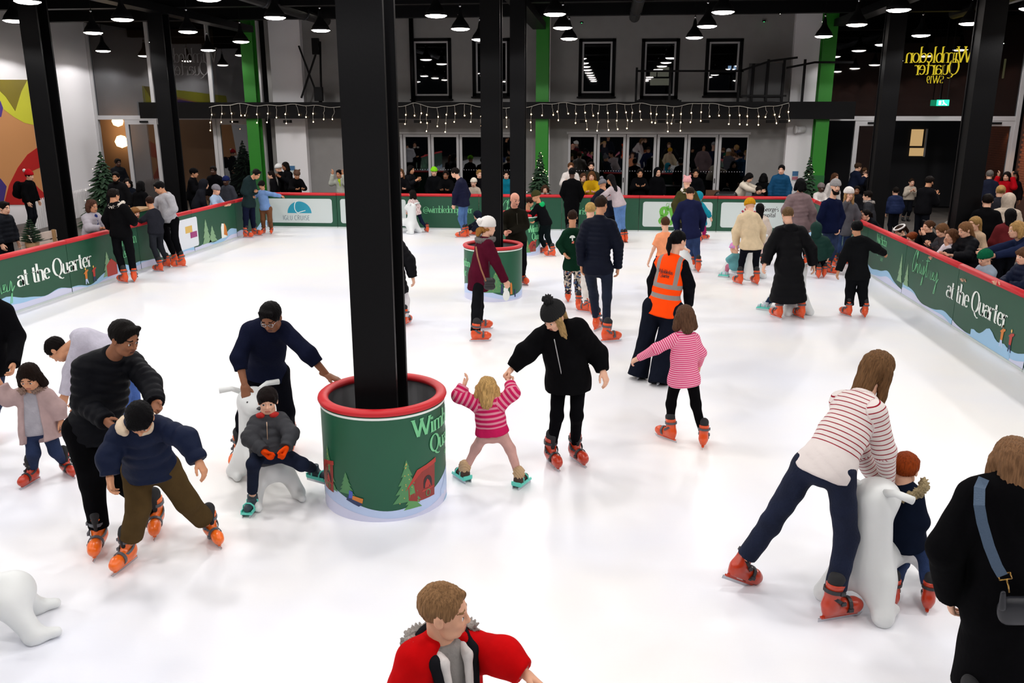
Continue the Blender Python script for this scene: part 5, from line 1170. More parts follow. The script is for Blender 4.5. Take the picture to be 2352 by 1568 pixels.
SK1, SK2, SK3, SK4 = 'e0ae93', 'c68e6c', '8a5a40', '4a2f24'
R = {}
R['man1'] = P('man in black padded jacket and black trousers steadying the boy in navy', 1.78, 130, (228, 1268, 168), (361, 1222, 165), (286, 777), (186, 834), (312, 818), (192, 925, -.12), (345, 880, -.1), (245, 968, -.3), (357, 925, -.3), (180, 985), (255, 990), (212, 1105), (276, 1100), hy=112, hp=22, sd=-.02, hdd=-.12, gd=.12, ski='bright', skc=SK3, hairc='100d0c', hair='short', top=puf('0c0d12', hem=.25, q=.075), bot=tr('060608', .03, end=.9))
R['boy2'] = P('boy in navy padded coat and olive cargo trousers with his head bent down', 1.42, 178, (288, 1302, 192), (492, 1246, 140), (322, 962), (264, 992), (372, 972), (248, 1050, -.3), (428, 1008, -.28), (252, 1092, -.35), (456, 1058, -.35), (315, 1078), (378, 1072), (318, 1165), (428, 1150), hy=170, hp=52, sd=-.2, hdd=-.3, gd=-.1, ski='bright', skc=SK2, hairc='0b0a0c', hair='fringe', top=puf('141c33', hem=.12, q=.1), bot=tr('4a3a22', .034, end=.72, cw=.085), fur=mat('hood_cream', 'cbb79f', .9, bump=.3, bscale=60), fursm=True, furk=1.1)
R['girl3'] = P('small girl in pale mauve fur hood parka and jeans holding an adult hand', 1.12, 172, (70, 1112, 190), (158, 1092, 130), (67, 866), (40, 902), (112, 905), (18, 915), (132, 935), (2, 884), (140, 962), (70, 985), (108, 982), (77, 1040), (128, 1036), hp=28, hdd=-.08, skc=SK2, hairc='1a100c', hair='bob', ski='red', top=swt('9d9aa2', .012, .12), over=jk('a8908f', .034, .5, hr=.19, open=.075, n='parka'), bot=jean(), fur=mat('fur_brown', '8f7568', .95, bump=.6, bscale=110))
R['adult4'] = P('adult in black coat and jeans holding the hand of the girl in mauve', 1.72, 150, (-62, 1025, 150), (-18, 1008, 150), (-32, 628), (-72, 690), (18, 706), (-95, 770), (38, 772), (-85, 850), (30, 838, -.25), (-52, 835), (-8, 835), (-55, 930), (-12, 925), skc=SK2, hairc='14100e', hair='short', top=jk(BK, .03, .25), bot=jean())
R['bent5'] = P('man in a light grey hooded top bending right over behind the man in black', 1.75, 272, (285, 1015, 280), (312, 1008, 280), (132, 803), (176, 778), (196, 772), (165, 850, -.1), (195, 850), (150, 905, -.15), (180, 915), (262, 815), (280, 812), (282, 905), (303, 905), hp=62, hdd=-.05, skc=SK2, hairc='120e0d', hair='crop', top=swt('b9b6c4', .03, .05, n='hooded_top'), bot=jean('3a5590'))
R['man6'] = P('man in navy jumper and glasses bending with one hand on the planter rim', 1.76, 188, (549, 1066, 185), (668, 1036, 170), (622, 729), (566, 752), (658, 748), (548, 822, -.45), (708, 812, -.5), (562, 885, -.55), (752, 862, 0, 1.01), (585, 858), (640, 856), (563, 958), (657, 945), hp=32, sd=-.36, hdd=-.5, ski='bright', skc=SK3, hairc='0d0b0c', hair='short', glasses=True, top=swt('12162a', .024, .06, sl=.45), bot=tr('0a0b12', .02), hands=(('flat', (.15, -.3, -1)), ('flat', (1, -.2, -.35))), thumb=((1, 0, .2), (0, -1, 0)))
R['boy7'] = P('small boy in grey padded coat and orange mittens sitting on a white skating aid', 1.02, 168, (577, 1176, 185), (733, 1104, 120), (615, 921), (585, 968), (648, 958), (574, 1006, -.1), (668, 996, -.08), (606, 1036, -.2), (657, 1028, -.2), (598, 1040), (642, 1040), (582, 1066, -.2), (694, 1066, -.1), hp=4, sd=.06, hdd=.05, D=6.72, lz=(0, .1), ski='tod_navy', skc=SK1, hairc='181110', hair='fringe', top=puf('3a3b3f', .032, .2, q=.07, zip='c8a890'), bot=tr('1c2233', .014, end=.8), hood=cloth('hood_grey7', '3a3b3f'), fur=mat('hood_red', 'b01810', .8), fursm=True, hands=('fist', 'fist'), glove=cloth('mitten_orange', 'd8430c'))
R['tod8'] = P('toddler girl in pink striped jumper with both arms raised', .98, 5, (1061, 1100, -35), (1198, 1114, 30), (1120, 895), (1090, 922), (1152, 920), (1054, 908, .0), (1178, 902, .0), (1065, 886, .05), (1171, 880, .1), (1112, 998), (1150, 994), (1093, 1030), (1172, 1030), hp=15, ski='tod_fur', skc=SK1, hairc='c09a62', hair='wavy', top=dict(m=stripes('pinkknit', 'c21f58', 'd98a9c', .045, .45, 0, .23), lo=.03, hem=-.015, n='jumper', wr=.006, cw=.05), bot=leg('c99d95', .005), hands=('relax', 'grip'))
R['wom9'] = P('woman in black fleece jacket and black pompom hat holding the toddler by the hand', 1.7, 212, (1270, 1070, 160), (1327, 1062, 155), (1272, 728), (1235, 768), (1333, 745), (1207, 812, -.15), (1371, 812, -.0), (1176, 846, -.2), (1385, 852, -.1), (1284, 868), (1328, 866), (1279, 955), (1324, 955), hy=225, hp=35, sd=-.12, hdd=-.2, ski='red', skc=SK1, hairc='a98a5c', hair='sidelock', hat=('beanie', mat('knit_black', '0b0b0d', .95, bump=.5, bscale=60), mat('pom_black', '0c0c0e', .95)), top=jk('09090b', .05, .3, wr=.006, hr=.215, zip='a8a8a8', cw=.06), bot=leg('08080b'), hands=('grip', 'relax'))
R['girl10'] = P('girl in pink and white striped long top and black leggings seen from behind', 1.28, -12, (1530, 1008, -40), (1615, 1022, 15), (1572, 728), (1546, 772), (1597, 771), (1508, 800), (1610, 810), (1467, 822, .1), (1605, 838, .15), (1553, 868), (1589, 868), (1541, 928), (1598, 928), hp=5, skc=SK1, hairc='5a4030', hair='bob', top=dict(m=stripes('pinkstripe', 'd8487a', 'efb9c6', .021, .42), lo=.016, hem=.18, hr=.165, n='striped_top', col=0, cw=.032), bot=leg('08080a'), ski='orange')
R['wom11'] = P('rink steward in orange high visibility vest and black trousers with a ponytail', 1.68, 30, (1470, 866, 20), (1517, 880, 25), (1558, 553), (1512, 596), (1574, 602), (1500, 645), (1583, 655), (1500, 700, .15), (1582, 700, .1), (1500, 704), (1548, 710), (1482, 790), (1522, 796), hy=55, hp=6, skc=SK1, hairc='0c0b0d', hair='pony', ski='white', top=swt('0b0b10', .024, .0, n='black_top'), over=dict(m=hivis(), lo=.04, hem=.14, hr=.2, sl=-1, n='hi_vis_vest', col=0, wr=.005), bot=tr('10141f', .045, end=1.32, cw=.135))
R['wom12'] = P('woman in burgundy parka and white knitted hat with a small black shoulder bag', 1.66, 62, (1108, 756, 80), (1103, 783, 85), (1122, 523), (1104, 556), (1124, 556), (1100, 600), (1138, 600), (1110, 640, .15), (1160, 645, -.05), (1096, 632), (1102, 634), (1100, 702), (1094, 704), hy=60, hp=10, skc=SK1, hairc='9a6a34', hair='lowpony', hat=('slouch', mat('knit_white', 'e6e2de', .95, bump=.5, bscale=60), mat('pom_white', 'e8e4e0', .95), (0, -.62, .3)), top=jk('4a0f22', .03, .45, hr=.19), bot=tr('101114', .015, end=.95, cw=.075), fur=mat('fur_slate', '6a6664', .95, bump=.6, bscale=110))
R['man13'] = P('man in dark navy padded jacket and dark jeans standing with his back turned', 1.8, 14, (1374, 756, 30), (1402, 784, 75), (1381, 470), (1346, 508), (1408, 510), (1334, 560), (1420, 562), (1336, 610, .05), (1419, 615, .05), (1354, 618), (1394, 618), (1364, 680), (1394, 682), hy=35, skc=SK2, hairc='2a1d16', hair='crop', top=puf('0d111f', .03, .1, q=.07), bot=jean('0f1729'))
R['boy14'] = P('boy in dark green hooded top with printed back and patterned trousers', 1.4, 2, (1304, 692, 0), (1330, 709, 15), (1315, 499), (1297, 533), (1331, 531), (1285, 562), (1340, 562), (1296, 582, -.12), (1338, 586, .1), (1304, 612), (1327, 612), (1304, 650), (1327, 650), skc=SK2, hairc='2a1a12', hair='crop', top=swt('0c2a1c', .022, .12, n='hooded_top'), bot=dict(m=camo('patterned', ['23252c', '8a8478', '3c4a66', 'c9b9a8', '1c1c22', '9a4a3a'], 34), lo=.012), hood=cloth('hood_green', '0c2a1c'))
R['girl15'] = P('blonde girl in white trousers half hidden behind the man in navy', 1.45, 5, (1342, 716, 300), (1358, 720, 0), (1356, 482), (1340, 516), (1372, 516), (1333, 550), (1380, 550), (1335, 580, .1), (1380, 580), (1346, 600), (1366, 600), (1344, 652), (1360, 652), skc=SK1, hairc='b8945a', hair='bun', top=swt('2a2a33', .02, .05), bot=tr('d8d2cc', .02))
R['man16'] = P('bald man in a dark olive zipped jacket standing behind the round planter', 1.78, 165, (1180, 654, 160), (1203, 653, 150), (1183, 458), (1161, 488), (1205, 486), (1154, 520), (1207, 518), (1160, 533, -.3), (1172, 532, -.3), (1174, 550), (1198, 550), (1180, 605), (1200, 606), hy=150, hp=14, skc='d99a82', hairc='8a6a58', hair=[], top=jk('17150f', .03, .05, zip='55524a', hr=.16), bot=tr('0c0c0f', .02), hands=('fist', 'fist'))
R['boy17'] = P('boy in dark olive hat and black top with bright green hood leaning on the planter', 1.38, 285, (1248, 581, 290), (1264, 589, 280), (1231, 452), (1232, 473), (1246, 472), (1222, 492), (1240, 496), (1215, 502, -.1), (1226, 508, -.1), (1250, 512), (1258, 512), (1241, 545), (1257, 542), hp=20, skc=SK2, hairc='15110f', hair=[], hat=('beanie', cloth('olive_knit', '3a3a20')), top=swt('0a0b0e', .024, .05, n='hooded_top'), bot=tr('0a1214', .016), hood=cloth('green_hood', '17a35c'))
R['kid18'] = P('dark haired child peering over the round planter beside the boy with the green hood', 1.2, 100, (1213, 566, 100), (1221, 566, 100), (1217, 464), (1206, 488), (1216, 490), (1204, 510), (1218, 512), (1214, 520), (1226, 520), (1206, 530), (1213, 530), (1208, 556), (1216, 556), hp=18, skc=SK2, hairc='2a1a12', hair='fringe', top=jk('2a2220', .02), bot=tr('15151a'))
R['kid19'] = P('child in navy hooded coat crouching on the ice behind the black column', 1.1, 260, (1082, 540, 260), (1096, 540, 260), (1096, 496), (1094, 509), (1102, 509), (1082, 520), (1092, 522), (1076, 528), (1084, 530), (1098, 524), (1106, 524), (1080, 520), (1090, 522), hp=30, skc=SK1, hairc='1a1412', hair=[], hat=('hood', puf('12182a')['m']), top=puf('12182a', .03, .05), bot=tr('101420'))
R['man20'] = P('young man in navy padded jacket and light blue jeans leaning towards the barrier', 1.78, 285, (1060, 546, 275), (1066, 544, 280), (1045, 397), (1053, 418), (1064, 416), (1046, 445), (1074, 446), (1043, 470, -.05), (1068, 470), (1061, 468), (1068, 468), (1058, 503), (1066, 503), hp=15, skc=SK1, hairc='15100e', hair='short', top=puf('14162e', .034, .1), bot=jean('4a6a9a'))
R['girl21'] = P('little girl in white top with red hearts and navy leggings pushing a skating aid', 1.08, 305, (951, 533, 300), (980, 533, 330), (947, 446), (941, 461), (956, 461), (937, 474), (962, 474), (935, 487, .05), (955, 485, .2), (950, 488), (961, 488), (951, 508), (968, 508), skc=SK1, hairc='14100e', hair='bob', top=dict(m=dots('hearts', 'dccac8', '8a1420', 26, .3), lo=.02, hem=.2, hr=.15, n='top'), bot=leg('151c33', .006))
R['wom22'] = P('woman in long black padded coat and white trousers beside the large black column', 1.66, 8, (905, 748, 10), (934, 746, 20), (896, 520), (872, 556), (918, 556), (862, 600), (940, 598), (866, 640), (948, 636), (884, 628), (912, 628), (890, 690), (930, 690), skc=SK1, hairc='4a3020', hair='long', top=puf('0b0b0f', .045, .72, hr=.24), bot=tr('d6d2d4', .02, end=.98, cw=.07))
R['man23'] = P('man in dark teal jacket bending over a boy in the rink corner', 1.76, 112, (570, 546, 110), (590, 541, 100), (589, 400), (565, 412), (580, 411), (559, 440), (586, 440), (575, 450, -.1), (587, 440, -.2), (565, 468), (578, 468), (565, 500), (580, 500), hp=35, sd=-.1, skc=SK2, hairc='14100f', hair='short', top=jk('1c2a2c', .03, .2), bot=tr('12162a', .016), ski='orange')
R['boy24'] = P('small boy in pale blue jumper and tan trousers holding onto the barrier', 1.2, 195, (605, 537, 190), (624, 537, 170), (601, 425), (590, 442), (613, 441), (584, 452), (630, 447), (585, 440), (645, 450, .1), (603, 480), (618, 480), (604, 505), (620, 505), hp=25, skc=SK2, hairc='15110f', hair='fringe', top=swt('6f8fc0', .022, .05), bot=tr('6a4630', .02))
R['man25'] = P('man in light grey hooded top and black joggers looking down at a boy', 1.8, 238, (396, 606, 240), (412, 614, 250), (366, 431), (362, 455), (393, 450), (355, 480), (400, 480), (352, 498, -.2), (372, 500, -.2), (378, 508), (400, 506), (384, 545), (402, 548), hp=25, sd=-.05, skc=SK2, hairc='0d0b0c', hair='short', top=swt('a9a8ad', .03, .03, n='hooded_top'), bot=tr('07070a', .016), hood=cloth('hood_lgrey', 'a9a8ad'))
R['boy26'] = P('boy in dark grey top and trousers reaching for the barrier', 1.38, 318, (364, 623, 290), (381, 613, 290), (344, 464), (342, 487), (362, 486), (329, 504), (370, 508), (319, 511, .1), (366, 528), (350, 531), (366, 531), (352, 565), (368, 565), skc=SK2, hairc='2a1a14', hair='crop', top=swt('24252c', .02, .08), bot=tr('24262c', .014))
R['per27'] = P('person in black coat with cream fur hood standing at the left barrier', 1.7, 22, (283, 649, 300), (310, 646, 340), (262, 449), (250, 476), (288, 474), (244, 504), (305, 505), (252, 525, .15), (308, 512, .25), (266, 535), (290, 535), (271, 578), (299, 576), skc=SK2, hairc='1a1412', hair='short', top=jk('0b0b0d', .04, .12, hr=.2), bot=tr('0c0d10', .022), fur=M_furw, hood=cloth('hood_black', '0b0b0d'))
R['per28'] = P('figure dressed all in black standing with back turned at the back barrier', 1.82, 2, (1305, 545, 0), (1322, 545, 0), (1314, 397), (1296, 418), (1331, 418), (1292, 444), (1336, 444), (1300, 462, .15), (1330, 462, .15), (1304, 470), (1322, 470), (1305, 506), (1322, 506), skc=SK4, hairc='08080a', hair='short', top=jk('060608', .03, .3), bot=tr('060608', .018), ski='black')
R['wom29'] = P('woman in pale grey jumper and light jeans leaning on the back barrier', 1.68, 322, (1424, 557, 320), (1432, 556, 320), (1402, 412), (1401, 431), (1419, 433), (1390, 446), (1410, 452), (1380, 452, .2), (1396, 456, .2), (1416, 470), (1430, 470), (1420, 512), (1429, 512), hp=20, skc=SK2, hairc='0d0b0d', hair='longback', top=swt('b3a6aa', .022, .02), bot=jean('5577a8'))
R['per30'] = P('person in grey pompom hat and navy padded coat bending at the back barrier', 1.62, 330, (1402, 552, 330), (1412, 552, 330), (1384, 425), (1372, 442), (1392, 442), (1364, 460), (1398, 464), (1362, 470, .1), (1388, 478), (1394, 488), (1406, 488), (1396, 520), (1408, 520), hp=25, skc=SK2, hairc='1a1412', hair=[], hat=('beanie', cloth('knit_grey', '6d6c72'), cloth('pom_grey', '77767c')), top=puf('0f1422', .034, .15), bot=tr('101218'))
R['man31'] = P('man in navy jacket and blue jeans bending beyond the orange tee shirt boy', 1.8, 2, (1590, 618, 0), (1602, 624, 5), (1585, 444), (1562, 468), (1605, 466), (1552, 502), (1614, 500), (1556, 532, .2), (1610, 530, .2), (1576, 540), (1598, 540), (1590, 580), (1600, 580), hp=30, sd=.12, skc=SK2, hairc='2a2019', hair='crop', top=jk('181c3a', .032, .1, hr=.18), bot=jean('24365c'))
R['per32'] = P('person in olive hooded coat and pink eared hat by the back barrier', 1.74, 0, (1566, 572, 0), (1580, 572, 0), (1578, 420), (1559, 442), (1596, 442), (1550, 470), (1604, 470), (1552, 492), (1602, 492), (1568, 498), (1588, 498), (1568, 535), (1582, 535), skc=SK1, hairc='2a1c14', hair=[], hat=('ears', cloth('pink_hat', 'd49a9c')), top=jk('3d3a20', .034, .3), bot=tr('15151a'), fur=M_furw, hood=cloth('hood_olive', '3d3a20'))
R['kid33'] = P('child in bright teal coat and magenta leggings beside the man in navy', 1.28, 60, (1608, 556, 30), (1620, 550, 60), (1606, 452), (1600, 470), (1614, 471), (1598, 488), (1626, 490), (1600, 502), (1631, 499), (1605, 512), (1615, 512), (1606, 528), (1617, 528), skc=SK1, hairc='2a1c14', hair='fringe', top=puf('0f7f94', .03, .25), bot=leg('9a1f5c', .008), hat=('hood', puf('0f7f94')['m']))
R['boy34'] = P('boy in a peach orange tee shirt with bare arms seen from behind', 1.3, 2, (1514, 668, 0), (1540, 668, 0), (1528, 513), (1512, 540), (1543, 540), (1501, 572), (1556, 565), (1491, 598, .05), (1576, 572, .15), (1516, 592), (1539, 592), (1516, 628), (1540, 628), skc=SK1, hairc='4a3020', hair='crop', top=swt('ef9a6e', .022, .06, sl=-.25, n='tee_shirt', col=0), bot=tr('23304a', .014))
R['wom35'] = P('woman in cream knee length coat and mustard beanie bending over a skating aid', 1.7, 352, (1694, 652, 340), (1733, 652, 350), (1722, 473), (1701, 497), (1737, 494), (1691, 530), (1750, 526), (1691, 562, .2), (1748, 558, .25), (1711, 566), (1740, 566), (1704, 600), (1736, 600), hp=25, sd=.15, hdd=.28, skc=SK1, hairc='2a1c14', hair=[], hat=('beanie', cloth('mustard', 'c8901c', bump=.5, bscale=60)), top=jk('cdb898', .04, .1, hr=.2, wr=.006), bot=leg('0d0f16', .004))
R['girl36'] = P('girl in cream padded jacket, black skirt and pale tights', 1.32, 10, (1740, 606, 0), (1749, 614, 20), (1745, 480), (1732, 502), (1760, 502), (1728, 524), (1766, 526), (1732, 545), (1764, 546), (1738, 552), (1754, 552), (1740, 580), (1752, 580), skc=SK2, hairc='0e0b0c', hair='longback', top=puf('cfc0b4', .03, .12, q=.07), bot=leg('c3a9a4', .003))
R['kid37'] = P('toddler in pink tights and pink and teal hat riding a white skating aid', .95, 330, (1662, 636, 300), (1716, 640, 30), (1687, 570), (1680, 588), (1698, 588), (1674, 596), (1704, 596), (1678, 602), (1700, 602), (1684, 610), (1698, 610), (1672, 612), (1708, 614), skc=SK1, hairc='6a4a30', hair=[], ski='tod_silver', hat=('helmet', dots('pinkteal', 'd884c0', '4fc0b8', 9, .35)), top=puf('5f9aa0', .026, .1), bot=leg('b86f86', .008), gd=-.05)
R['wom38'] = P('woman in mauve padded coat with black hair behind the long black coat', 1.7, 5, (1822, 612, 0), (1848, 612, 0), (1838, 423), (1814, 452), (1856, 452), (1804, 484), (1866, 488), (1808, 515), (1864, 518), (1824, 520), (1848, 520), (1824, 565), (1848, 565), skc=SK2, hairc='09090b', hair='bob', top=puf('7a6668', .045, .35, hr=.2), bot=tr('101014'))
R['wom39'] = P('woman in ankle length black padded coat with her blonde hair clipped up', 1.7, 2, (1782, 729, -20), (1834, 729, -15), (1809, 494), (1784, 528), (1843, 527), (1769, 570), (1862, 572), (1757, 606, .0), (1868, 608), (1796, 610), (1830, 610), (1788, 668), (1834, 668), hp=25, sd=.1, skc=SK1, hairc='6a5238', hair='bun', top=puf('0b0b0e', .05, 1.35, q=.11, hr=.31, qa=.008), bot=tr('0a0a0d', .006), hood=puf('0b0b0e')['m'])
R['kid40'] = P('child in dark green hooded padded coat beside the long black coat', 1.22, 5, (1878, 638, 10), (1892, 636, 20), (1874, 526), (1860, 548), (1898, 549), (1856, 570), (1906, 572), (1862, 588), (1902, 590), (1870, 588), (1890, 588), (1876, 610), (1892, 610), skc=SK1, hairc='2a1c14', hair=[], hat=('hood', puf('14302a')['m']), top=puf('14302a', .045, .25, hr=.18), bot=tr('0c0d10'))
R['man41'] = P('bearded man in navy jumper and grey beanie looking across the rink', 1.8, 155, (1893, 626, 120), (1907, 629, 140), (1919, 429), (1892, 464), (1928, 462), (1884, 500), (1934, 498), (1895, 522, -.05), (1926, 526, -.05), (1900, 530), (1918, 530), (1901, 572), (1915, 572), hy=175, skc=SK1, hairc='120d0c', hair=[], beard=True, hat=('beanie', cloth('knit_lgrey', '8d8a8a')), top=swt('0f1530', .024, .05), bot=jean('1f2c4a'))
R['wom42'] = P('woman in long grey jumper and white beanie with a hand over her mouth', 1.68, 170, (1921, 614, 160), (1936, 606, 150), (1950, 446), (1932, 470), (1964, 470), (1930, 494), (1970, 494), (1946, 462, -.2), (1968, 520), (1926, 528), (1948, 528), (1926, 568), (1942, 568), skc=SK1, hairc='a8845a', hair='sidelock', hat=('beanie', cloth('knit_cream', 'd8d2ce')), top=swt('57565c', .03, .3), bot=jean('24365c'))
R['boy43'] = P('boy in black hooded jacket and black trousers holding the barrier rail', 1.36, 15, (1942, 724, -20), (1983, 727, 10), (1968, 524), (1950, 553), (1992, 550), (1938, 590), (2012, 570), (1926, 622, .0), (2030, 581, .15), (1956, 632), (1984, 632), (1953, 668), (1981, 668), skc=SK2, hairc='09090b', hair='fringe', top=jk('111214', .034, .12, hr=.19), bot=tr('0e0f12', .028, end=.8, cw=.075), hood=cloth('hood_blk2', '111214'))
R['kid44'] = P('child riding a white skating aid hidden behind the long black coat', .95, 350, (1752, 711, 300), (1846, 716, 30), (1806, 640), (1794, 658), (1820, 658), (1788, 672), (1826, 672), (1792, 684), (1822, 684), (1798, 688), (1816, 688), (1770, 688), (1834, 690), skc=SK1, hairc='6a4a30', hair='fringe', ski='tod_silver', top=puf('3a4a6a', .024, .05), bot=leg('22304a', .01), gd=.1)
R['wom45'] = P('woman in white jumper with thin red stripes and blue jeans pushing a skating aid', 1.7, 58, (1696, 1340, 70), (1927, 1420, 75), (2018, 850), (1932, 908), (2024, 938), (1975, 1035, .25), (2032, 1036, .05), (2022, 1126, .3), (2040, 1118, .12), (1856, 1066), (1930, 1084), (1768, 1205), (1945, 1236), hy=65, hp=18, sd=.18, hdd=.28, lz=(.03, 0), fp=(-28, 0), skc=SK1, hairc='6a4d33', hair='long', ski='red', top=dict(m=stripes('redstripe', 'dcd3d0', '8f1a2a', .034, .2, 0, .40), lo=.024, hem=.05, n='striped_jumper', cw=.038), bot=jean('141c33', .016, end=.8, cw=.07), hands=('grip', 'grip'))
R['kid46'] = P('red haired child in navy coat with fur hood riding the white skating aid', 1.05, 42, (2042, 1385, 10), (2128, 1392, 25), (2080, 1076), (2056, 1124), (2098, 1128), (2050, 1180, .15), (2112, 1196), (2064, 1215, .2), (2090, 1222, .25), (2062, 1236), (2092, 1240), (2070, 1290, .15), (2124, 1270), hp=10, skc=SK1, hairc='8a3a14', hair='fringe', ski='red', furk=1.5, top=jk('0f1626', .028, .1), bot=jean('24365c', .012, end=.75), fur=M_furt, gd=.16)
# two figures cut by the frame: distance follows from their usual height
def near(label, H, F, u, v, **k): return H, F, u, v
def Dof(u, v, z): p = onz(u, v, z); return (p-CAM)@FH
D47 = Dof(2325, 1052, 1.60); f47 = atd(2300, 1300, D47)
def gpx(p):
    d = np.asarray(p)-CAM; k = d@FW; return (1176+FPX*(d@RT)/k, 784-FPX*(d@UU)/k)
def flpx(u, v, D, off): p = atd(u, v, D); q = np.array([p[0], p[1], 0])+RT*off; return gpx(q)
a47 = flpx(2275, 1500, D47, -.10); b47 = flpx(2275, 1500, D47, .10)
R['wom47'] = P('woman in long black coat with a blue strap shoulder bag and brown hair', 1.68, 15, (*a47, 10), (*b47, 10), (2325, 1060), (2232, 1122), (2400, 1128), (2172, 1260), (2452, 1270), (2182, 1370, .12), (2440, 1380, .12), (2262, 1395), (2352, 1395), (2262, 1560), (2345, 1560), skc=SK1, hairc='7a5a40', hair='long', top=jk('070709', .045, 1.12, hr=.25), bot=tr('08080a'))
D48 = Dof(1021, 1400, 1.28); c48 = atd(1010, 1560, D48)
a48 = flpx(1000, 1560, D48, -.09); b48 = flpx(1020, 1560, D48, .09)
R['boy48'] = P('boy in open red coat with grey fur hood and grey jumper looking sideways', 1.40, 140, (*a48, 120), (*b48, 120), (1022, 1403), (942, 1502), (1094, 1474), (915, 1640), (1156, 1508, -.03), (945, 1740), (1204, 1545, -.08), (985, 1740), (1062, 1740), (990, 1850), (1065, 1850), hy=98, hp=4, hdd=-.02, skc='d6a184', hairc='8a6848', hair='crop', top=swt('8f8b88', .014, .02, n='grey_jumper', col=1), over=jk('b8080c', .04, .35, hr=.2, open=.105, n='red_coat', col=0, cw=.055), hood=cloth('hood_dark', '17171b'), fur=M_furg, furspan=1.5, furk=1.45, bot=tr('1a1c24'), ski='orange')
# ================================================================ white ride-on skating aids
M_plas = mat('white_plastic', 'dfe2e2', .4, spec=.4, sss=0)
def aid_template():
    P_ = [Prim((0, -.26, .14), (0, -.28, .66), .17, .13, N=(0, 1, 0), f=1.15, k=.08), Ell((0, -.24, .76), (.145, .165, .125), k=.06), Ell((0, -.1, .73), (.085, .075, .07), k=.05),
          Prim((0, -.25, .30), (0, .26, .29), .13, .14, k=.1), Prim((-.1, .24, .26), (-.19, .36, .05), .09, .06, k=.08), Prim((.1, .24, .26), (.19, .36, .05), .09, .06, k=.08), Prim((-.11, -.3, .22), (-.2, -.4, .05), .1, .065, k=.08), Prim((.11, -.3, .22), (.2, -.4, .05), .1, .065, k=.08),
          Prim((-.2, -.4, .05), (-.2, -.22, .04), .05, .035, k=.04), Prim((.2, -.4, .05), (.2, -.22, .04), .05, .035, k=.04), Prim((-.19, .34, .05), (-.19, .48, .04), .05, .035, k=.04), Prim((.19, .34, .05), (.19, .48, .04), .05, .035, k=.04),
          Ell((0, 0, .02), (.13, .5, .17), k=.05, sub=True), Prim((-.6, -.03, .02), (.6, -.03, .02), .17, k=.05, sub=True)]
    V, Fc = surf(P_, .014); V[:, 2] = np.maximum(V[:, 2], .0); body = mesh('body', V, Fc, M_plas, True)
    b = MB()
    for s in (-1, 1): b.tube([(s*.07, -.3, .83), (s*.16, -.34, .87), (s*.27, -.35, .865)], [.026, .024, .026], 10)
    hb = []
    for s in (-1, 1): q = MB(); q.tube([(s*.07, -.3, .83), (s*.16, -.34, .87), (s*.27, -.35, .865)], [.026, .024, .026], 10); hb.append(q.me('handle', M_plas, True))
    ey = []
    for s in (-1, 1): q = MB(); q.lathe([(0, .016), (.012, .01), (.016, 0), (0, -.016)], (s*.075, -.115, .79), 8); ey.append(q.me('eye', mat('eye_print', '26262a', .4), True))
    no = MB().lathe([(0, .02), (.02, .01), (.026, 0), (0, -.02)], (0, -.03, .745), 8).me('nose', mat('eye_print', '26262a', .4), True)
    return body, hb, ey, no
AID = aid_template()
def aid(u, v, yaw, label, sc=1.0, z=0):
    p = onz(u, v, 0); r = root('skating_aid', p, label, 'skating aid', None); f = vec(yaw); x = np.cross(f, UP); M = mat4(np.stack([x, f, UP], 1), p, sc)
    for nm, me in [('body', AID[0])]+[('handle', h) for h in AID[1]]+[('eye', e) for e in AID[2]]+[('nose', AID[3])]:
        o = link(nm, me); put_local(o, r, M)
    return r
aid(612, 1118, 150, 'white animal shaped ride-on skating aid carrying the boy in grey', 1.0)
aid(2022, 1352, 48, 'white animal shaped ride-on skating aid pushed by the woman in stripes', 1.05)
aid(-62, 1475, 62, 'empty white animal shaped skating aid standing alone with nobody riding it', 1.0)
aid(930, 534, 300, 'white animal shaped skating aid pushed by the little girl with hearts', .95)
aid(1704, 634, 330, 'white animal shaped skating aid under the toddler in the pink and teal hat', 1.0)
aid(1808, 712, 350, 'white animal shaped skating aid in front of the long black coat', 1.0)
aid(1572, 612, 10, 'white animal shaped skating aid beyond the rink steward', 1.0)
# ================================================================ bystanders
def sp(label, u, v, D, F, col, kind='j', pose='rest', hairc='15100e', hair='short', skc=SK1, bc='101218', H=None, **k):
    g = dict(j=lambda: jk(col, .03, .15), p=lambda: puf(col, .036, .12), s=lambda: swt(col, .022, .03))[kind]()
    return Q(label, u, v, D, F, pose, top=g, bot=tr(bc, .012), hairc=hairc, hair=hair, skc=skc, H=H, lodx=2 if not k.pop('fine', 0) else 1, **k)
GB = 'spectators behind the rink barriers'
xs_ = ('x', XR+.33)
sp('woman in dark jacket with tied black hair leaning over the barrier', 1988, 494, ('x', XR+.12), 272, '101217', pose='rest', hair='pony', lean=35, hp=5, hy=262)
sp('child with a white fluffy headband leaning on the barrier', 2067, 531, xs_, 262, '151618', pose='rest', hair='pony', hairc='2a1a12', hp=30, lean=18, hat=('band', mat('white_fluff', 'e8e4e2', .95, bump=.5, bscale=90)), fine=1)
sp('small ginger child peeping just over the red rail', 2094, 547, ('x', XR+.3), 265, '9aa3ab', hair='fringe', hairc='7a3a1c', hp=5)
sp('girl in black coat with her chin resting on her hand', 2132, 521, ('x', XR+.5), 258, '0d0d10', pose='chin', hair='bun', hairc='4a3020', fine=1)
sp('girl with brown hair looking down at a phone over the rail', 2163, 530, ('x', XR+.42), 262, '3a3436', pose='phone', hair='longback', hairc='6a4a30', hp=28, fine=1)
sp('girl in white jumper with a hand across her mouth', 2184, 543, ('x', XR+.3), 250, 'd6cfd6', 's', pose=('chin', 'rest'), hair='long', hairc='5a3c28', fine=1)
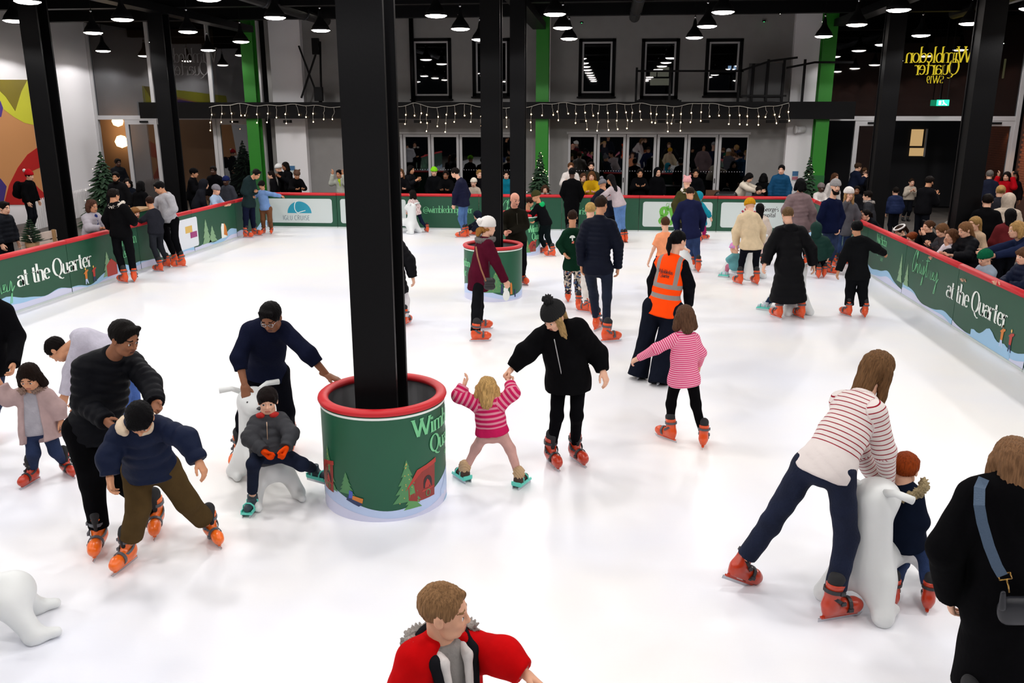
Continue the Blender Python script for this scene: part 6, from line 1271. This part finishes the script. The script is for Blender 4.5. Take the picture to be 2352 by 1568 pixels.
sp('girl in black padded coat leaning both arms on the red rail', 2216, 528, ('x', XR+.4), 262, '0d0e13', 'p', pose='rest', hair='longback', hairc='7a5638', hp=22, lean=16, fine=1)
sp('girl with long blonde hair and beige top behind the black padded coat', 2238, 514, ('x', XR+.95), 250, 'b59a80', 's', pose='down', hair='longback', hairc='9a7848')
sp('curly blond child in navy top with white spots reaching along the rail', 2334, 528, ('x', XR+.75), 275, '1b2440', 's', pose='reach', hair='curly', hairc='b08a56', lean=30)
sp('child in dark green bobble hat low behind the rail', 2262, 594, ('x', XR+.28), 262, '9aa8b8', 'p', pose='rest', hair=[], hat=('beanie', cloth('green_knit', '0f5a3c')), hp=20)
sp('toddler in navy padded coat holding the red rail', 2352, 588, ('x', XR+.3), 262, '121a30', 'p', hair='fringe', hairc='5a3c28')
sp('woman with long black hair seen from behind past the rail', 2320, 496, ('x', XR+1.6), 20, '5c1f22', 'j', pose='down', hair='longback', hairc='0b0a0c')
sp('person in beige padded jacket stooping beyond the rail', 2316, 462, ('x', XR+2.1), 30, 'b9a999', 'p', pose='down', hair=[], hat=('hood', puf('b9a999')['m']), lean=20)
sp('person in long black coat standing behind the blonde girl', 2268, 462, ('x', XR+1.5), 20, '09090b', 'j', pose='down', hair='short')
sp('blonde person with hair tied up beyond the beige jacket', 2298, 440, ('x', XR+2.6), 20, '24242a', 'j', pose='down', hair='bun', hairc='a8824e')
sp('bearded man in long black coat pushing a pushchair', 2135, 418, None, 60, '0e0e11', 'j', pose='phone', H=1.82, beard=True, hp=18, skc=SK2)
sp('boy in cream jumper facing the rink by the doorway', 2094, 419, None, 185, 'b3a89a', 's', pose='phone', H=1.32, hair='crop', hairc='2a1c14')
sp('boy with bare arms in navy waistcoat seen from behind', 2057, 440, None, 5, '1c2748', 'p', pose='down', H=1.36, hair='crop')
sp('grey haired man in navy jacket near the brick wall', 2273, 402, None, 20, '1c2030', 'j', pose='pocket', H=1.76, hair='short', hairc='6a6460')
sp('woman in bright red jacket by the brick wall', 2312, 405, None, 230, 'b3101c', 'j', pose='up', H=1.68, hair='bob', hairc='1a1412')
sp('person in dark top against the brick wall', 2330, 404, None, 200, '141013', 'j', pose='down', H=1.66, hair='bob', hairc='1a1412', skc=SK3)
sp('man in navy jacket with short hair beside the glass door', 1971, 384, None, 80, '141a2c', 'j', pose='phone', H=1.76, hairc='3a2a1e')
sp('boy with brown hair in black top beside the glass door', 1986, 392, None, 75, '0f1014', 'j', pose='down', H=1.6, hairc='4a3422', hair='crop')
sp('person in charcoal coat with fur edged hood at the corner', 1992, 450, ('x', XR+.75), 300, '2b2c31', 'p', pose='down', hair='short', fur=M_furg)
sp('person in white jumper and grey beanie beyond the corner barrier', 1886, 432, ('y', 25.1), 170, 'd6d0cc', 's', pose='rest', skc=SK4, hair=[], hat=('beanie', cloth('knit_taupe', '6f6664')))
sp('woman with brown hair behind the grey beanie', 1918, 408, ('y', 25.7), 160, 'c9c2be', 's', pose='down', hair='bob', hairc='4a3020')
sp('dark haired person behind the white beanie', 1968, 437, ('y', 25.0), 200, '17171b', 'j', pose='down', hair='short', skc=SK3)
# back barrier
sp('woman with long brown hair and black coat smiling at the back rail', 920, 398, ('y', 24.95), 172, '0d0d10', 'j', pose='rest', hair='long', hairc='5a3e28')
sp('dark haired person in black padded jacket turning away at the back rail', 944, 390, ('y', 25.4), 120, '0c0d12', 'p', pose='phone', hair='bob', hairc='0d0a0a', skc=SK2)
sp('child in lime green beanie behind the back rail', 997, 395, ('y', 25.6), 175, '0e0f12', 'j', pose='down', hair=[], hat=('beanie', cloth('lime', '7fd020')))
sp('man in black with face in shade behind the back rail', 1024, 402, ('y', 25.3), 185, '0a0a0c', 'j', pose='rest', skc=SK3)
sp('fair haired man in black jacket partly hidden by the column', 1101, 400, ('y', 25.3), 165, '0b0b0e', 'j', pose='down', hairc='8a6a3c')
sp('toddler in cream hat held at the back rail', 1088, 420, ('y', 25.2), 190, 'b8a898', 's', pose='down', hair=[], hat=('beanie', cloth('cream_knit', 'd8d0c0')))
sp('person in teal jacket between the two black columns', 1163, 402, ('y', 25.6), 180, '0f6f86', 'j', pose='down')
sp('curly haired child with fur hood grinning over the back rail', 1252, 435, ('y', 24.72), 180, '2a2420', 'j', pose='rest', hair='curly', hairc='3a281c', fur=M_furg, hp=15)
sp('man in white and orange jacket behind the black figure', 1311, 384, ('y', 25.5), 180, 'cfc8c4', 'j', pose='cross', hairc='5a3a24')
sp('smiling dark bearded man in khaki coat behind the back rail', 1358, 382, ('y', 25.6), 185, '26261e', 'j', pose='down', hairc='1a1210', beard=True)
sp('girl in mustard yellow coat leaning on the back rail', 1359, 404, ('y', 24.88), 190, 'b08a12', 'j', pose='rest', hair='bob', hairc='5a3a20', hp=15)
sp('brown haired child beside the mustard coat', 1340, 408, ('y', 25.2), 170, '5a4a2a', 'j', pose='rest', hair='longback', hairc='4a3020')
sp('broad man in black seated behind the folding table', 1470, 398, ('y', 26.2), 180, '08080a', 'j', pose='cross', skc=SK2)
sp('person in black hood behind the back rail by the gym sign', 1511, 396, ('y', 26.4), 170, '0a0a0d', 'j', pose='down', hair=[], hat=('hood', cloth('hood_blk3', '0a0a0d')))
sp('man in black jumper behind the pink eared hat', 1598, 398, ('y', 26.2), 190, '0a0b0e', 'j', pose='down', skc=SK2)
sp('woman in cream fleece bending to a toddler behind the back rail', 1721, 408, ('y', 25.3), 130, 'cfc4b4', 'j', pose='reach', hair='bob', hairc='0d0b0c', hp=35, lean=25)
sp('person in black seen from behind beside the cream fleece', 1754, 408, ('y', 25.9), 20, '09090b', 'j', pose='down', hair='bob', hairc='0a0a0c')
sp('toddler in dark coat between the cream fleece and the rail', 1743, 437, ('y', 24.85), 180, '1a1a20', 'p', pose='rest', hair='fringe')
sp('smiling man in bright blue padded jacket behind the back rail', 1795, 390, ('y', 25.1), 195, '13466a', 'p', pose='down', hair='short', hairc='0e0c0d', skc=SK1, hy=205)
sp('person in yellow and silver jacket with raised hands by the big column', 779, 400, ('y', 25.4), 200, 'b5b8ae', 'j', pose='up', hair='short', skc=SK2, scarf=cloth('yellow_scarf', 'b8d820'))
sp('person in black with brown bear eared hat at the back rail', 682, 402, ('y', 25.3), 150, '0a0a0c', 'j', pose='rest', hair=[], hat=('ears', cloth('brown_hat', '5a4438')), hp=25, lean=25, skc=SK2)
sp('dark haired person in black beside the white helmet', 655, 382, ('y', 26.1), 230, '0b0b0e', 'j', pose='phone', hair='bob', hairc='140f0e', skc=SK3)
sp('person wearing a white helmet in the left corner', 640, 386, ('y', 26.6), 260, '0b0b0e', 'j', pose='down', hair=[], hat=('helmet', mat('white_helmet', 'd8d8d8', .3)))
sp('person with long dark hair by the green column', 622, 402, ('y', 25.7), 250, '0c0c0f', 'j', pose='down', hair='longback', hairc='1a1210')
# left barrier
sp('man in santa hat and black coat with a rucksack before the mural', 68, 404, None, 95, '0a0a0c', 'j', pose='down', H=1.72, hair='short', hat=('santa', cloth('santa_red', 'b01420'), cloth('santa_pom', 'e0dcd8'), (.12, -.5, .5)))
sp('person in dark padded jacket sitting by the wooden benches', 10, 478, ('x', -11.6), 100, '12151c', 'p', pose='down', H=1.62)
sp('girl in silver padded jacket and blue scarf standing at the left barrier', 212, 474, ('x', XL-.42), 110, 'a5a0a8', 'p', pose='rest', hair='curly', hairc='4a3026', skc=SK2, scarf=cloth('blue_scarf', '22306a'), fine=1)
sp('bearded man in dark jacket facing the rink behind the black fur coat', 266, 407, None, 175, '141416', 'j', pose='down', H=1.8, hairc='100c0b', beard=True, skc=SK2)
sp('tall man in black padded jacket before the christmas tree', 271, 374, None, 130, '0e1016', 'p', pose='down', H=1.84, skc=SK4)
sp('person with dark curls in navy behind the boy in dark grey', 293, 421, None, 160, '10141c', 'j', pose='phone', H=1.54, hair='curly', hairc='120e0d')
sp('person in black with tied hair seen from behind', 324, 427, None, 20, '0a0a0c', 'j', pose='down', H=1.6, hair='bob', hairc='0b0a0b')
sp('small fair child looking over the left rail', 311, 489, ('x', XL-.3), 120, '3a4a3c', 'j', pose='rest', hair='fringe', hairc='8a6038')
sp('man in black cap and coat beside the dark doorway', 446, 398, None, 85, '0b0b0e', 'j', pose='phone', H=1.76, hair='short', hat=('cap', cloth('cap_black', '0c0c0e')), skc=SK2)
sp('man in black facing out of the dark doorway', 490, 392, None, 180, '0a0a0d', 'j', pose='down', H=1.78, skc=SK4)
sp('person in charcoal hood bending beside the toddler in pale blue', 470, 424, None, 60, '1a1b21', 'j', pose='down', H=1.55, hair=[], hat=('hood', cloth('hood_char', '1a1b21')), lean=22)
sp('child in dark blue beanie near the toddler in pale blue', 519, 416, None, 190, '3a3c44', 'j', pose='down', H=1.5, hair=[], hat=('beanie', cloth('navy_knit', '1a2350')), skc=SK4)
sp('toddler in grey beanie and pale blue top leaning over the left rail', 497, 437, ('x', XL-.25), 105, '9fb6d2', 's', pose='rest', hair=[], hat=('beanie', cloth('grey_knit2', '77757c')), hp=15)
# ================================================================ bags and clothing details
def strap(name, pts, w, m, parent, label=None):
    b = MB(); pts = [np.asarray(p, float) for p in pts]; v = []; n = len(pts)
    for i, p in enumerate(pts):
        t = unit(pts[min(i+1, n-1)]-pts[max(i-1, 0)]); o = unit(p-CAM); sd = unit(np.cross(t, o)); v += [p+sd*w/2, p-sd*w/2, p+sd*w/2+o*.004, p-sd*w/2+o*.004]
    f = []
    for i in range(n-1):
        a = 4*i; b_ = a+4; f += [(a, a+1, b_+1, b_), (a+3, a+2, b_+2, b_+3), (a+2, a, b_, b_+2), (a+1, a+3, b_+3, b_+1)]
    return obj(name, v, f, m, parent)
def bag47():
    q = R['wom47']['_']; D = D47-.22
    r = root('shoulder_bag', atd(2332, 1420, D), 'dark navy shoulder bag hanging on a blue woven strap', 'bag')
    V, Fc = surf([Prim(atd(2318, 1392, D), atd(2350, 1392, D), .055, N=FH, f=1.6, k=.03), Prim(atd(2318, 1412, D), atd(2350, 1412, D), .055, N=FH, f=1.6, k=.03)], .009); obj('pouch', V, Fc, mat('navy_leather', '15171f', .5), r, True)
    mblue = mat('blue_strap', '3d5168', .7, bump=.3, bscale=120); DD = D47
    strap('strap', [atd(2260, 1098, DD-.03), atd(2250, 1120, DD-.13), atd(2249, 1160, DD-.2), atd(2256, 1200, DD-.22), atd(2272, 1255, DD-.24), atd(2290, 1300, DD-.25), atd(2303, 1322, DD-.25)], .05, mblue, r)
    b = MB(); c = [atd(2292, 1318, D-.02), atd(2320, 1314, D-.02), atd(2324, 1328, D-.02), atd(2296, 1332, D-.02)]
    for i in range(4): b.tube([c[i], c[(i+1) % 4]], .0035, 6)
    b.tube([atd(2312, 1330, D-.02), atd(2316, 1345, D-.02), atd(2318, 1360, D-.02)], .004, 6); b.build('buckle', mat('brass', 'b08a4a', .3, metal=1), r, True)
    V, Fc = surf([Prim(atd(2304, 1362, D-.03), atd(2302, 1395, D-.03), .014, .02, N=FH, f=1.5, k=.01)], .006); obj('tassel', V, Fc, mat('navy_leather', '15171f', .5), r, True)
bag47()
def bag12():
    D = (onz(1103, 783)-CAM)@FH-.13
    r = root('small_handbag', atd(1125, 655, D), 'small black crossbody bag on a tan strap', 'bag')
    V, Fc = surf([Prim(atd(1119, 645, D), atd(1130, 645, D), .05, N=FH, f=1.5, k=.02), Prim(atd(1119, 658, D), atd(1130, 658, D), .05, N=FH, f=1.5, k=.02)], .012); obj('pouch', V, Fc, mat('black_leather', '0d0d0f', .45), r, True)
    strap('strap', [atd(1093, 566, D+.06), atd(1097, 590, D-.02), atd(1105, 618, D-.04), atd(1116, 646, D-.04)], .022, mat('tan_strap', '8a5c3c', .6), r); strap('strap', [atd(1123, 600, D+.02), atd(1126, 646, D-.02)], .012, mat('black_leather', '0d0d0f', .45), r)
bag12()
def prints():
    q = R['boy14']['_']; S, A, N, lat, s, sr = (q[k] for k in ('S', 'A', 'N', 'lat', 's', 'sr')); rt = q['rt']
    back = lambda x, y: S+A*(.2*s-y)+lat*x-N*((.142*sr+.022)/1.35+.012)
    if lat@RT < 0: lat = -lat
    obj('tree_print', [back(*p) for p in arc(0, .07, .05, .045, 0, 180, 8)+[(.01, .065), (.01, .02), (-.01, .02), (-.01, .065)]], [tuple(range(13))], M_wtext, rt)
    obj('leaf_print', [back(*p) for p in ((-.01, .0), (.03, .02), (.02, -.05), (-.02, -.06))], [(0, 1, 2, 3)], mat('print_coral', 'd9705c', .6), rt)
    q = R['wom11']['_']; S, A, N, lat, s, sr = (q[k] for k in ('S', 'A', 'N', 'lat', 's', 'sr'))
    f = lambda x, y: S+A*(.2*s-y)+lat*x-N*((.142*sr+.04)/1.35+.014)
    b, w = word('Wimbledon', lambda a, c: f(-.1+a, .05+c), .045, thick=.14, thin=.07, space=.86); b.build('lettering', M_pdark, q['rt']); b, w = word('Quarter', lambda a, c: f(-.075+a, .0+c), .045, thick=.14, thin=.07, space=.86); b.build('lettering', M_pdark, q['rt'])
    M_sc = mat('scrunchie', '9a9590', .8); hc, RH, hh = q['hc'], q['RH'], q['hh']; pts = [hc+RH@(np.array([.1*math.cos(a), -.52, .1+.1*math.sin(a)])*hh) for a in np.linspace(0, 6.2832, 12)]
    MB().tube(pts, .009, 6).build('hair_tie', M_sc, q['rt'], True)
prints()

def boy48_bits():
    q = R['boy48']['_']; S, A, N, lat, s, sr, rt = (q[k] for k in ('S', 'A', 'N', 'lat', 's', 'sr', 'rt'))
    for nm, m, w, o, r_ in (('collar', cloth('collar_black', '17171b'), .088, .0, .03), ('inner_collar', cloth('collar_white', 'cfcac8'), .055, .02, .024)):
        P_ = []
        for sg in (-1, 1):
            a = S-A*.06*s+lat*sg*w*1.25*sr-N*.02*sr; b = S-A*.01*s+lat*sg*w*1.2*sr+N*(.1+o)*sr; c = S+A*.2*s+lat*sg*w*.95*sr+N*(.165+o*.3)*sr
            P_ += [Prim(a, b, r_*sr, k=.02), Prim(b, c, r_*sr, r_*.8*sr, k=.02)]
        V, Fc = surf(P_, .009); obj(nm, V, Fc, m, rt, True)
boy48_bits()
def rucksack():
    o = [x for x in bpy.data.objects if x.get('label', '').startswith('man in santa hat')][0]; b = np.array(o.location); f = vec(95); r = np.cross(f, UP); c = b-f*.23+UP*1.22
    rk = root('rucksack', c, 'black rucksack on the back of the man in the santa hat', 'rucksack'); M3 = np.stack([r, f, UP], 1)
    V, Fc = surf([Ell(c, (.17, .13, .25), M=M3), Ell(c-f*.08-UP*.1, (.13, .1, .12), M=M3, k=.04)], .022); obj('pack', V, Fc, cloth('pack_black', '0c0c0f'), rk, True)
    for sg in (-1, 1): MB().tube([c+r*sg*.1+UP*.2+f*.08, c+r*sg*.12+UP*.22+f*.2, c+r*sg*.12+UP*.0+f*.36, c+r*sg*.1-UP*.18+f*.12], .018, 6).build('strap', cloth('pack_black', '0c0c0f'), rk, True)
rucksack()
def phone():
    p = onx(2146, 560, XR+.16); r = root('mobile_phone', p, 'black mobile phone held over the red rail by a girl', 'phone'); u_ = unit(RT*.8+UP*.4); v_ = unit(np.cross(FH, u_)); n_ = np.cross(u_, v_)
    for nm, k, m in (('case', 1.0, M_blackm), ('screen', .9, mat('dark_screen', '20242c', .15))):
        o_ = n_*(.0 if nm == 'case' else .0055)*(-1); pts = [p+o_+u_*a*.075*k+v_*b*.037*k+n_*c*(.005 if nm == 'case' else .001) for c in (-1, 1) for a, b in ((-1, -1), (1, -1), (1, 1), (-1, 1))]
        obj(nm, pts, [(3, 2, 1, 0), (4, 5, 6, 7), (0, 1, 5, 4), (1, 2, 6, 5), (2, 3, 7, 6), (3, 0, 4, 7)], m, r)
phone()
# ================================================================ icicle lights along the black beam
def icicles():
    Y = 27.84; r = root('icicle_lights', ony(1150, 245, Y), 'string of warm icicle fairy lights hanging along the black beam', 'string lights')
    prof = [(480, 246), (545, 238), (600, 243), (680, 240), (785, 247), (850, 238), (915, 245), (950, 237), (1005, 248), (1055, 238), (1110, 245), (1165, 247), (1200, 247), (1240, 240), (1285, 236), (1340, 240), (1480, 238), (1540, 245), (1614, 236), (1680, 244), (1740, 248), (1812, 238)]
    us = np.arange(480, 1813, 6); vs = np.interp(us, *zip(*prof))+1.5*np.sin(us*.11)
    mw = mat('white_cable', 'b9b4ac', .6); MB().tube([ony(u, v, Y) for u, v in zip(us, vs)], .009, 5).build('cable', mw, r, True)
    bm_ = MB().lathe([(0, .022), (.014, .012), (.018, 0), (.012, -.014), (0, -.02)], n=8).me('bulb', glow('fairy_glow', 'ffd6a0', 16), True); rg = np.random.RandomState(5)
    u = 486.0
    while u < 1812:
        v = np.interp(u, us, vs); n = rg.choice([1, 2, 2, 3]); L = (10, 24, 38, 54)[n]+rg.rand()*6; pts = []; x = u
        for k in range(7): pts.append(ony(x, v+L*k/6, Y-.01)); x += rg.randn()*1.3
        d = MB().tube(pts, .005, 4).build('drop', mw, r)
        for k in range(n):
            p = pts[min(6, int(round((k+1)*6/n)))]; b = link('bulb', bm_, d); b.location = Vector(p-wloc(d))+Vector((0, -.012, 0))
        u += 15+rg.rand()*9
icicles()
# ================================================================ christmas trees
def conifer(x, y, h, rad, label, lights, seed, pot=True):
    r = root('christmas_tree', (x, y, -.05), label, 'tree'); rg = np.random.RandomState(seed); b = MB(); MB().tube([(x, y, -.05), (x, y, h*.95)], [.05, .01], 8).build('trunk', mat('bark', '4a3626', .9), r)
    pts = []
    for lv in np.linspace(0, 1, 22):
        z = .25+(h-.3)*lv; R_ = rad*(1-lv)**.85+.03; n = int(7+16*(1-lv))
        for k in range(n):
            a = 6.283*(k+rg.rand()*.7)/n; L = R_*(.75+.35*rg.rand()); d = np.array([math.cos(a), math.sin(a), -.25-.2*rg.rand()]); p = np.array([x, y, z+rg.randn()*.02]); q = p+d*L; t = np.array([-math.sin(a), math.cos(a), 0]); w = .05+.07*L
            m = p+d*L*.55
            b.add([p, m+t*w, q, m-t*w, m+UP*w*.6, m-UP*w*.5], [(0, 1, 2), (0, 2, 3), (0, 4, 2), (0, 2, 5), (1, 4, 2), (3, 2, 4)]); pts.append(q)
    b.build('foliage', mat('fir', '1c3a22', .8, var=.35, vscale=8), r)
    bm_ = MB().lathe([(0, .012), (.01, 0), (0, -.012)], n=6).me('fairy_bulb', glow('fairy_glow2', 'ffe2ae', 10), True)
    for q in [pts[i] for i in rg.permutation(len(pts))[:lights]]:
        o = link('fairy_bulb', bm_, r); o.location = Vector(q-wloc(r))+Vector((0, -.02, .02))
    MB().lathe([(.0, .0), (.16, 0), (.2, .28), (.0, .28)], (x, y, -.05), 14).build('pot', mat('tree_pot', '3a3028', .8), r, True)
p = ony(236, 400, 24.0); conifer(p[0], 24.0, 2.15, .85, 'dark green fir tree with a few warm lights beside the glass entrance', 14, 1)
p = ony(1240, 400, 26.9); conifer(p[0], 26.9, 2.1, .6, 'slim fir tree with many white fairy lights beside the bright green column', 60, 2)
p = ony(1850, 400, 26.6); conifer(p[0]+.1, 26.6, 2.0, .5, 'fir tree half hidden behind the bright green column by the blue jacket', 10, 3)
# ================================================================ benches, planter box, fence, table by the left barrier
def benches():
    y0, y1 = onx(36, 545, -10.75)[1], onx(106, 545, -10.75)[1]
    r = root('wooden_planter_box', (-11.0, (y0+y1)/2, -.05), 'pale wooden planter box behind the left barrier', 'planter box')
    for k in range(5):
        z = -.05+.15*k; MB().box((-10.76, y0, z+.005), (-10.73, y1, z+.145)).build('plank', M_wood, r); MB().box((-11.35, y0+.0, z+.005), (-11.32, y1, z+.145)).build('plank', M_wood, r)
        MB().box((-11.32, y0, z+.005), (-10.76, y0+.03, z+.145)).build('plank', M_wood, r); MB().box((-11.32, y1-.03, z+.005), (-10.76, y1, z+.145)).build('plank', M_wood, r)
    MB().box((-11.33, y0+.02, .66), (-10.75, y1-.02, .7)).build('lid', M_wood, r)
    q = onx(72, 505, -11.0); t = root('potted_conifer', (-11.05, q[1], .7), 'small potted conifer on the wooden planter box', 'plant'); b = MB(); rg = np.random.RandomState(9)
    for lv in np.linspace(0, 1, 10):
        for k in range(10): a = 6.28*(k+rg.rand())/10; L = .2*(1-lv)+.05; p0 = np.array([-11.05, q[1], .84+.42*lv]); d = np.array([math.cos(a), math.sin(a), .25]); tt = np.array([-math.sin(a), math.cos(a), 0]); m = p0+d*L*.5; b.add([p0, m+tt*.035, p0+d*L, m-tt*.035, m+UP*.03], [(0, 1, 2), (0, 2, 3), (0, 4, 2)])
    b.build('foliage', mat('fir', '1c3a22', .8), t); MB().lathe([(0, 0), (.1, 0), (.13, .15), (0, .15)], (-11.05, q[1], .7), 12).build('pot', M_wood, t, True)
    for k, (ya, yb, xx, lab) in enumerate(((y0-1.5, y0-.1, -10.9, 'pale wooden bench before the planter box'), (y1+.1, y1+1.2, -11.0, 'pale wooden bench past the planter box by the black column'))):
        s_ = root('wooden_bench', (xx, (ya+yb)/2, -.05), lab, 'bench')
        for j in range(3): MB().box((xx-.3+j*.21, ya, .42), (xx-.3+j*.21+.19, yb, .46)).build('slat', M_wood2, s_)
        for j in range(2): MB().box((xx-.38, ya, .6+j*.18), (xx-.35, yb, .75+j*.18)).build('back_slat', M_wood2, s_)
        for yy in (ya+.1, yb-.15): MB().box((xx-.3, yy, -.05), (xx+.3, yy+.06, .42)).build('leg', M_wood, s_); MB().box((xx-.36, yy, .4), (xx-.3, yy+.06, .95)).build('back_post', M_wood, s_)
    A_ = onz(72, 490, .45)[:2]; B_ = onz(250, 446, .45)[:2]; f = root('picket_fence', (*((A_+B_)/2), -.05), 'low white picket fence behind the left column', 'fence'); n = 46; dx = (B_-A_)/n; u_ = unit(dx); nn = np.array([-u_[1], u_[0]])
    for i in range(n):
        c = A_+dx*(i+.5); w = np.linalg.norm(dx)*.36; hh_ = .82; v = []
        for o in (0, .02):
            for sx, z in ((-w, -.05), (w, -.05), (w, hh_-.08), (0, hh_), (-w, hh_-.08)): pt_ = c+u_*sx+nn*o; v.append((*pt_, z))
        obj('picket', v, [(0, 1, 2, 3, 4), (9, 8, 7, 6, 5)]+[(k, 5+k, 5+(k+1) % 5, (k+1) % 5) for k in range(5)], M_whitew, f)
    for z in (.2, .55): MB().bar((*(A_+nn*.035), z), (*(B_+nn*.035), z), .03, .07).build('rail', M_whitew, f)
    q = onz(436, 440, 1.0); t = root('high_table', (q[0], q[1], -.05), 'pale wooden high table beside the dark doorway', 'table')
    MB().box((q[0]-.5, q[1]-.3, .96), (q[0]+.5, q[1]+.3, 1.0)).build('tabletop', M_wood, t)
    for sx in (-.42, .36):
        for sy in (-.26, .2): MB().box((q[0]+sx, q[1]+sy, -.05), (q[0]+sx+.06, q[1]+sy+.06, .96)).build('leg', M_wood, t)
    MB().box((q[0]-.4, q[1]-.03, .25), (q[0]+.4, q[1]+.03, .31)).build('foot_rail', M_wood, t)
    g = root('green_counter', (-11.2, 20.3, -.05), 'green fronted counter with a wooden top behind the boy in dark grey', 'counter'); a = onx(300, 478, -11.3); c = onx(352, 474, -11.3)
    MB().box((-11.35, a[1], -.05), (-11.3, c[1], .95)).build('front_panel', M_barrier, g); MB().box((-11.7, a[1], .95), (-11.25, c[1], 1.0)).build('counter_top', M_wood, g); MB().box((-11.7, a[1], -.05), (-11.66, c[1], .95)).build('back_panel', M_barrier, g)
benches()
def signs():
    M_blue = mat('blue_sign', '3f6f9c', .5)
    for u, v, lab in ((672, 391, 'small blue notice on the white wall by the bear eared hat'), (1826, 404, 'small blue and pink notice beside the bright green column')):
        p = ony(u, v, 28.74); r = root('notice_sign', p, lab, 'sign'); MB().box((p[0]-.1, 28.725, p[2]-.14), (p[0]+.1, 28.748, p[2]+.16)).build('board', M_sign, r); MB().box((p[0]-.09, 28.72, p[2]), (p[0]+.09, 28.726, p[2]+.15)).build('printed_panel', M_blue, r)
        if u > 1000: MB().box((p[0]-.09, 28.72, p[2]-.12), (p[0]+.09, 28.726, p[2]-.02)).build('printed_panel', mat('pink_sign', 'b06a78', .5), r)
signs()
# ================================================================ pushchair, chair, bags behind the boards
def pushchair():
    q = atd(2168, 505, 18.2); x, y = q[0]+.15, q[1]; r = root('pushchair', (x, y, -.05), 'pushchair with a pale grey hood pushed by the bearded man', 'pushchair'); g = cloth('pram_grey', '6f6a64')
    V, Fc = surf([Ell((x+.1, y, .82), (.3, .26, .26), cuts=((np.array([x+.22, y, .8]), unit((.8, 0, -.6))),)), Ell((x+.14, y, .8), (.26, .22, .22), sub=True)], .02); obj('hood', V, Fc, g, r, True)
    V, Fc = surf([Prim((x, y-.12, .5), (x, y+.12, .5), .16, k=.05), Prim((x+.25, y-.12, .45), (x+.25, y+.12, .45), .1, k=.05)], .02); obj('seat', V, Fc, cloth('pram_dark', '17171b'), r, True)
    b = MB()
    for s_ in (-.22, .22): b.tube([(x-.5, y+s_, 1.02), (x-.1, y+s_, .6), (x+.4, y+s_, .1)], .014, 8); b.tube([(x-.1, y+s_, .6), (x-.35, y+s_, .08)], .014, 8)
    b.tube([(x-.5, y-.22, 1.02), (x-.5, y+.22, 1.02)], .016, 8); b.build('frame', M_black, r, True)
    for dx in (-.35, .4):
        for s_ in (-.25, .25): MB().tube([(x+dx, y+s_-.02, .07), (x+dx, y+s_+.02, .07)], .12, 16).build('wheel', M_blackm, r, True)
pushchair()
def back_bits():
    p = ony(1640, 436, 25.6); r = root('folding_chair', (p[0], 25.6, -.05), 'brown folding chair behind the back barrier', 'chair'); m = mat('brown_chair', '5a3a24', .6); x = p[0]
    MB().box((x-.2, 25.5, .42), (x+.2, 25.9, .45)).build('seat', m, r); MB().box((x-.2, 25.9, .75), (x+.2, 25.93, 1.05)).build('backrest', m, r)
    for sx in (-.2, .17): MB().bar((x+sx, 25.52, -.05), (x+sx, 25.93, .9), .03).build('leg', m, r); MB().bar((x+sx, 25.9, -.05), (x+sx, 25.5, .45), .03).build('leg', m, r)
    p = ony(1668, 436, 25.2); r = root('black_bag', (p[0], 25.2, -.05), 'shiny black holdall bag just behind the back barrier', 'bag'); x = p[0]
    t = root('side_table', (x, 25.2, -.05), 'black side table under the holdall behind the back barrier', 'table'); MB().box((x-.4, 25.0, .78), (x+.4, 25.4, .82)).build('tabletop', M_black, t)
    for sx in (-.36, .33):
        for sy in (25.03, 25.34): MB().box((x+sx, sy, -.05), (x+sx+.03, sy+.03, .78)).build('leg', M_black, t)
    r.location[2] = .82
    V, Fc = surf([Prim((x-.2, 25.2, .95), (x+.2, 25.2, .95), .13, N=(0, 0, 1), f=1.0, k=.03, cuts=((np.array([0, 0, .82]), np.array([0, 0, -1.])),))], .02); obj('bag_body', V, Fc, mat('black_vinyl', '101013', .3), r, True); MB().tube([(x-.12, 25.2, 1.06), (x-.08, 25.2, 1.16), (x+.08, 25.2, 1.16), (x+.12, 25.2, 1.06)], .012, 6).build('handle', M_blackm, r, True)
    for u, lab in ((1550, 'black trestle table with a pale cloth behind the gym sign'), (1000, 'black trestle table behind the lime green beanie')):
        p = ony(u, 436, 27.0); x = p[0]; t = root('trestle_table', (x, 27.0, -.05), lab, 'table'); MB().box((x-.8, 26.7, .7), (x+.8, 27.3, .74)).build('tabletop', M_black, t)
        for sx in (-.7, .66):
            for sy in (26.75, 27.2): MB().box((x+sx, sy, -.05), (x+sx+.04, sy+.04, .7)).build('leg', M_black, t)
back_bits()
print('\n'.join(WARN))
